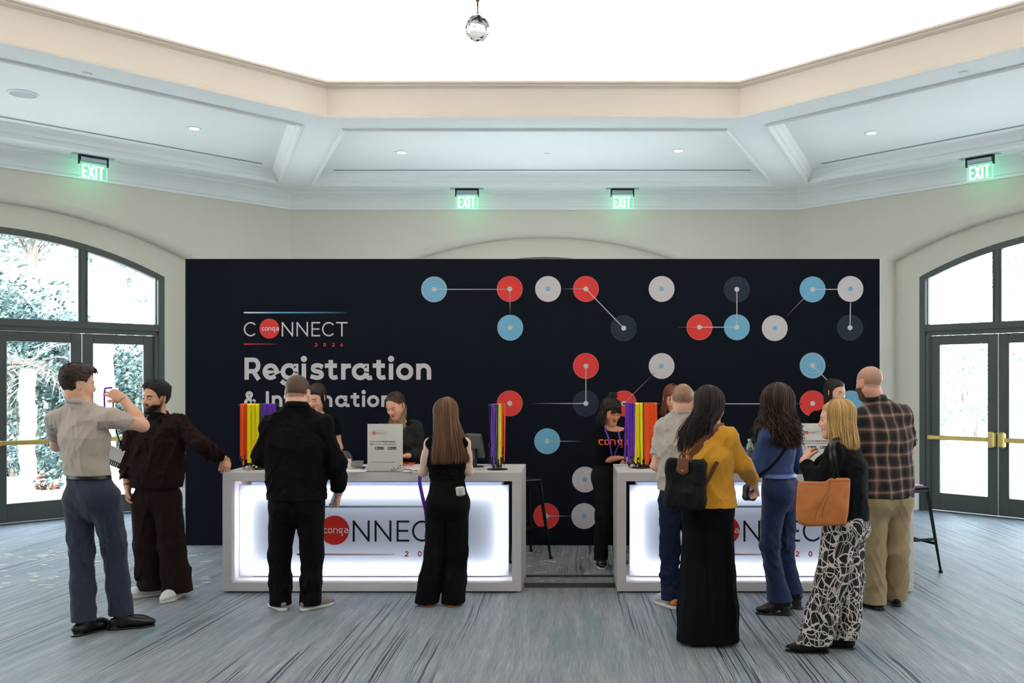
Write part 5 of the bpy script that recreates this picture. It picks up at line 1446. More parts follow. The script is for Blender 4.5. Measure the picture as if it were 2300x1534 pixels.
def watch(j, q, t, r, mt, face, name='wristwatch', parent=None, wd=.012, ph=0):
    """band round the forearm at fraction t from elbow to wrist"""
    el, wr = j['el'][q], j['wr'][q]; c = el+(wr-el)*t; d = nrm(wr-el); u = nrm(np.cross(d, V(.3, .2, 1))); v = np.cross(d, u); m = MB()
    n = 20; ring = [c+(u*math.cos(2*PI*i/n)+v*math.sin(2*PI*i/n))*r for i in range(n)]
    o = ribbon(ring, wd, .003, mt, name, parent if parent is not None else j['root'], nrmv=[tuple((p-c).tolist()) for p in ring], closed=True)
    if face is not None:
        fdir = nrm(u*math.cos(ph)+v*math.sin(ph)); m = MB(); cc = c+fdir*(r+.002); w = np.cross(d, fdir)
        m.add([tuple(cc+d*a*.014+w*b*.014+fdir*e*.004) for e in (-1, 1) for a, b in ((-1, -1), (1, -1), (1, 1), (-1, 1))], [(0, 1, 2, 3), (7, 6, 5, 4), (0, 4, 5, 1), (1, 5, 6, 2), (2, 6, 7, 3), (3, 7, 4, 0)])
        fo = m.build('watch_face', face); child(fo, o) if False else None; fo.parent = o; fo.matrix_parent_inverse = Matrix()
    return o
def belt_f(j, z, rad, h=.018, th=.004, side=None, flat=.74):
    hw = rad
    c = j['pel']*.5+j['wst']*.5; c = V(c[0], c[1], z)
    return c
def collar(j, r, zc, h, mt, name='collar', tilt=.2, open_=50, slope=.012, parent=None, back=0.0, fl=.9):
    """standing, folded collar around the neck"""
    n = 28; a0 = math.radians(open_/2); c = j['neck']+V(0, 0, zc)-j['fw']*back; sd = np.cross(j['fw'], V(0, 0, 1)); vs = []; rows = 5; m = MB()
    for i in range(n+1):
        a = a0+(2*PI-2*a0)*i/n; dr = sd*math.sin(a)+j['fw']*math.cos(a)*fl; front = (1+math.cos(a))/2
        for (rr, zz) in ((r*1.10, -1.1*h), (r*.93, h), (r*.97, h+.004), (r*1.09+slope, -.10*h), (r*1.07+slope, -.12*h)):
            vs.append(c+dr*rr+V(0, 0, zz-tilt*front*.09))
    k = rows; fs = [(i*k+q, (i+1)*k+q, (i+1)*k+q+1, i*k+q+1) for i in range(n) for q in range(k-1)]
    o = npmesh(name, np.array(vs), np.array(fs), mt, parent or j['root'], smooth=True); return o
# ---------------------------------------------------------------- man in the beige polo
def polo_man():
    J = dict(head=(174, 865, .0), hrot=(48, 4, 0), neck=(181, 903, 0), face=32, cst=(190, 985, 0), wst=(194, 1052, 0), pel=(206, 1104, 0),
             sh=[(126, 944, .09), (250, 940, -.09)], el=[(128, 1000, .32), (320, 956, .12)], wr=[(205, 960, .48), (277, 896, .16)],
             hip=[(176, 1120, .04), (236, 1116, -.02)], kn=[(184, 1240, .04), (258, 1236, .10)], an=[(188, 1400, -.03), (272, 1380, .10)], foot=[24, 66],
             hand=[((.5, .3, .6), (.2, .3, -1), False, 30), ((-.85, .15, .42), (.05, .9, -.45), True, 14, dict(curls=[6, 14, 34, 40], thumb=(28, 10)))])
    j = make_person(6.1, 'man in beige polo shirt and navy trousers holding up a purple lanyard, back to camera', J,
        dict(skin=srgb(226, 176, 148), hairc=srgb(46, 34, 28), hw=.158, waist=.132, chest=.168, shr=.052, arm=1.05, fl=.64))
    r = j['root']; hd = j['hd']
    zf = lambda az: np.interp(az, [0, .5, .9, 1.25, 1.5, 1.8, 2.2, PI], [.078, .074, .05, .0, .015, -.01, -.06, -.086])
    th = lambda az, x, y, z: .006+.018*ss(z, .05, .12)+.012*ss(y, .02, .08)*ss(z, .07, .1)+.004*ss(z, .0, .05)
    short_hair(hd, r, th, zf, srgb(46, 35, 30), seed=3, tuft=1100, tl=.030, lean=(.1, .8, .5), amp=.002)
    top = top_f(j, g=.017, sleeve=(.62, .48), slr=(.054, .064, .05), neck=-.002, hem=None)
    zb = float(V(W(190, 1068, 6.1))[2])
    top = cut(top, V(0, 0, zb+.004), V(0, 0, -1), .004)
    top.hem = zb
    top = disp(top, folds(5, .010, 20, (1, 1, .6)), .01); top = disp(top, lambda P: -.010*np.exp(-((P[:, 2]-zb-.05)/.05)**2)*np.abs(np.sin(P[:, 0]*42+P[:, 2]*9)), .012)
    solid('polo_shirt', top, .0058, C_beige, r); collar(j, .070, .002, .030, C_beige, tilt=.3, back=.004)
    tr = trousers_f(j, zb, g=.012, rs=(.098, .076, .074, .080), hemz=(.09, .10), gl=.95)
    kz = j['kn'][0][2]
    tr = tdisp(tr, lambda P: folds(9, .012, 17, (1, 1, .7))(P)*(.35+.65*np.exp(-((P[:, 2]-kz-.05)/.16)**2)+.4*ss(.3-P[:, 2], 0, .2)), .012)
    to = solid('trousers', tr, .0058, C_navyt, r)
    # belt
    tf = cut(cut(grow(trousers_f(j, zb+.04, g=.012, rs=(.098, .076, .074, .080), hemz=.1, gl=.95), .005), V(0, 0, zb+.012), V(0, 0, 1), .001), V(0, 0, zb-.024), V(0, 0, -1), .001)
    solid('belt', tf, .005, L_black, r)
    for q in (0, 1): shoe(j, q, 'dress', L_black, L_black, L=.30)
    solid('sock', U([rc(j['an'][q]+V(0, 0, -.01), j['an'][q]+V(0, 0, .06), .042, .044) for q in (0, 1)]), .006, C_black, r)
    watch(j, 1, .96, .030, L_black, None, 'bracelet', wd=.004)
    # lanyard he holds, with a badge booklet
    h = j['hands'][1]; t = V(W(233, 873, 6.3))
    e = empty('lanyard', tuple(t.tolist()), 'purple lanyard with a white badge booklet, held up by the man in the polo', 'lanyard')
    b0 = V(W(262, 1003, 6.42))
    child(ribbon(spline([t+V(.055, .01, .006), t+V(.02, .005, .004), t+V(.004, .005, -.012), V(W(235, 915, 6.33)), V(W(240, 965, 6.4)), V(W(248, 1000, 6.42))], 5), .012, .0015, M_purple, 'strap', None, nrmv=(0, -1, .1)), e)
    child(ribbon(spline([V(W(250, 884, 6.33)), V(W(254, 900, 6.34)), V(W(255, 925, 6.36)), V(W(262, 970, 6.4)), V(W(272, 1000, 6.42))], 5), .009, .0015, C_black, 'cord', None, nrmv=(0, -1, .1)), e)
    m = MB(); Mx = Matrix.Translation(Vector(W(262, 1020, 6.42))) @ Matrix.Rotation(math.radians(-22), 4, 'Y')
    Mx = Matrix.Translation(Vector(W(258, 1024, 6.42))) @ Matrix.Rotation(math.radians(22), 4, 'Y')
    m.box(-.055, .055, -.004, .004, -.035, .06, M=Mx, bev=.002); child(m.build('badge_card', M_paper), e)
    m = MB(); m.box(-.055, .055, -.0048, .0048, -.072, -.034, M=Mx)
    child(m.build('striped_panel', cloth('grey_print', (60, 60, 60))), e)
    m = MB()
    for a in range(7): m.box(-.05+a*.015, -.044+a*.015, -.0056, -.0046, -.068, -.04, M=Mx)
    child(m.build('white_stripe', M_paper), e)
    m = MB(); m.box(.03, .045, -.006, .006, .052, .072, M=Mx); child(m.build('clip', C_black), e)
polo_man()
# ---------------------------------------------------------------- bearded man in dark brown
def beard_man():
    J = dict(head=(350, 895, .0), hrot=(203, 2, -5), neck=(356, 934, 0), face=196, cst=(356, 1000, 0), wst=(353, 1060, 0), pel=(351, 1112, 0),
             sh=[(306, 962, .03), (404, 957, -.02)], el=[(284, 1035, .02), (452, 1000, -.08)], wr=[(287, 1094, -.03), (508, 1034, .22)],
             hip=[(328, 1128, .0), (376, 1126, 0)], kn=[(332, 1226, -.02), (386, 1222, -.02)], an=[(341, 1320, .02), (397, 1325, -.04)], foot=[236, 186],
             hand=[((.15, -.2, -1), (1, 0, .1), True, 26), ((.34, -.82, -.42), (.0, -.4, -.9), False, 20, dict(curls=[26, 28, 30, 32], thumb=(24, 16), spread=2))])
    j = make_person(7.15, 'bearded man in dark brown pullover and wide trousers resting a hand on the left desk', J,
        dict(skin=srgb(212, 160, 130), hairc=srgb(26, 20, 18), beard=.93, hw=.155, waist=.14, chest=.165, shr=.055, lid=.62, lipc=srgb(176, 108, 92), browc=srgb(22, 17, 15), brow=1.0))
    r = j['root']; hd = j['hd']
    zf = lambda az: np.interp(az, [0, .45, .8, 1.1, 1.35, 1.6, 1.9, 2.3, PI], [.085, .075, .055, .01, -.03, .01, -.01, -.055, -.07])
    th = lambda az, x, y, z: .007+.014*ss(z, .04, .1)+.010*ss(y, .02, .07)*ss(z, .07, .1)+.005*ss(az, 1.4, 2.2)
    short_hair(hd, r, th, zf, srgb(28, 22, 20), seed=5, tuft=1100, tl=.042, lean=(.3, -.9, .2), amp=.003)
    # beard relief
    f = j['hf']
    def bf(P):
        L = hd.loc(P); x, y, z = L.T; zt = -.040-.016*ss(np.abs(x), .062, .02)+.03*ss(-y, -.024, -.008)+.005*np.sin(x*520+z*300)*np.sin(y*610); m = ss(zt-z, 0, .014)*ss(y, -.004, .02)
        lip = ss(1-((x/.022)**2+((z+.063)/.010)**2), -.3, .3); m = m*(1-lip); ms = ss(1-((x/.036)**2+((z+.0505)/.0075)**2), -.2, .5)*ss(y, .06, .07)*.7; m = np.maximum(m, ms)
        return f(P)-(.0022*m-.003*(1-m))-np.sin(x*900)*np.sin(z*800+y*400)*.0011*m
    g = F(bf, hd.c-.15, hd.c+.15); solid('beard', g, .0026, M_hairv, r, vcol=lambda v: np.tile(np.array(srgb(44, 31, 25)), (len(v), 1))*(1+.5*np.sin(v[:, :1]*900)*np.sin(v[:, 2:]*700)), clip=(hd.w(0, 0, 0)-V(.1, .12, .14), hd.w(0, 0, 0)+V(.1, .12, .0)))
    zh = float(V(W(355, 1094, 7.15))[2])
    top = top_f(j, g=.034, sleeve=(1.62, 1.72), slr=(.066, .066, .050), neck=.0, hem=zh, wv=(1.03, 1.22, 1.05))
    top = disp(top, folds(11, .016, 15, (1, 1, 1.3)), .014)
    solid('pullover', top, .006, C_brown, r); collar(j, .074, .006, .034, C_brown, tilt=.55, open_=60, slope=.02)
    nk = cut(cut(grow(j['neckf'], .008), j['neck']+V(0, 0, .022), V(0, 0, 1)-j['fw']*.2, .003), j['neck']-V(0, 0, .05), V(0, 0, -1), .003); solid('undershirt', nk, .005, C_black, r)
    tr = trousers_f(j, zh+.03, g=.02, rs=(.108, .100, .098, .118), hemz=(.055, .05), gl=.9)
    tr = tdisp(tr, lambda P: folds(14, .016, 13, (1, 1, .5))(P)*(.5+.8*ss(.35-P[:, 2], 0, .25)), .02)
    solid('trousers', tr, .0065, C_brown, r)
    for q in (0, 1): shoe(j, q, 'sneaker', L_white, M_rubw, L=.29, wdt=.05)
    watch(j, 1, .93, .031, M_steel, M_steel, ph=2.6); watch(j, 0, .90, .031, L_black, L_black, ph=3.6); watch(j, 0, .97, .029, L_brown, None, 'bracelet', wd=.004)
beard_man()
def tie(j, q, r0, r1): return None
def print_text(j, root, txt, c, right, up, H, mt_col, name='shirt_print', f=None, w=.17):
    """lettering laid on cloth: centre c, axes right/up, projected onto the garment f"""
    m = MB(); c = V(c); right = nrm(right); up = nrm(up); n = nrm(np.cross(right, up))
    def T(x, y, lay=0):
        p = c+right*x+up*y; return tuple(float(a) for a in p)
    tot = sum(techno(ch)[0]+.14 for ch in txt)*H
    put_text(m, txt, -tot/2, 0, H, T, mt_col, techno, w=w, gap=.14, q=.12)
    P = np.array(m.v, f4)
    # subdivide is not needed at this size; march every vertex along n to the cloth
    t = np.zeros(len(P), f4)+.25
    for _ in range(70):
        Q = P+n*t[:, None]; d = f(Q); t = t-np.where(d > .0008, np.minimum(d, .02)*.85, 0)
    Q = P+n*(t+.0035)[:, None]; m.v = [tuple(float(a) for a in p) for p in Q]
    child(m.build(name, M_print, recalc=False), root)
C_prt = srgb(236, 92, 58)
def neck_lanyard(j, f, zbot, mt, wdt=.014, x=.05, name='lanyard', lab=None, cx=0):
    """ribbon round the neck hanging on the chest, laid on garment f"""
    fw = j['fw']; sd = j['side']; c = j['neck']; MARG[0] = .3
    if float(np.cross(fw, V(0, 0, 1))@sd) < 0: pass
    pts = []
    L = float(c[2]-zbot)
    path = [(-.012-(x-.007)*(q/10), 0, -L*(1-q/10)-.03*(q/10)) for q in range(11)]
    rgt = nrm(np.cross(fw, V(0, 0, 1)))
    def surf(a, z):
        p = c+rgt*(a+cx)+V(0, 0, z)+fw*.30
        for _ in range(60):
            d = float(f(p[None].astype(f4))[0])
            if d < .004 or float((p-c)@fw) < -.02: break
            p = p-fw*min(d*.8, .02)
        return p+fw*.0035
    A = [surf(a, z) for a, _, z in path]; B = [surf(-a, z) for a, _, z in path][::-1]
    back = [c+rgt*-.062+V(0, 0, .012), c-fw*.055+rgt*-.03+V(0, 0, .02), c-fw*.055+rgt*.03+V(0, 0, .02), c+rgt*.062+V(0, 0, .012)]
    pts = A+back+B; P = spline(pts, 2); nv = []
    for p in P:
        d = p-c; nv.append(tuple((fw*float(max(.2, d@fw*10)) + rgt*float(d@rgt)*4 - fw*float(max(0, -(d@fw))*30)).tolist()) if True else None)
    e = empty('lanyard', tuple(float(a) for a in A[0]), lab, 'lanyard')
    child(ribbon(P, wdt, .0015, mt, 'strap', None, nrmv=nv), e)
    m = MB(); z0 = A[0]; m.tube([tuple(z0+V(0, 0, .0)), tuple(z0+rgt*.012+V(0, 0, -.02))], .004, 6); m.box(-.008, .008, -.003, .003, -.05, -.015, M=Matrix.Translation(Vector(z0.tolist())+Vector((rgt*.012).tolist()))); child(m.build('clip', M_black), e)
    return e
# ---------------------------------------------------------------- man in the black jacket
def jacket_man():
    J = dict(head=(668, 884, .03), hrot=(2, 20, 0), neck=(667, 910, -.02), face=0, cst=(666, 1000, 0), wst=(666, 1068, 0), pel=(667, 1118, 0),
             sh=[(610, 955, 0), (724, 955, 0)], el=[(588, 1026, .05), (757, 1040, .02)], wr=[(640, 1035, .33), (760, 1108, .14)],
             hip=[(638, 1132, 0), (697, 1132, 0)], kn=[(628, 1245, .03), (701, 1245, .03)], an=[(630, 1368, .03), (697, 1368, .03)], foot=[-35, 38],
             hand=[((.7, .5, .1), (0, 0, -1), False, 30), ((-.12, .3, -.9), (-.9, 0, .15), True, 42, dict(thumb=(30, 25)))])
    j = make_person(6.71, 'stout man in black jacket and grey sneakers, back turned, at the left desk', J,
        dict(skin=srgb(226, 170, 146), hairc=srgb(70, 56, 46), hw=.178, waist=.178, chest=.19, shr=.058, arm=1.15, neckr=.064, jaw=1.08, hs=1.04, belly=.06,
             stubble=(srgb(112, 84, 66), .8, lambda az: np.interp(az, [0, .8, 1.3, 1.7, 2.2, PI], [.08, .06, .0, .0, -.05, -.06]))))
    r = j['root']; hd = j['hd']
    zf = lambda az: np.interp(az, [0, .5, .9, 1.25, 1.5, 1.8, 2.2, PI], [.082, .075, .05, .01, .02, .0, -.035, -.045])
    short_hair(hd, r, lambda az, x, y, z: .004+.004*ss(z, .02, .1), zf, srgb(84, 64, 50), seed=8, tuft=1500, tl=.012, lean=(0, .6, .3), amp=.0012, tint=.2, lift_t=.25)
    zh = float(V(W(666, 1121, 6.71))[2])
    top = top_f(j, g=.026, sleeve=(1.9, 1.88), slr=(.062, .072, .052), hem=zh, flare=1.08, wv=(1.03, 1.04, 1.02), neck=.02)
    top = sub(top, rc(V(W(667, 1128, 6.71))-j['fw']*.26, V(W(667, 1088, 6.71))-j['fw']*.26, .012, .002, flat=6, side=(1, 0, 0)), .004) if False else top
    top = disp(top, folds(21, .013, 15, (1, 1, .7)), .012)
    solid('jacket', top, .006, C_blackw, r); collar(j, .080, -.002, .030, C_blackw, tilt=.2, slope=.014, open_=80)
    tr = trousers_f(j, zh+.05, g=.012, rs=(.108, .082, .078, .080), hemz=(.035, .035), gl=.95)
    tr = tdisp(tr, lambda P: folds(23, .013, 16, (1, 1, .8))(P)*(.5+.8*ss(.4-P[:, 2], 0, .3)), .014); solid('trousers', tr, .006, C_denimb if False else C_black, r)
    for q in (0, 1):
        u = shoe(j, q, 'sneaker', M_canvas, M_rubw, L=.29, wdt=.05)
        yaw = math.radians(J['foot'][q]); d = V(math.sin(yaw), math.cos(yaw), 0); s = V(math.cos(yaw), -math.sin(yaw), 0); a = j['an'][q]; m = MB()
        for k in range(3):
            for sd in (-1, 1):
                b = V(a[0], a[1], 0)+d*(.0+.022*k); m.tube([tuple(b+s*sd*.050+V(0, 0, .03)), tuple(b+d*.006+s*sd*.047+V(0, 0, .055)), tuple(b+d*.01+s*sd*.036+V(0, 0, .078))], .0045, 5)
        o = m.build('navy_stripe', C_navyt, smooth=True); o.parent = u; o.matrix_parent_inverse = Matrix()
    m = MB(); c = V(W(749, 1120, 6.86)); Mx = Matrix.Translation(Vector(c.tolist())) @ Matrix.Rotation(.35, 4, 'Y') @ Matrix.Rotation(.5, 4, 'Z')
    e = empty('phone', tuple(c.tolist()), 'pale blue phone held low in the right hand of the man in the black jacket', 'phone')
    m.box(-.004, .004, -.036, .036, -.07, .07, M=Mx, bev=.003); child(m.build('case', mat('pale_blue', srgb(150, 175, 200), .4)), e)
    m = MB(); m.box(.0035, .005, -.032, .032, -.065, .065, M=Mx); child(m.build('screen', mat('dark_glass', (.01, .012, .02), .08)), e)
jacket_man()
# ---------------------------------------------------------------- woman with long straight brown hair
def long_hair_woman():
    J = dict(head=(1000, 934, .02), hrot=(-34, 14, 3), neck=(1004, 968, 0), face=-6, cst=(1004, 1030, 0), wst=(1005, 1078, 0), pel=(1006, 1118, 0),
             sh=[(966, 996, .0), (1044, 996, .0)], el=[(950, 1060, .03), (1053, 1058, .03)], wr=[(975, 1035, .28), (1035, 1036, .28)],
             hip=[(988, 1130, 0), (1026, 1130, 0)], kn=[(978, 1240, .02), (1024, 1240, .02)], an=[(962, 1355, .02), (1019, 1358, .02)], foot=[-14, 8],
             hand=[((.5, .6, .1), (0, 0, -1), False, 35), ((-.3, .7, .1), (0, 0, -1), True, 35)])
    j = make_person(6.85, 'woman with long straight brown hair in a black sleeveless top at the left desk', J,
        dict(fem=True, skin=srgb(238, 200, 184), hairc=srgb(60, 40, 28), hw=.150, waist=.118, chest=.135, shr=.040, arm=.86, fl=.66, hs=.95))
    r = j['root']; hd = j['hd']
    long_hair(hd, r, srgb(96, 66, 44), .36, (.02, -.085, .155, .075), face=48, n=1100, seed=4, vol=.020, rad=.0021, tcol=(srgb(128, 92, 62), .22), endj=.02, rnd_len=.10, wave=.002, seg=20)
    zb = float(V(W(1005, 1070, 6.85))[2])
    top = top_f(j, g=.011, sleeve=0, neck=.008, bust=.95)
    top = cut(top, V(0, 0, zb-.01), V(0, 0, -1), .003)
    for q in (0, 1): top = sub(top, rc(j['sh'][q]+j['side']*(2*q-1)*.030+V(0, 0, .03), j['sh'][q]+j['side']*(2*q-1)*.030-V(0, 0, .09), .034, .036), .008)
    top = disp(top, lambda P: folds(31, .009, 18, (1, 1, 2.2))(P)*ss(zb+.2-P[:, 2], 0, .15), .012)
    solid('top', top, .005, C_tee, r)
    tr = trousers_f(j, zb, g=.012, rs=(.092, .086, .088, .092), hemz=(.02, .02), gl=1.02)
    tr = tdisp(tr, lambda P: folds(33, .010, 15, (1.2, 1.2, .3))(P)*ss(.85-P[:, 2], 0, .4), .012); solid('trousers', tr, .0058, C_black, r)
    wb = cut(cut(grow(trousers_f(j, zb+.03, g=.012, rs=(.092, .086, .088, .092), gl=1.02), .004), V(0, 0, zb+.006), V(0, 0, 1), .001), V(0, 0, zb-.03), V(0, 0, -1), .001); solid('waistband', wb, .005, C_blackw, r)
    for q in (0, 1): shoe(j, q, 'flat', L_brown if False else mat('tan_suede', srgb(176, 112, 72), .7), mat('tan_sole', srgb(150, 96, 62), .6), L=.255, wdt=.042)
    c = V(W(1034, 1103, 6.85-.155)); m = MB(); Mx = Matrix.Translation(Vector(c.tolist())) @ Matrix.Rotation(math.radians(-6), 4, 'Y') @ Matrix.Rotation(math.radians(12), 4, 'X')
    e = empty('microphone_pack', tuple(c.tolist()), 'small white wireless pack clipped to the back pocket of the long haired woman', 'wireless pack')
    m.box(-.034, .034, -.008, .012, -.038, .034, M=Mx, bev=.010); child(m.build('case', mat('white_plastic', srgb(225, 222, 216), .4)), e)
    m = MB(); m.tube([tuple(Mx @ Vector((0, -.010, z))) for z in (-.018, .006)], .0016, 5); m.box(-.012, .012, -.009, -.007, -.038, -.026, M=Mx); child(m.build('logo_mark', M_alu), e)
    # purple strap hanging from her left hand
    p = spline([V(W(952, 1045, 7.05)), V(W(941, 1075, 6.98)), V(W(946, 1110, 6.95)), V(W(955, 1150, 6.93)), V(W(957, 1185, 6.93))], 5)
    e = empty('lanyard', tuple(p[0].tolist()), 'purple lanyard hanging from the left hand of the long haired woman', 'lanyard')
    child(ribbon(p, .016, .0015, M_purple, 'strap', None, nrmv=(.5, -1, 0)), e); child(ribbon([q+V(.012, .004, 0) for q in p[:-4]], .016, .0015, M_purple, 'strap', None, nrmv=(-.3, -1, 0)), e)
    m = MB(); m.tube([tuple(p[-1]), tuple(p[-1]-V(0, 0, .03))], .004, 6); child(m.build('clip', M_black), e)
long_hair_woman()
# ---------------------------------------------------------------- staff behind the desks
def staff(Y, label, J, S, hairfn, top_mt, pants=C_denimb, sleeve=.55, g=.014, text=None, lan=None, slr=(.05, .05, .04), open_card=None, boxy=1.0, shoes=(L_black, M_rubw), textH=.042, low=True):
    j = make_person(Y, label, J, S); r = j['root']; hairfn(j, r)
    zh = .92 if 'hem' not in S else S['hem']-.02
    tf = top_f(j, g=g, sleeve=sleeve, slr=slr, hem=zh, neck=.006, bust=.95, wv=(1.0, 1.08*boxy, 1.0*boxy), necktilt=.5)
    tf = disp(tf, folds(S.get('seed', 40), .008, 17, (1, 1, .8)), .01)
    solid(S.get('topname', 'shirt'), tf, .0058, top_mt, r)
    tr = trousers_f(j, zh+.06, g=.013, rs=(.088, .068, .062, .066), hemz=(.06, .06), gl=.98)
    tr = tdisp(tr, lambda P: folds(S.get('seed', 40)+1, .009, 17, (1, 1, 1.1))(P)*(.4+.8*ss(.5-P[:, 2], 0, .3)), .012); solid('jeans', tr, .0062, pants, r)
    for q in (0, 1): shoe(j, q, 'sneaker', shoes[0], shoes[1], L=.26, wdt=.045)
    j['tf'] = tf
    if text:
        c, sc = text; MARG[0] = .5
        rgt = -nrm(np.cross(j['fw'], V(0, 0, 1))); print_text(j, r, 'conga', j['cst']+j['fw']*.02+V(0, 0, c[1])+rgt*c[0], rgt, V(0, 0, 1), textH, C_prt, f=grow(tf, 0) if open_card is None else open_card(j))
    if lan: neck_lanyard(j, tf if open_card is None else open_card(j), lan[0], M_purple, lab=lan[1], cx=lan[2] if len(lan) > 2 else 0)
    return j
def bun_woman():
    def hair(j, r):
        hd = j['hd']; col = srgb(34, 24, 20)
        long_hair(hd, r, col, .125, (0, -.02, .108, .10), face=62, n=420, seed=12, vol=.016, wave=.006, rad=.0026, endj=.05, rnd_len=.3, seg=16, name='hair')
        zf = lambda az: np.interp(az, [0, .5, .9, 1.25, 1.6, 2.2, PI], [.052, .05, .03, .0, -.01, -.05, -.06])
        short_hair(hd, r, lambda az, x, y, z: .011+.010*ss(z, .04, .1), zf, col, seed=13, tuft=500, tl=.04, lean=(.1, -.3, .6), amp=.002, name='hair_crown')
        # fringe
        R = np.random.RandomState(3); n = 120; x = (R.rand(n)-.5)*.115; t = np.linspace(0, 1, 8)[None]
        xx = x[:, None]*(.75+.4*t); y = .055+.045*np.sin(t*1.7)-.25*(x[:, None]**2)*6*t+0*xx; z = .108-.078*t-.35*np.abs(x[:, None])*t*.6+R.randn(n, 1)*.004*t
        L = np.stack([xx, y+R.randn(n, 1)*.002, z], -1)*hd.k; P = hd.c+L@hd.M.T
        v, q = strand_mesh(P, np.ones((n, 8))*.0024*np.linspace(1, .5, 8)[None]); npmesh('fringe', v, q, M_hairv, r, vcol=np.repeat(np.clip(np.array(col)*(1+.3*R.randn(n*8, 1)), 0, 1), 4, 0))
        # top knot
        m = MB(); c = hd.w(-.01, -.025, .166)
        for i in range(46):
            a = R.rand()*6.28; b = (R.rand()-.5)*2.2; rr = .022+.008*R.rand(); ring = [tuple(float(u) for u in (c+V(math.cos(a+u2)*rr*(1.25), math.sin(a+u2)*rr, math.sin(b+u2*1.7)*.018+.004*R.randn()))) for u2 in np.linspace(0, 3.4, 9)]
            m.tube(ring, [.001, .004, .005, .005, .005, .005, .004, .003, .001], 5, col=tuple(np.clip(np.array(col)*(1+.3*R.randn()), 0, 1)))
        child(m.build('top_knot', M_hairv, smooth=True), r)
        for s in (-1, 1):
            m = MB(); m.lathe([(.0, -.006), (.005, -.003), (.005, .003), (0, .006)], c=tuple(float(u) for u in hd.w(s*.080, .004, -.034)), n=10); child(m.build('earring', M_steel, smooth=True), r)
    J = dict(head=(1372, 926, -.02), hrot=(150, 17, 0), neck=(1371, 963, 0), face=168, cst=(1371, 1000, 0), wst=(1368, 1036, .03), pel=(1367, 1060, .05),
             sh=[(1347, 975, .03), (1409, 973, -.01)], el=[(1344, 1036, .04), (1425, 1030, .0)], wr=[(1389, 1029, -.16), (1416, 1033, -.2)],
             hip=[(1352, 1070, .04), (1384, 1070, .04)], kn=[(1354, 1160, .0), (1388, 1160, .03)], an=[(1350, 1260, -.02), (1392, 1262, .02)], foot=[178, 165],
             hand=[((.9, -.35, .05), (0, -.1, -1), True, 22), ((-.6, -.6, -.1), (0, 0, -1), False, 25)])
    j = staff(8.33, 'dark haired woman with top knot and fringe standing in the gap between the desks', J,
        dict(fem=True, skin=srgb(202, 142, 108), hairc=srgb(30, 20, 16), hw=.148, waist=.118, chest=.138, lid=.85, seed=44, hem=.955, lipc=srgb(150, 78, 66), brow=1, hs=.95),
        hair, C_tee, sleeve=.55, text=((.0, .012), 1), lan=(1.02, 'purple lanyard round the neck of the woman with the top knot'), textH=.05)
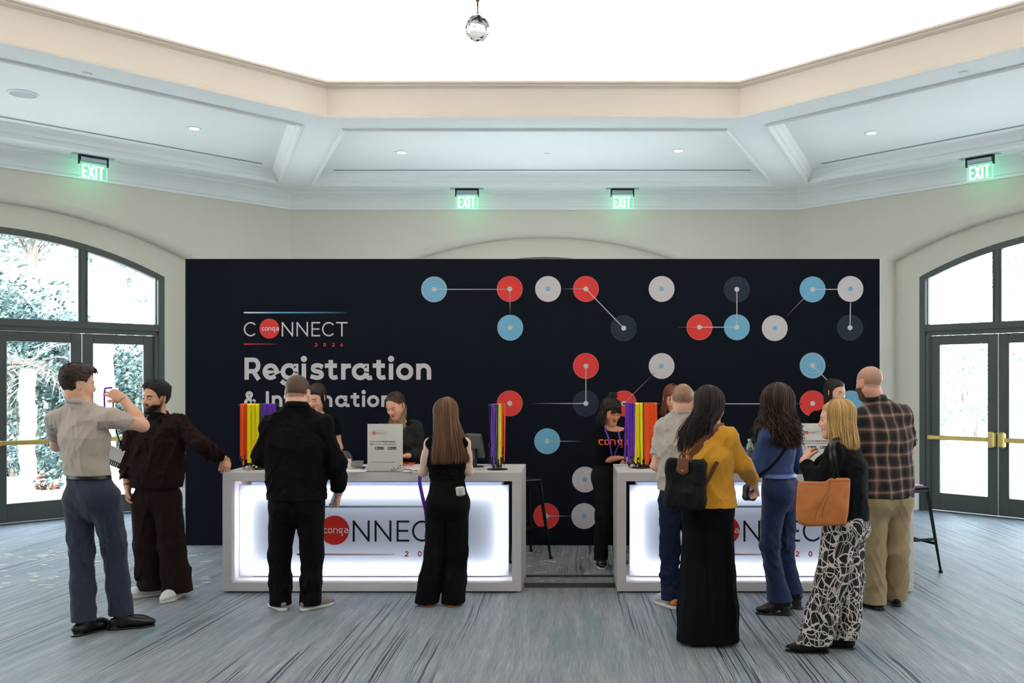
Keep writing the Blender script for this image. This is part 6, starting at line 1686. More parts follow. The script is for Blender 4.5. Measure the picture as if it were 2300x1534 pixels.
    # pale stripes on her black and white trainer
bun_woman()
def cardigan_woman():
    def hair(j, r):
        hd = j['hd']; col = srgb(74, 54, 40)
        zf = lambda az: np.interp(az, [0, .5, .9, 1.25, 1.5, 1.7, 2.2, PI], [.092, .080, .050, .012, .03, .02, -.04, -.055])
        short_hair(hd, r, lambda az, x, y, z: 0.003+.006*ss(z, .05, .12), zf, col, seed=17, tuft=1300, tl=.055, lean=(0, -1, -.1), amp=.0018, tint=.4, lift_t=.03)
        R = np.random.RandomState(6)
        for side, n, bx in ((1, 260, 0), (-1, 80, 0)):
            x0 = side*-1
            t = np.linspace(0, 1, 14)[None]
            st = hd.w(side*-.056, -.045, -.015); w0 = R.randn(n, 3)*.007; end = st+V(side*-.0 + (.0 if side > 0 else -.02), -.06, -.19-.0*side)
            P = st+w0[:, None]+(end-st)[None, None]*t[..., None]+R.randn(n, 1, 3)*.012*t[..., None]+V(.008, 0, 0)*np.sin(t*5+R.rand(n, 1)*2)[..., None]
            tt = t[0][:, None]; C = np.array(srgb(92, 68, 50))*(1-tt)+np.array(srgb(186, 152, 112))*tt
            v, q = strand_mesh(P, np.ones((n, 14))*.0019*np.linspace(1, .5, 14)[None]); npmesh('ponytail' if side > 0 else 'loose_strands', v, q, M_hairv, r, vcol=np.repeat(np.clip((C[None]*(1+.2*R.randn(n, 1, 1))).reshape(-1, 3), 0, 1), 4, 0))
    J = dict(head=(890, 912, -.12), hrot=(207, 26, 4), neck=(898, 949, .0), face=192, cst=(897, 995, .02), wst=(896, 1032, .10), pel=(896, 1056, .14),
             sh=[(864, 965, -.0), (932, 962, .0)], el=[(850, 1026, -.0), (945, 1020, .0)], wr=[(878, 1030, -.28), (914, 1024, -.25)],
             hip=[(880, 1066, .13), (912, 1066, .13)], kn=[(880, 1150, .05), (912, 1150, .05)], an=[(880, 1250, .1), (912, 1250, .1)], foot=[185, 175],
             hand=[((.5, -.8, -.05), (0, 0, -1), True, 30), ((-.75, -.5, .0), (0, 0, -1), False, 30)])
    j = staff(8.38, 'woman with low ponytail and charcoal cardigan looking down behind the left desk', J,
        dict(fem=True, skin=srgb(226, 170, 142), hairc=srgb(110, 78, 56), hw=.15, waist=.122, chest=.14, lid=1.0, seed=54, hem=.9, lipc=srgb(178, 92, 84), brow=.7, hs=.96),
        hair, C_tee, sleeve=.5, text=((.0, .005), 1), lan=(1.0, 'purple lanyard round the neck of the woman in the cardigan'), textH=.056)
    cf = top_f(j, g=.030, sleeve=1.85, slr=(.060, .058, .048), hem=.84, neck=.0, bust=.95, wv=(1.03, 1.1, 1.03), necktilt=.5)
    rgt = nrm(np.cross(j['fw'], V(0, 0, 1))); o = j['cst']+j['fw']*.2
    cf = sub(cf, rbox(j['cst']+j['fw']*.13-V(0, 0, .05), (.062, .12, .5), .01, M=np.stack([rgt, j['fw'], V(0, 0, 1)], 1)), .012)
    cf = disp(cf, folds(58, .009, 16, (1, 1, .8)), .01); solid('cardigan', cf, .006, C_cardi, j['root'])
    m = MB(); m.lathe([(.0, -.012), (.004, -.008), (.004, .006), (0, .01)], c=tuple(float(u) for u in j['hd'].w(-.081, .002, -.045)), n=8); child(m.build('earring', M_steel, smooth=True), j['root'])
cardigan_woman()
def plain_staff(Y, label, J, S, hair, top, **k): return staff(Y, label, J, S, hair, top, **k)
def hid_woman():
    def hair(j, r):
        hd = j['hd']; col = srgb(46, 32, 26)
        long_hair(hd, r, col, .20, (0, -.10, .05, .03), face=60, n=420, seed=22, vol=.008, wave=.002, rad=.0024, part=0, endj=.03, seg=16, facelen=.8); cap(hd, r, col)
    J = dict(head=(711, 893, -.06), hrot=(196, 24, 0), neck=(713, 928, 0), face=184, cst=(713, 972, 0), wst=(713, 1010, .05), pel=(713, 1038, .08),
             sh=[(679, 944, 0), (748, 944, 0)], el=[(668, 1006, -.02), (762, 1006, -.02)], wr=[(690, 1020, -.25), (742, 1020, -.25)],
             hip=[(698, 1048, .08), (728, 1048, .08)], kn=[(698, 1140, .05), (728, 1140, .05)], an=[(698, 1240, .08), (728, 1240, .08)], foot=[185, 175],
             hand=[((.3, -.8, -.1), (0, 0, -1), True, 30), ((-.3, -.8, -.1), (0, 0, -1), False, 30)])
    staff(8.42, 'dark haired woman behind the left desk, mostly hidden by the man in the black jacket', J,
        dict(fem=True, skin=srgb(232, 182, 156), hairc=srgb(40, 26, 20), hw=.148, waist=.12, chest=.138, lid=1.0, seed=64, lipc=srgb(190, 96, 90), brow=.95), hair, C_tee)
hid_woman()
def red_woman():
    def hair(j, r):
        hd = j['hd']; col = srgb(110, 62, 42)
        long_hair(hd, r, col, .17, (0, -.02, .095, .085), face=52, n=420, seed=32, vol=.012, wave=.002, rad=.0024, endj=.03, seg=16); cap(hd, r, col)
        R = np.random.RandomState(3); n = 90; x = (R.rand(n)-.5)*.10; t = np.linspace(0, 1, 8)[None]
        xx = x[:, None]*(.8+.35*t); y = .055+.045*np.sin(t*1.7)-1.5*(x[:, None]**2)*t+0*xx; z = .108-.072*t+R.randn(n, 1)*.004*t
        P = hd.c+(np.stack([xx, y, z], -1)*hd.k)@hd.M.T
        v, q = strand_mesh(P, np.ones((n, 8))*.0024); npmesh('fringe', v, q, M_hairv, r, vcol=np.tile(np.array(col), (len(v), 1)))
    J = dict(head=(1510, 896, -.06), hrot=(170, 24, 0), neck=(1513, 930, 0), face=180, cst=(1515, 975, 0), wst=(1515, 1012, .05), pel=(1515, 1040, .08),
             sh=[(1482, 946, 0), (1549, 946, 0)], el=[(1474, 1006, -.02), (1562, 1006, -.02)], wr=[(1494, 1020, -.25), (1540, 1020, -.25)],
             hip=[(1500, 1048, .08), (1530, 1048, .08)], kn=[(1500, 1140, .05), (1530, 1140, .05)], an=[(1500, 1240, .08), (1530, 1240, .08)], foot=[185, 175],
             hand=[((.3, -.8, -.1), (0, 0, -1), True, 30), ((-.3, -.8, -.1), (0, 0, -1), False, 30)])
    staff(8.42, 'auburn haired woman with a fringe behind the right desk, half hidden by the balding man', J,
        dict(fem=True, skin=srgb(222, 164, 138), hairc=srgb(96, 54, 36), hw=.148, waist=.12, chest=.138, lid=1.0, seed=74, lipc=srgb(186, 92, 88), brow=.8), hair, C_tee,
        lan=(1.05, 'purple lanyard round the neck of the auburn haired woman'))
red_woman()
def right_staff():
    def hair(j, r):
        hd = j['hd']; col = srgb(36, 26, 23)
        long_hair(hd, r, col, .34, (-.02, -.0, .115, .075), face=64, n=620, seed=42, vol=.010, wave=.002, rad=.0024, endj=.03, seg=18); cap(hd, r, col, zfront=.074)
        for s in (-1, 1):
            m = MB(); m.lathe([(.0, -.006), (.004, -.003), (.004, .003), (0, .006)], c=tuple(float(u) for u in hd.w(s*.080, .004, -.034)), n=10); child(m.build('earring', M_gold, smooth=True), r)
    J = dict(head=(1875, 882, -.03), hrot=(146, 10, 0), neck=(1871, 918, 0), face=165, cst=(1869, 966, 0), wst=(1869, 1006, .03), pel=(1869, 1036, .04),
             sh=[(1834, 941, .02), (1904, 939, -.02)], el=[(1824, 1004, -.0), (1916, 1002, -.02)], wr=[(1846, 1022, -.25), (1896, 1022, -.25)],
             hip=[(1853, 1046, .04), (1885, 1046, .04)], kn=[(1853, 1140, .03), (1885, 1140, .03)], an=[(1853, 1240, .04), (1885, 1240, .04)], foot=[185, 175],
             hand=[((.3, -.8, -.1), (0, 0, -1), True, 30), ((-.3, -.8, -.1), (0, 0, -1), False, 30)])
    staff(8.45, 'woman with long dark centre-parted hair and black hooded top behind the right desk', J,
        dict(fem=True, skin=srgb(224, 176, 150), hairc=srgb(30, 22, 18), hw=.150, waist=.125, chest=.142, lid=.35, seed=84, lipc=srgb(196, 112, 104), brow=1.0, hs=.96, topname='hooded_top'), hair, C_tee, sleeve=1.9, g=.026, slr=(.056, .054, .044))
right_staff()
# ---------------------------------------------------------------- plaid cloth
def plaid_mat():
    m = bpy.data.materials.new('plaid_cotton'); m.use_nodes = True; nt = m.node_tree; N = nt.nodes; L = nt.links; b = N['Principled BSDF']; b.inputs['Roughness'].default_value = .9; b.inputs['Sheen Weight'].default_value = .1
    tc = N.new('ShaderNodeTexCoord'); mp = N.new('ShaderNodeMapping'); mp.inputs['Rotation'].default_value = (0, math.radians(3), 0); L.new(tc.outputs['Object'], mp.inputs[0])
    nz = N.new('ShaderNodeTexNoise'); nz.inputs['Scale'].default_value = 3.5; L.new(mp.outputs[0], nz.inputs['Vector'])
    ad = N.new('ShaderNodeVectorMath'); ad.operation = 'MULTIPLY_ADD'; ad.inputs[1].default_value = (.05, .05, .05); L.new(nz.outputs['Color'], ad.inputs[0]); L.new(mp.outputs[0], ad.inputs[2])
    sp = N.new('ShaderNodeSeparateXYZ'); L.new(ad.outputs[0], sp.inputs[0])
    def M(op, a, c=None, d=None):
        n = N.new('ShaderNodeMath'); n.operation = op
        for i, q in enumerate((a, c, d)):
            if q is None: continue
            if isinstance(q, (int, float)): n.inputs[i].default_value = q
            else: L.new(q, n.inputs[i])
        return n.outputs[0]
    def ramp(v, stops):
        n = N.new('ShaderNodeValToRGB'); r = n.color_ramp
        while len(r.elements) < len(stops): r.elements.new(.5)
        for e, (p, c) in zip(r.elements, stops): e.position = p; e.color = (*c, 1)
        L.new(v, n.inputs[0]); return n.outputs[0]
    dk = srgb(30, 24, 22); md = srgb(92, 74, 66); lt = srgb(176, 156, 148); rd = srgb(104, 76, 66)
    st = [(0, dk), (.24, dk), (.34, md), (.42, rd), (.50, lt), (.60, lt), (.68, rd), (.76, md), (.84, dk)]
    x = M('FRACT', M('MULTIPLY', M('ADD', sp.outputs[0], M('MULTIPLY', sp.outputs[1], .35)), 11.2)); z = M('FRACT', M('MULTIPLY', sp.outputs[2], 10.8))
    mx = N.new('ShaderNodeMix'); mx.data_type = 'RGBA'; mx.blend_type = 'MULTIPLY'; mx.inputs[0].default_value = .0
    a1 = ramp(x, st); a2 = ramp(z, st)
    mm = N.new('ShaderNodeMix'); mm.data_type = 'RGBA'; mm.inputs[0].default_value = .5; L.new(a1, mm.inputs[6]); L.new(a2, mm.inputs[7])
    g = N.new('ShaderNodeGamma'); g.inputs[1].default_value = 1.35; L.new(mm.outputs[2], g.inputs[0]); L.new(g.outputs[0], b.inputs['Base Color'])
    return m
def print_mat():
    """black coral shapes on off-white cloth"""
    m = bpy.data.materials.new('black_white_print'); m.use_nodes = True; nt = m.node_tree; N = nt.nodes; L = nt.links; b = N['Principled BSDF']; b.inputs['Roughness'].default_value = .85
    tc = N.new('ShaderNodeTexCoord')
    nz = N.new('ShaderNodeTexNoise'); nz.inputs['Scale'].default_value = 6.0; nz.inputs['Detail'].default_value = 1; L.new(tc.outputs['Object'], nz.inputs['Vector'])
    ad = N.new('ShaderNodeVectorMath'); ad.operation = 'MULTIPLY_ADD'; ad.inputs[1].default_value = (.16, .16, .16); L.new(nz.outputs['Color'], ad.inputs[0]); L.new(tc.outputs['Object'], ad.inputs[2])
    v1 = N.new('ShaderNodeTexVoronoi'); v1.feature = 'DISTANCE_TO_EDGE'; v1.inputs['Scale'].default_value = 15; L.new(ad.outputs[0], v1.inputs['Vector'])
    mp = N.new('ShaderNodeMapping'); mp.inputs['Scale'].default_value = (1.5, 1.0, .42); mp.inputs['Rotation'].default_value = (0, .6, 0); L.new(ad.outputs[0], mp.inputs[0])
    v2 = N.new('ShaderNodeTexVoronoi'); v2.feature = 'DISTANCE_TO_EDGE'; v2.inputs['Scale'].default_value = 20; L.new(mp.outputs[0], v2.inputs['Vector'])
    mn = N.new('ShaderNodeMath'); mn.operation = 'MINIMUM'; ml = N.new('ShaderNodeMath'); ml.operation = 'MULTIPLY'; ml.inputs[1].default_value = 1.1; L.new(v2.outputs[0], ml.inputs[0]); L.new(v1.outputs[0], mn.inputs[0]); L.new(ml.outputs[0], mn.inputs[1])
    r = N.new('ShaderNodeValToRGB'); r.color_ramp.elements[0].position = .036; r.color_ramp.elements[0].color = (*srgb(214, 202, 194), 1); r.color_ramp.elements[1].position = .050; r.color_ramp.elements[1].color = (*srgb(16, 15, 16), 1)
    L.new(mn.outputs[0], r.inputs[0]); L.new(r.outputs[0], b.inputs['Base Color']); return m
C_plaid = plaid_mat(); C_coral = print_mat()
# ---------------------------------------------------------------- balding man in the linen shirt
def linen_man():
    J = dict(head=(1534, 899, .0), hrot=(16, 14, 2), neck=(1531, 926, 0), face=14, cst=(1532, 1000, 0), wst=(1530, 1062, 0), pel=(1530, 1108, 0),
             sh=[(1491, 962, .03), (1579, 958, -.03)], el=[(1473, 1046, .02), (1596, 1046, .02)], wr=[(1505, 1040, .26), (1580, 1040, .28)],
             hip=[(1508, 1122, .0), (1552, 1122, 0)], kn=[(1504, 1232, .03), (1556, 1232, .03)], an=[(1506, 1350, -.0), (1560, 1350, .05)], foot=[-28, 22],
             hand=[((.7, .6, .1), (0, 0, -1), False, 30), ((-.5, .7, .1), (0, 0, -1), True, 30)])
    j = make_person(6.8, 'balding man in short-sleeved linen shirt and dark jeans leaning on the right desk', J,
        dict(skin=srgb(232, 180, 158), hairc=srgb(130, 100, 78), hw=.152, waist=.150, chest=.165, shr=.048, arm=.95,
             stubble=(srgb(150, 116, 92), .8, lambda az: np.interp(az, [0, .8, 1.3, 1.7, 2.2, PI], [.10, .09, .0, .01, -.04, -.05]))))
    r = j['root']; hd = j['hd']
    zf = lambda az: np.interp(az, [0, .5, .9, 1.25, 1.5, 1.8, 2.2, PI], [.13, .13, .09, .01, .02, .0, -.035, -.05])
    short_hair(hd, r, lambda az, x, y, z: .0035*ss(-z, -.105, -.07), zf, srgb(142, 112, 88), seed=9, tuft=0, tl=.008, lean=(0, .3, -.4), amp=.0008, tint=.15, lift_t=.2)
    zh = float(V(W(1530, 1100, 6.8))[2])
    top = top_f(j, g=.022, sleeve=(.72, .72), slr=(.056, .066, .05), hem=zh, flare=1.04, wv=(1.03, 1.05, 1.02), neck=.018)
    top = disp(top, folds(61, .014, 17, (1, 1, .7)), .01); solid('linen_shirt', top, .0058, C_linen, r); collar(j, .070, -.002, .032, C_linen, tilt=.2)
    yk = j['cst']
    tr = trousers_f(j, zh+.06, g=.010, rs=(.092, .074, .068, .070), hemz=(.06, .06)); tr = tdisp(tr, lambda P: folds(63, .014, 17, (1, 1, 1))(P)*(.5+.8*ss(.5-P[:, 2], 0, .3)), .014); solid('jeans', tr, .006, C_denimd, r)
    for q in (0, 1):
        u = shoe(j, q, 'sneaker', mat('grey_knit', srgb(176, 176, 178), .8, bump=.4, bscale=500), M_rubw, L=.29, wdt=.05)
        a = j['an'][q]; yaw = math.radians(J['foot'][q]); d = V(math.sin(yaw), math.cos(yaw), 0)
        o = solid('heel_patch', cut(grow(cut(rc(V(a[0], a[1], .045)-d*.05, V(a[0], a[1], .06)-d*.0, .040, .044), V(0, 0, .028), V(0, 0, -1), .002), .0), V(0, 0, .072), V(0, 0, 1), .003), .005, L_tan, u); o.parent = u; o.matrix_parent_inverse = Matrix()
linen_man()
# ---------------------------------------------------------------- woman in the mustard blazer with a backpack
def mustard_woman():
    J = dict(head=(1595, 914, .02), hrot=(42, 8, 0), neck=(1592, 953, 0), face=24, cst=(1590, 1024, 0), wst=(1590, 1082, 0), pel=(1590, 1128, 0),
             sh=[(1550, 984, .07), (1636, 980, -.07)], el=[(1545, 1058, .16), (1667, 1044, -.02)], wr=[(1575, 1085, .36), (1695, 1088, .16)],
             hip=[(1570, 1142, .02), (1612, 1140, -.02)], kn=[(1566, 1290, .02), (1612, 1290, .0)], an=[(1562, 1440, .0), (1618, 1440, .0)], foot=[12, 32],
             hand=[((.5, .7, .1), (0, 0, -1), False, 30), ((.35, .5, -.75), (-.8, .1, -.3), True, 34, dict(thumb=(40, 20)))])
    j = make_person(5.86, 'woman with long wavy dark hair in a mustard blazer and wide black trousers', J,
        dict(fem=True, skin=srgb(236, 190, 168), hairc=srgb(30, 20, 18), hw=.155, waist=.130, chest=.148, shr=.042, arm=.9, lipc=srgb(200, 100, 96), hs=.97))
    r = j['root']; hd = j['hd']; col = srgb(38, 26, 24)
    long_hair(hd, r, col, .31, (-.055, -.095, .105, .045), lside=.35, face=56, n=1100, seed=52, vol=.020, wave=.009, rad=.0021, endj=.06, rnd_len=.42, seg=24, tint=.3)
    cap(hd, r, col)
    zh = float(V(W(1590, 1136, 5.86))[2])
    top = top_f(j, g=.018, sleeve=1.78, slr=(.052, .058, .046), hem=zh, flare=1.12, wv=(1.04, 1.06, 1.03), neck=.015, bust=.9, hemtilt=0)
    top = disp(top, folds(71, .010, 15, (1, 1, .7)), .012); solid('blazer', top, .006, C_mustard, r); collar(j, .062, -.004, .028, C_mustard, tilt=.2, open_=90)
    tr = trousers_f(j, zh+.05, g=.016, rs=(.100, .105, .112, .122), hemz=(.02, .02), gl=1.0)
    tr = tdisp(tr, lambda P: -.010*(1-np.abs(np.sin(np.arctan2(P[:, 1]-5.86, P[:, 0]-j['pel'][0])*7+P[:, 2]*1.2)))**2*ss(.9-P[:, 2], 0, .5)+folds(73, .005, 9, (1, 1, .3))(P), .014)
    lw = tr
    gap = U([tr, rc(V((j['kn'][0]+j['kn'][1])/2), V((j['an'][0]+j['an'][1])/2)+V(0, 0, -.05), .10, .125)], .04)
    gap = cut(gap, V(0, 0, .02), V(0, 0, -1), .003)
    solid('wide_trousers', gap, .0065, C_black, r)
    for q in (0, 1): shoe(j, q, 'flat', L_black, L_black, L=.25, wdt=.04)
    # watchless cuff and backpack
    fw = j['fw']; rgt = nrm(np.cross(fw, V(0, 0, 1))); up = V(0, 0, 1); c = V(W(1540, 1086, 5.86-.20)); Mx = np.stack([rgt, fw, up], 1)
    Mb = rotm(14, 2, 2)
    e = empty('backpack', tuple(c.tolist()), 'black nylon backpack with a brown leather flap on the back of the woman in mustard', 'backpack')
    k = FOC/5.69
    body = U([rbox(c+V(0, 0, .0), (.125, .060, .155), .03, Mb), rbox(c+V(0, 0, -.09), (.118, .070, .065), .03, Mb)], .04)
    body = disp(body, folds(77, .010, 13, (1, 1, .8)), .012); child(solid('bag_body', body, .006, cloth('black_nylon', (20, 21, 24), .55, bump=.25, bscale=300, sheen=.1), None), e)
    fc = c+Mb@V(-.015, -.064, .118)
    flp = U([rbox(fc, (.036, .008, .045), .008, Mb), ell(fc+Mb@V(0, 0, -.03), (.037, .009, .03), Mb)], .01); child(solid('leather_flap', flp, .004, L_brown, None), e)
    m = MB(); s0 = fc+Mb@V(0, -.012, -.035); m.lathe([(0, -.004), (.006, -.002), (.006, .002), (0, .004)], n=12, M=Matrix.Translation(Vector(s0.tolist())) @ Matrix.Rotation(PI/2, 4, 'X')); child(m.build('snap', M_gold, smooth=40), e)
    T = lambda x, y, z: c+Mb@V(x, y, z)
    child(ribbon(spline([T(-.035, -.05, .14), T(-.035, -.05, .175), T(-.01, -.05, .192), T(.025, -.05, .175), T(.03, -.05, .14)], 4), .012, .006, L_brown, 'grab_handle', None, nrmv=(0, -1, .2)), e)
    MARG[0] = .4
    def onback(p, off=.008):
        p = V(p)
        for _ in range(70):
            d = float(top(p[None].astype(f4))[0])
            if d < off: break
            p = p+V(0, 1, 0)*min(d-off+.001, .02)
        return p
    b = V(0, -.34, 0)
    def st(pts): return spline([onback(V(W(px, py, 5.86-.30))) for px, py in pts], 4)
    child(ribbon(st([(1549, 1042), (1553, 1015), (1557, 990), (1562, 974)])+[V(W(1566, 962, 5.90))], .034, .005, L_brown, 'shoulder_strap', None, nrmv=(.1, -1, .3)), e)
    child(ribbon(st([(1560, 1034), (1578, 1012), (1598, 986), (1616, 966)])+[V(W(1628, 956, 5.80))], .044, .005, L_brown, 'shoulder_strap', None, nrmv=(.1, -1, .35)), e)
    child(ribbon(st([(1580, 1112), (1598, 1086), (1612, 1058), (1620, 1042)]), .026, .005, L_brown, 'lower_strap', None, nrmv=(.2, -1, 0)), e)
mustard_woman()
# ---------------------------------------------------------------- curly haired woman in blue
def curly_woman():
    J = dict(head=(1748, 912, .0), hrot=(24, 6, 0), neck=(1750, 952, 0), face=-38, cst=(1747, 1012, 0), wst=(1745, 1056, 0), pel=(1752, 1092, 0),
             sh=[(1722, 980, -.10), (1778, 978, .12)], el=[(1702, 1052, -.05), (1792, 1046, .16)], wr=[(1688, 1024, .15), (1764, 1034, .36)],
             hip=[(1742, 1108, -.05), (1764, 1106, .07)], kn=[(1728, 1228, -.06), (1762, 1226, .10)], an=[(1752, 1368, -.04), (1778, 1345, .16)], foot=[-78, -62],
             hand=[((-.5, .6, .25), (.3, -.1, -.9), False, 45), ((-.8, .4, .1), (0, 0, -1), True, 30)])
    j = make_person(6.62, 'woman with long curly dark hair in a blue knitted top and flared jeans', J,
        dict(fem=True, skin=srgb(226, 178, 156), hairc=srgb(36, 26, 22), hw=.150, waist=.118, chest=.140, shr=.042, arm=.92, hs=.96, fl=.72))
    r = j['root']; hd = j['hd']; col = srgb(50, 36, 30)
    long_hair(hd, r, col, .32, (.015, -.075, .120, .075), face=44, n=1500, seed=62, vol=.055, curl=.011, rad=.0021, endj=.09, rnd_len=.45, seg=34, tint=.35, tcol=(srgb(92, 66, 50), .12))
    cap(hd, r, col, tuft=300)
    zh = float(V(W(1747, 1068, 6.62))[2])
    top = top_f(j, g=.011, sleeve=1.9, slr=(.050, .060, .045), neck=.012, bust=.95); top = cut(top, V(0, 0, zh-.01), V(0, 0, -1), .003)
    top = disp(top, folds(81, .007, 17, (1, 1, 1.2)), .008); solid('knitted_top', top, .0055, C_bluek, r)
    tr = trousers_f(j, zh+.02, g=.010, rs=(.094, .068, .062, .098), hemz=(.105, .12), gl=1.12, back=.0)
    tr = tdisp(tr, lambda P: folds(83, .010, 18, (1, 1, 1))(P)*(.35+.9*np.exp(-((P[:, 2]-.5)/.15)**2)), .012); solid('flared_jeans', tr, .0058, C_denim, r)
    wb = cut(cut(grow(trousers_f(j, zh+.04, g=.010, rs=(.09, .07, .07, .07), gl=1.1), .014), V(0, 0, zh+.018), V(0, 0, 1), .001), V(0, 0, zh-.012), V(0, 0, -1), .001); solid('belt', wb, .005, mat('blue_belt', srgb(70, 92, 150), .4), r)
    for q in (0, 1): shoe(j, q, 'heel', L_black, M_rub, L=.26, wdt=.045, hh=.045)
    # crossbody bag on a strap, seen past her left hip
    e = empty('crossbody_bag', tuple(V(W(1684, 1108, 6.5)).tolist()), 'small black crossbody bag hanging at the side of the curly haired woman', 'handbag')
    c = V(W(1684, 1106, 6.46)); Mb = rotm(-30, 0, 8)
    child(solid('bag_body', disp(rbox(c, (.052, .03, .058), .02, Mb), folds(5, .006, 22), .01), .005, L_black, None), e)
    P = spline([c+V(.0, 0, .055), V(W(1706, 1068, 6.42)), V(W(1735, 1045, 6.44)), V(W(1762, 1010, 6.46)), V(W(1778, 975, 6.56))], 5)
    child(ribbon(P, .022, .003, C_black, 'strap', None, nrmv=(0, -1, .1)), e)
    m = MB(); 
    for i in range(5):
        cc = c+V(.004+.012*i, -.01, .07+.014*i); ring = [tuple(float(u) for u in cc+V(math.cos(a)*.008, (.004 if i % 2 else 0)*math.sin(a), math.sin(a)*.006)) for a in np.linspace(0, 6.28, 9)[:-1]]; m.tube(ring, .002, 5, closed=True)
    child(m.build('chain', M_steel, smooth=True), e)
    # water bottle and purple lanyard in her hand
    c = V(W(1684, 1008, 6.74)); e = empty('water_bottle', tuple(c.tolist()), 'small clear bottle with a white cap held by the curly haired woman', 'bottle')
    m = MB(); m.lathe([(0, -.09), (.026, -.088), (.028, -.05), (.028, .01), (.022, .035), (.012, .05), (.012, .056), (0, .056)], c=tuple(c.tolist()), n=20); child(m.build('bottle_body', mat('clear_green', srgb(200, 225, 205), .1, trans=.7), smooth=40), e)
    m = MB(); m.lathe([(0, .056), (.015, .056), (.015, .074), (0, .075)], c=tuple(c.tolist()), n=16); child(m.build('cap', mat('white_cap', srgb(235, 238, 240), .4), smooth=40), e)
    m = MB(); m.lathe([(.0284, -.045), (.0286, -.005), (.0284, -.005)], c=tuple(c.tolist()), n=20); child(m.build('label', mat('green_label', srgb(90, 130, 90), .5)), e)
    p0 = V(W(1672, 1012, 6.66)); e = empty('lanyard', tuple(p0.tolist()), 'purple lanyard bunched in the hand of the curly haired woman', 'lanyard')
    R = np.random.RandomState(2); child(ribbon(spline([p0+V(R.randn()*.012, R.randn()*.01, .03*math.sin(i*2.1)) for i in range(9)], 4), .014, .0015, M_purple, 'strap', None, nrmv=(.2, -1, .3)), e)
    m = MB(); m.box(-.006, .006, -.004, .004, -.02, .02, M=Matrix.Translation(Vector((p0+V(-.01, 0, -.02)).tolist()))); child(m.build('clip', M_black), e)
curly_woman()
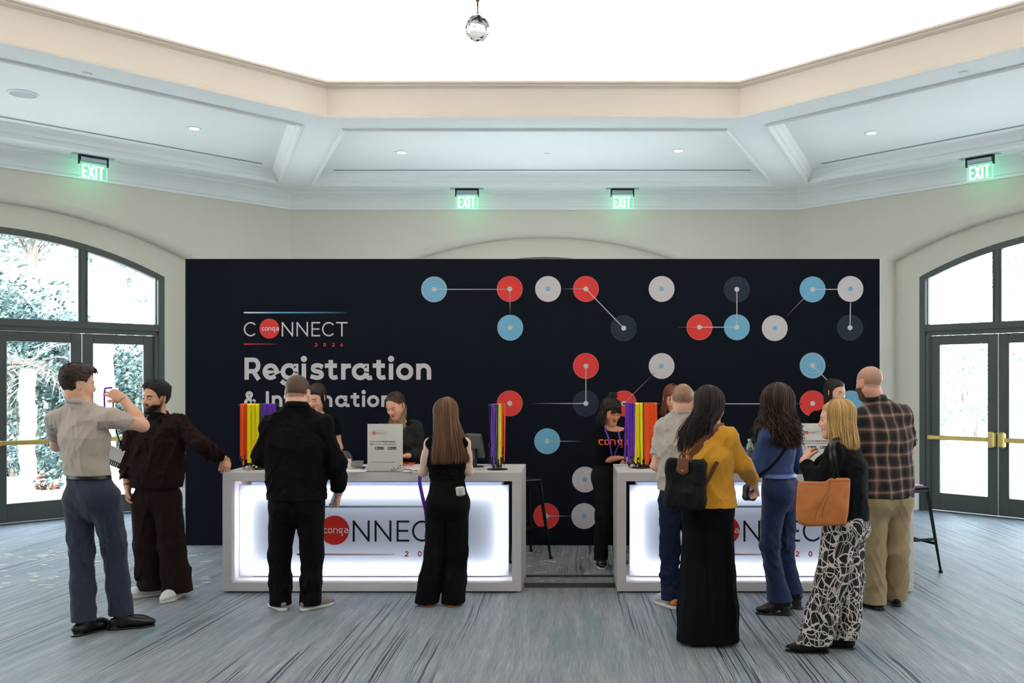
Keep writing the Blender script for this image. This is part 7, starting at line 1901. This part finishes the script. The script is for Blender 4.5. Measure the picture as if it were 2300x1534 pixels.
# ---------------------------------------------------------------- blonde woman with the tan tote
def blonde_woman():
    J = dict(head=(1878, 944, .0), hrot=(-76, 2, 0), neck=(1893, 986, .02), face=-62, cst=(1898, 1052, 0), wst=(1902, 1112, 0), pel=(1898, 1165, 0),
             sh=[(1872, 1020, -.13), (1912, 1016, .14)], el=[(1836, 1092, -.20), (1884, 1080, .28)], wr=[(1806, 1034, -.02), (1846, 1052, .24)],
             hip=[(1886, 1180, -.06), (1904, 1180, .08)], kn=[(1866, 1300, -.05), (1905, 1300, .09)], an=[(1832, 1455, -.02), (1892, 1452, .08)], foot=[-82, -78],
             hand=[((.45, .55, .65), (.75, .1, -.5), False, 26), ((-.75, -.1, .35), (0, -.2, -1), True, 34)])
    j = make_person(5.68, 'blonde woman in black blouse and black and white patterned trousers, in profile', J,
        dict(fem=True, skin=srgb(226, 172, 148), hairc=srgb(150, 116, 78), hw=.150, waist=.128, chest=.142, shr=.042, arm=.92, fl=.74, lipc=srgb(190, 96, 92), brow=.6, lid=.2, iris=(.05, .09, .14)))
    r = j['root']; hd = j['hd']; col = srgb(206, 168, 106)
    long_hair(hd, r, col, .185, (-.0, -.03, .100, .095), face=50, n=1100, seed=72, vol=.018, wave=.003, rad=.0022, endj=.03, rnd_len=.14, seg=20, tint=.16, tcol=(srgb(150, 112, 68), .22))
    cap(hd, r, srgb(186, 148, 92), zfront=.07, tuft=0)
    zh = float(V(W(1900, 1166, 5.68))[2])
    top = top_f(j, g=.016, sleeve=1.85, slr=(.052, .056, .044), hem=zh, wv=(1.0, 1.06, 1.03), neck=.008, bust=1.0)
    top = disp(top, folds(91, .009, 17, (1, 1, .9)), .01); solid('blouse', top, .0058, C_black, r)
    tr = trousers_f(j, zh+.03, g=.014, rs=(.102, .098, .096, .104), hemz=(.06, .07), gl=1.05)
    tr = tdisp(tr, lambda P: folds(93, .012, 12, (1, 1, .3))(P)*ss(.9-P[:, 2], 0, .3), .014); solid('patterned_trousers', tr, .006, C_coral, r)
    for q in (0, 1): shoe(j, q, 'flat', mat('black_suede', srgb(18, 18, 19), .8), L_black, L=.28, wdt=.042)
    # tote bag on her near shoulder
    c = V(W(1852, 1128, 5.42)); Mb = rotm(-4, 0, 0); e = empty('tote_bag', tuple(c.tolist()), 'large tan leather tote bag hanging from the shoulder of the blonde woman', 'handbag')
    k = 5.42/FOC
    pts = [(1790, 1082), (1853, 1076), (1862, 1073), (1911, 1073), (1906, 1179), (1789, 1171)]
    m = MB(); front = []; back = []
    def tf(px, py, d): return tuple(W(px, py, 5.42+d))
    outer = [(1791, 1080), (1852, 1082), (1864, 1074), (1911, 1073), (1906, 1148), (1901, 1176), (1893, 1180), (1812, 1183), (1793, 1176), (1787, 1150)]
    n = len(outer); vs = [tf(a, b, -.045 if 4 <= i <= 9 else -.012) for i, (a, b) in enumerate(outer)]+[tf(a, b, .045 if 4 <= i <= 9 else .012) for i, (a, b) in enumerate(outer)]
    cen = [tf(1850, 1120, -.05), tf(1850, 1120, .05)]
    m.add(vs+cen, [(i, (i+1) % n, 2*n) for i in range(n)]+[(n+(i+1) % n, n+i, 2*n+1) for i in range(n)]+[(i, n+i, n+(i+1) % n, (i+1) % n) for i in range(n)])
    o = m.build('bag_body', L_tan, recalc=True); md = o.modifiers.new('round', 'SUBSURF'); md.levels = md.render_levels = 3; md.subdivision_type = 'SIMPLE'; md2 = o.modifiers.new('smooth', 'SMOOTH'); md2.factor = .5; md2.iterations = 6
    o.data.polygons.foreach_set('use_smooth', [True]*len(o.data.polygons)); child(o, e)
    Cst = mat('dark_stitch', srgb(88, 52, 26), .7)
    m = MB()
    for ln in ([(1862, 1080), (1858, 1104), (1838, 1140), (1828, 1176)], [(1866, 1080), (1862, 1106), (1850, 1142), (1843, 1178)], [(1796, 1087), (1852, 1088)], [(1866, 1081), (1908, 1080)], [(1864, 1078), (1864, 1088)]):
        m.tube([tuple(V(tf(a, b, -.044 if 1090 < b < 1160 else -.038))) for a, b in spline([(a, b, 0) for a, b in ln], 5)] if False else [tf(float(q[0]), float(q[1]), -.030-.022*math.sin(max(0, min(1, (float(q[1])-1074)/108))*PI*.9)) for q in spline([(a, b, 0) for a, b in ln], 6)], .0013, 4)
    child(m.build('seam', Cst), e)
    sp = lambda L: spline([V(W(a, b, 5.42+d)) for a, b, d in L], 6)
    child(ribbon(sp([(1874, 1076, -.01), (1868, 1040, -.03), (1864, 1010, -.0), (1868, 992, .06), (1880, 985, .13)]), .018, .004, L_black, 'handle', None, nrmv=(-.3, -1, .2)), e)
    child(ribbon(sp([(1884, 1076, .01), (1878, 1040, .00), (1873, 1008, .02), (1876, 990, .08), (1886, 984, .15)]), .018, .004, L_black, 'handle', None, nrmv=(-.3, -1, .2)), e)
blonde_woman()
# ---------------------------------------------------------------- man in the plaid shirt
def plaid_man():
    J = dict(head=(1953, 861, .0), hrot=(-22, 8, 0), neck=(1966, 896, 0), face=-10, cst=(1984, 985, 0), wst=(1990, 1062, 0), pel=(1991, 1108, 0),
             sh=[(1938, 938, -.02), (2026, 934, .03)], el=[(1936, 1014, -.03), (2040, 1006, .08)], wr=[(1930, 1086, .02), (2005, 1010, .34)],
             hip=[(1966, 1124, 0), (2016, 1122, .02)], kn=[(1962, 1240, .02), (2014, 1236, .04)], an=[(1964, 1360, .02), (2012, 1350, .14)], foot=[-32, 14],
             hand=[((.1, .4, -.85), (.9, .1, .1), False, 40), ((-.8, .5, .1), (0, 0, -1), True, 30)])
    j = make_person(6.74, 'tall bald bearded man in brown plaid shirt and khaki trousers at the right desk', J,
        dict(skin=srgb(232, 170, 146), hairc=srgb(96, 66, 50), hw=.168, waist=.168, chest=.180, shr=.055, arm=1.12, neckr=.060, hs=1.03, beard=.85, belly=.05,
             stubble=(srgb(168, 128, 108), .6, lambda az: np.interp(az, [0, .8, 1.3, 1.7, 2.2, PI], [.13, .13, .0, .01, -.04, -.05]))))
    r = j['root']; hd = j['hd']
    zf = lambda az: np.interp(az, [0, .5, .9, 1.25, 1.5, 1.8, 2.2, PI], [.15, .15, .12, .03, .02, .0, -.035, -.05])
    short_hair(hd, r, lambda az, x, y, z: .0010*ss(-z, -.09, -.06), zf, srgb(176, 134, 114), seed=19, tuft=0, amp=.0003, tint=.08)
    f = j['hf']
    def bf(P):
        L = hd.loc(P); x, y, z = L.T; zt = -.022-.03*ss(np.abs(x), .065, .02); m = ss(zt-z, 0, .014)*ss(y, -.004, .02)
        return f(P)-(.008*m-.003*(1-m))-np.sin(x*900)*np.sin(z*800+y*400)*.001*m
    solid('beard', F(bf, hd.c-.15, hd.c+.15), .003, M_hairv, r, vcol=lambda v: np.tile(np.array(srgb(96, 64, 48)), (len(v), 1)), clip=(hd.c-V(.12, .12, .16), hd.c+V(.12, .12, .0)))
    zh = float(V(W(1990, 1116, 6.74))[2])
    top = top_f(j, g=.024, sleeve=(.86, .82), slr=(.062, .078, .05), hem=zh, flare=1.04, wv=(1.03, 1.06, 1.04), neck=.02)
    top = disp(top, folds(101, .009, 16, (1, 1, .7)), .01); solid('plaid_shirt', top, .0058, C_plaid, r); collar(j, .078, -.002, .034, C_plaid, tilt=.2)
    tr = trousers_f(j, zh+.05, g=.012, rs=(.106, .088, .084, .086), hemz=(.04, .04), gl=.95)
    tr = tdisp(tr, lambda P: folds(103, .013, 15, (1, 1, .7))(P)*(.5+.7*ss(.5-P[:, 2], 0, .3)), .014); solid('khaki_trousers', tr, .006, C_khaki, r)
    for q in (0, 1): shoe(j, q, 'dress', mat('black_shoe', srgb(24, 20, 20), .45), M_rub, L=.29, wdt=.052)
    watch(j, 0, .93, .031, M_black, M_black, ph=4)
plaid_man()
# ================================================================ THINGS ON THE DESKS
TOPZ = DZ1
def lanyard_stand(px, Y, ang, order, lb, gname, seed, barlen=.26, H=.50, col_lab=''):
    R = random.Random(seed); x = (px-CX)*Y/FOC; e = empty('lanyard_stand', (x, Y, TOPZ), lb, 'display stand', 'black lanyard stands on the desks')
    ca, sa = math.cos(ang), math.sin(ang)
    m = MB(); m.lathe([(0, 0), (.085, 0), (.085, .006), (.0, .008)], n=32); m.build('base', M_black, e, smooth=30)
    m = MB(); m.tube([(0, 0, .006), (0, 0, H)], .007, 10); m.build('pole', M_black, e, smooth=40)
    m = MB(); m.tube([(-ca*barlen/2, -sa*barlen/2, H), (ca*barlen/2, sa*barlen/2, H)], .008, 10)
    for s in (-1, 1): m.lathe([(0, -.009), (.011, -.006), (.011, .006), (0, .009)], c=(s*ca*barlen/2, s*sa*barlen/2, H), n=10)
    m.build('crossbar', M_black, e, smooth=40)
    slots = []; 
    tot = sum(n for _, n, _ in order); u = -barlen/2+.02; step = (barlen-.04)/max(1, tot-1)
    for mt, n, nm in order:
        for i in range(n):
            uu = u+R.uniform(-.002, .002); L = H-.028-R.uniform(0, .085); tw = R.uniform(-.6, .6); d = .011+R.uniform(0, .012); sp = R.uniform(.4, 1.1)
            cx_, cy_ = x+ca*uu, Y+sa*uu; nx, ny = -sa, ca
            pts = []
            off = R.uniform(-.012, .012)
            for k in range(10):
                t = k/9; pts.append((cx_+nx*(d*(1-t*.5)*sp)+ca*off*t, cy_+ny*(d*(1-t*.5)*sp)+sa*off*t, TOPZ+H-.002-L*(1-t)*1.0))
            top = [(cx_+nx*d*.5, cy_+ny*d*.5, TOPZ+H+.0095), (cx_, cy_, TOPZ+H+.011), (cx_-nx*d*.5, cy_-ny*d*.5, TOPZ+H+.0095)]
            dn = [(cx_-nx*(d*(1-t*.5)*sp)+ca*off*t, cy_-ny*(d*(1-t*.5)*sp)+sa*off*t, TOPZ+H-.002-L*t) for t in [k/9 for k in range(10)]]
            pts = [(cx_+nx*(d*(.5+.5*t)*sp)+ca*off*(1-t), cy_+ny*(d*(.5+.5*t)*sp)+sa*off*(1-t), TOPZ+H-.002-L*(1-t)) for t in [k/9 for k in range(10)]]
            P = pts+top+dn
            nv = []
            for q in P:
                s = 1 if q in pts else -1; nv.append((nx*s+ca*tw*.6, ny*s+sa*tw*.6, .05))
            for q in range(10, 13): nv[q] = (0, 0, 1)
            le = empty('lanyard', (cx_, cy_, TOPZ+H-L), nm+' on the '+gname, 'lanyard', nm+'s on the '+gname)
            child(ribbon(P, .015, .0013, mt, 'strap', None, nrmv=nv), le)
            m = MB(); zb = TOPZ+H-L; o = Vector((cx_+ca*off, cy_+sa*off, zb))
            m.box(-.011, .011, -.006, .006, -.020, .012, M=Matrix.Translation(o) @ Matrix.Rotation(ang+tw, 4, 'Z'), bev=.002)
            m.tube([o+Vector((0, 0, -.018)), o+Vector((.004, 0, -.03)), o+Vector((.009, 0, -.038)), o+Vector((.002, 0, -.043)), o+Vector((-.003, 0, -.036))], .0028, 5)
            child(m.build('clip', M_black), le); m = MB(); cz = TOPZ+H-L+R.uniform(.03, .14); m.box(-.012, .012, -.006, .006, -.016, .016, M=Matrix.Translation((o.x+nx*.008, o.y+ny*.008, cz)) @ Matrix.Rotation(ang+tw, 4, 'Z'), bev=.002)
            child(m.build('buckle', M_black), le)
            u += step
lanyard_stand(577, 7.50, .12, [(M_orange, 6, 'orange lanyard'), (M_yellow, 9, 'yellow lanyard'), (M_green, 2, 'dark green lanyard'), (M_purple, 11, 'purple lanyard')], 'lanyard stand at the left end of the left desk', 'left stand', 1, barlen=.30) if False else None
lanyard_stand(580, 7.52, .10, [(M_orange, 6, 'orange lanyard'), (M_yellow, 9, 'yellow lanyard'), (M_green, 2, 'dark green lanyard'), (M_purple, 11, 'purple lanyard')], 'black stand of hanging lanyards at the left end of the left desk', 'stand at the left end of the left desk', 1, barlen=.31, H=.535)
lanyard_stand(1117, 7.48, 1.22, [(M_purple, 8, 'purple lanyard'), (M_green, 2, 'dark green lanyard'), (M_yellow, 5, 'yellow lanyard'), (M_orange, 6, 'orange lanyard')], 'black stand of hanging lanyards at the right end of the left desk, seen end on', 'stand at the right end of the left desk', 2, barlen=.30, H=.535)
lanyard_stand(1440, 7.62, -.05, [(M_purple, 9, 'purple lanyard'), (M_yellow, 6, 'yellow lanyard'), (M_green, 2, 'dark green lanyard'), (M_orange, 11, 'orange lanyard')], 'black stand of hanging lanyards at the left end of the right desk', 'stand at the left end of the right desk', 3, barlen=.29, H=.54)
# sign holders
def sign(px, Y, ang, lb, w=.286, h=.385):
    x = (px-CX)*Y/FOC; e = empty('counter_sign', (x, Y, TOPZ), lb, 'sign', 'white table signs on the desks'); e.rotation_euler = (0, 0, ang)
    m = MB(); m.box(-w/2, w/2, -.003, .003, .004, h); m.build('card', M_paper, e)
    m = MB(); m.box(-w/2-.004, w/2+.004, -.055, .055, 0, .004); m.box(-w/2-.004, w/2+.004, .004, .006, .004, h+.003); m.build('acrylic_holder', mat('acrylic', (.95, .97, .97), .05, trans=.9), e)
    T = lambda a, b, lay=0: (a, -.0042-.0004*lay, b)
    ink = srgb(70, 66, 64); red = srgb(220, 70, 52); pap = srgb(236, 232, 224)
    m = MB(); logo(m, -w/2+.019, h-.085, .0195, T, ink, red, pap, srgb(120, 150, 170), srgb(250, 240, 235)); m.build('printed_logo', M_print, e, recalc=False)
    def txt(s, x0, z, size, bold=0, col=ink, nm='printed_text'):
        c = bpy.data.curves.new('t', 'FONT'); c.body = s; c.size = size; c.offset = bold; c.resolution_u = 2
        o = bpy.data.objects.new('t', c); COL.objects.link(o); dg = bpy.context.evaluated_depsgraph_get(); me = bpy.data.meshes.new_from_object(o.evaluated_get(dg)); bpy.data.objects.remove(o)
        me.transform(Matrix.Translation((x0, -.0044, z)) @ Matrix.Rotation(PI/2, 4, 'X')); me.materials.clear(); me.materials.append(mat('ink', srgb(60, 56, 54), .6) if col == ink else mat('white_ink', (.9, .9, .9), .6)); 
        r = bpy.data.objects.new(nm, me); COL.objects.link(r); r.parent = e; wd_ = max(v.co.x for v in me.vertices)-min(v.co.x for v in me.vertices); return r, wd_
    a, wa_ = txt('Download the ', -w/2+.02, h-.148, .0165); txt('Conga Connect', -w/2+.02+wa_+.006, h-.148, .0168, .0006)
    a, wa_ = txt('app', -w/2+.02, h-.168, .0165, .0006); txt('from your mobile app store.', -w/2+.02+wa_+.005, h-.168, .0165)
    for s, tx in ((-.045, 'App Store'), (.058, 'Google Play')):
        m = MB(); m.box(s-.036, s+.034, -.0048, -.0035, h-.208, h-.186); m.build('store_badge', mat('dark_badge', srgb(72, 66, 62), .6), e)
        o, _ = txt(tx, s-.014, h-.202, .0105, 0, (1,)); o.location.y = -.001
        m = MB(); m.disc((s-.024, h-.1965), .0065, lambda a, b: (a, -.0052, b), 16); m.build('badge_mark', mat('white_ink', (.9, .9, .9), .6), e, recalc=False)
    txt('Wi-Fi Login: Connect26 | Password: Connect2026', -w/2+.022, h-.312, .0098, .0001)
    m = MB()
    for dx, dz, c_ in ((-.022, -.345, srgb(210, 70, 50)), (-.022, -.362, srgb(150, 180, 214)), (-.04, -.362, srgb(30, 28, 30)), (-.074, -.362, srgb(120, 170, 190)), (-.072, -.378, srgb(170, 60, 50)), (-.09, -.379, srgb(24, 22, 24)), (-.055, -.376, srgb(190, 150, 150))):
        m.disc((w/2+dx+.004, h+dz+.006), .0055, lambda a, b: T(a, b, 1), 16, c_)
    m.build('printed_dots', M_print, e, recalc=False)
    return e
sign(865, 7.32, -.02, 'white table sign standing on the left desk in front of the woman in the cardigan')
sign(1836, 7.42, .06, 'white table sign on the right desk, partly hidden behind the blonde woman')
def on_desk(px, Y): return Vector(((px-CX)*Y/FOC, Y, TOPZ))
def paper(px, Y, w, h, ang, lb, z=0, tilt=0, grp='sheets of paper on the desks'):
    m = MB(); n = 6
    vs = [(a*w/n-w/2, b*h/n-h/2, .0008+.004*abs(math.sin(a*1.3+b))*(.2 if 0 < a < n else 1)) for b in range(n+1) for a in range(n+1)]
    m.add(vs, [(b*(n+1)+a, b*(n+1)+a+1, (b+1)*(n+1)+a+1, (b+1)*(n+1)+a) for b in range(n) for a in range(n)])
    o = m.build('paper_sheet', M_paper, smooth=True, recalc=False); o.location = on_desk(px, Y)+Vector((0, 0, z+.0005)); o.rotation_euler = (0, 0, ang); md = o.modifiers.new('t', 'SOLIDIFY'); md.thickness = .0008
    return tag(o, lb, 'paper', grp)
paper(808, 7.38, .21, .25, .5, 'white sheet of paper on the left desk just left of the table sign')
paper(915, 7.40, .21, .28, -.35, 'white sheet of paper on the left desk just right of the table sign', z=.001)
paper(938, 7.48, .20, .27, .6, 'white sheet lying under the elbow of the long haired woman', z=.008)
paper(1825, 7.50, .21, .28, .3, 'white sheet of paper on the right desk beside the table sign')
# plastic tub, white cup, scanner, tablet, loose lanyards
p = on_desk(803, 7.62); e = empty('plastic_tub', p, 'small clear plastic tub on the left desk behind the man in the black jacket', 'tub')
m = MB(); m.lathe([(0, .002), (.042, .002), (.05, .055), (.054, .056), (.054, .059), (.047, .057), (.039, .006), (0, .006)], n=24); m.build('bowl', mat('cloudy_plastic', srgb(190, 188, 180), .2, trans=.5), e, smooth=40)
m = MB(); m.lathe([(0, .004), (.036, .004), (.040, .035), (0, .04)], n=20); m.build('contents', mat('grey_contents', srgb(120, 112, 104), .8, noise=.3, nscale=80), e, smooth=40)
p = on_desk(782, 7.50); e = empty('white_card_box', p, 'small white card box on the left desk beside the right sleeve of the black jacket', 'box')
m = MB(); m.box(-.022, .022, -.022, .022, 0, .085, bev=.002); m.build('box_body', M_paper, e)
p = on_desk(774, 7.78); e = empty('badge_printer', p, 'dark domed badge printer on the left desk behind the man in the black jacket', 'printer')
m = MB(); m.lathe([(0, 0), (.07, 0), (.07, .04), (.062, .09), (.035, .125), (0, .135)], n=24); m.build('housing', mat('dark_grey_plastic', srgb(58, 58, 62), .5), e, smooth=40)
m = MB(); m.box(-.04, .04, -.073, -.055, .015, .03); m.build('paper_slot', M_black, e)
p = on_desk(1068, 7.72); e = empty('tablet_terminal', p, 'grey check-in tablet on a stand at the right end of the left desk', 'tablet'); e.rotation_euler = (0, 0, math.radians(150))
Mt = Matrix.Translation((0, 0, .18)) @ Matrix.Rotation(-.25, 4, 'X')
m = MB(); m.box(-.085, .085, -.012, .012, -.11, .11, M=Mt, bev=.012); m.build('case', mat('grey_rubber', srgb(84, 80, 76), .7, bump=.2, bscale=400), e)
m = MB(); m.box(-.07, .07, -.0145, -.011, -.09, .09, M=Mt); m.build('screen', mat('lit_screen', srgb(120, 150, 150), .2, emit=.35, ecol=srgb(130, 160, 165)), e)
m = MB(); m.box(-.02, .02, .005, .03, .005, .16); m.lathe([(0, 0), (.07, 0), (.07, .008), (0, .01)], n=24); m.build('stand', M_black, e, smooth=40)
m = MB(); c0 = on_desk(1085, 7.75); m.tube(spline([V(*(c0+Vector((0, 0, .004)))), V(*(c0+Vector((.03, -.06, .012)))), V(*(c0+Vector((.09, -.05, .03)))), V(*(c0+Vector((.11, 0, .05)))), V(*(c0+Vector((.115, .05, .0))))], 5), .002, 5); tag(m.build('cable', M_black, smooth=True), 'thin black cable curling on the right end of the left desk', 'cable')
def loose_lanyard(px, Y, mt, seed, lb, s=.07, n=12, z=.004, hgt=.012):
    R = np.random.RandomState(seed); p = on_desk(px, Y); e = empty('lanyard', p, lb, 'lanyard')
    pts = [V(p.x+s*math.sin(i*2.3+seed)*(.6+.4*R.rand()), p.y+s*.7*math.cos(i*1.7)*(.6+.4*R.rand()), p.z+z+hgt*R.rand()+.001*i) for i in range(n)]
    child(ribbon(spline(pts, 5), .015, .0014, mt, 'strap', None, nrmv=(0.05, .1, 1)), e)
    m = MB(); q = Vector([float(a) for a in pts[0]]); m.box(-.012, .012, -.006, .006, -.002, .006, M=Matrix.Translation(q)); child(m.build('clip', M_black), e)
loose_lanyard(812, 7.50, M_purple, 3, 'purple lanyard lying on the left desk between the plastic tub and the sign', s=.05)
loose_lanyard(915, 7.66, M_orange, 5, 'orange lanyard heaped on the left desk right of the sign', s=.075, n=16, hgt=.035)
loose_lanyard(552, 7.42, M_purple, 7, 'purple lanyard lying by the base of the stand on the left desk', s=.04, n=8)
loose_lanyard(562, 7.36, M_yellow, 8, 'yellow lanyard trailing on the desk at the foot of the left stand', s=.035, n=6)
paper(1398, 7.86, .16, .10, .1, 'small stack of cards on the right desk before the woman with the top knot', z=.003)
# pink folder on the bar stool
m = MB(); m.box(-.15, .15, -.1, .1, 0, .012, bev=.003); o = m.build('pink_folder', mat('pink_card', srgb(236, 190, 214), .6)); o.location = (2.96, 8.15, .763); o.rotation_euler = (0, 0, .3)
tag(o, 'pale pink folder lying on the bar stool at the right end', 'folder')
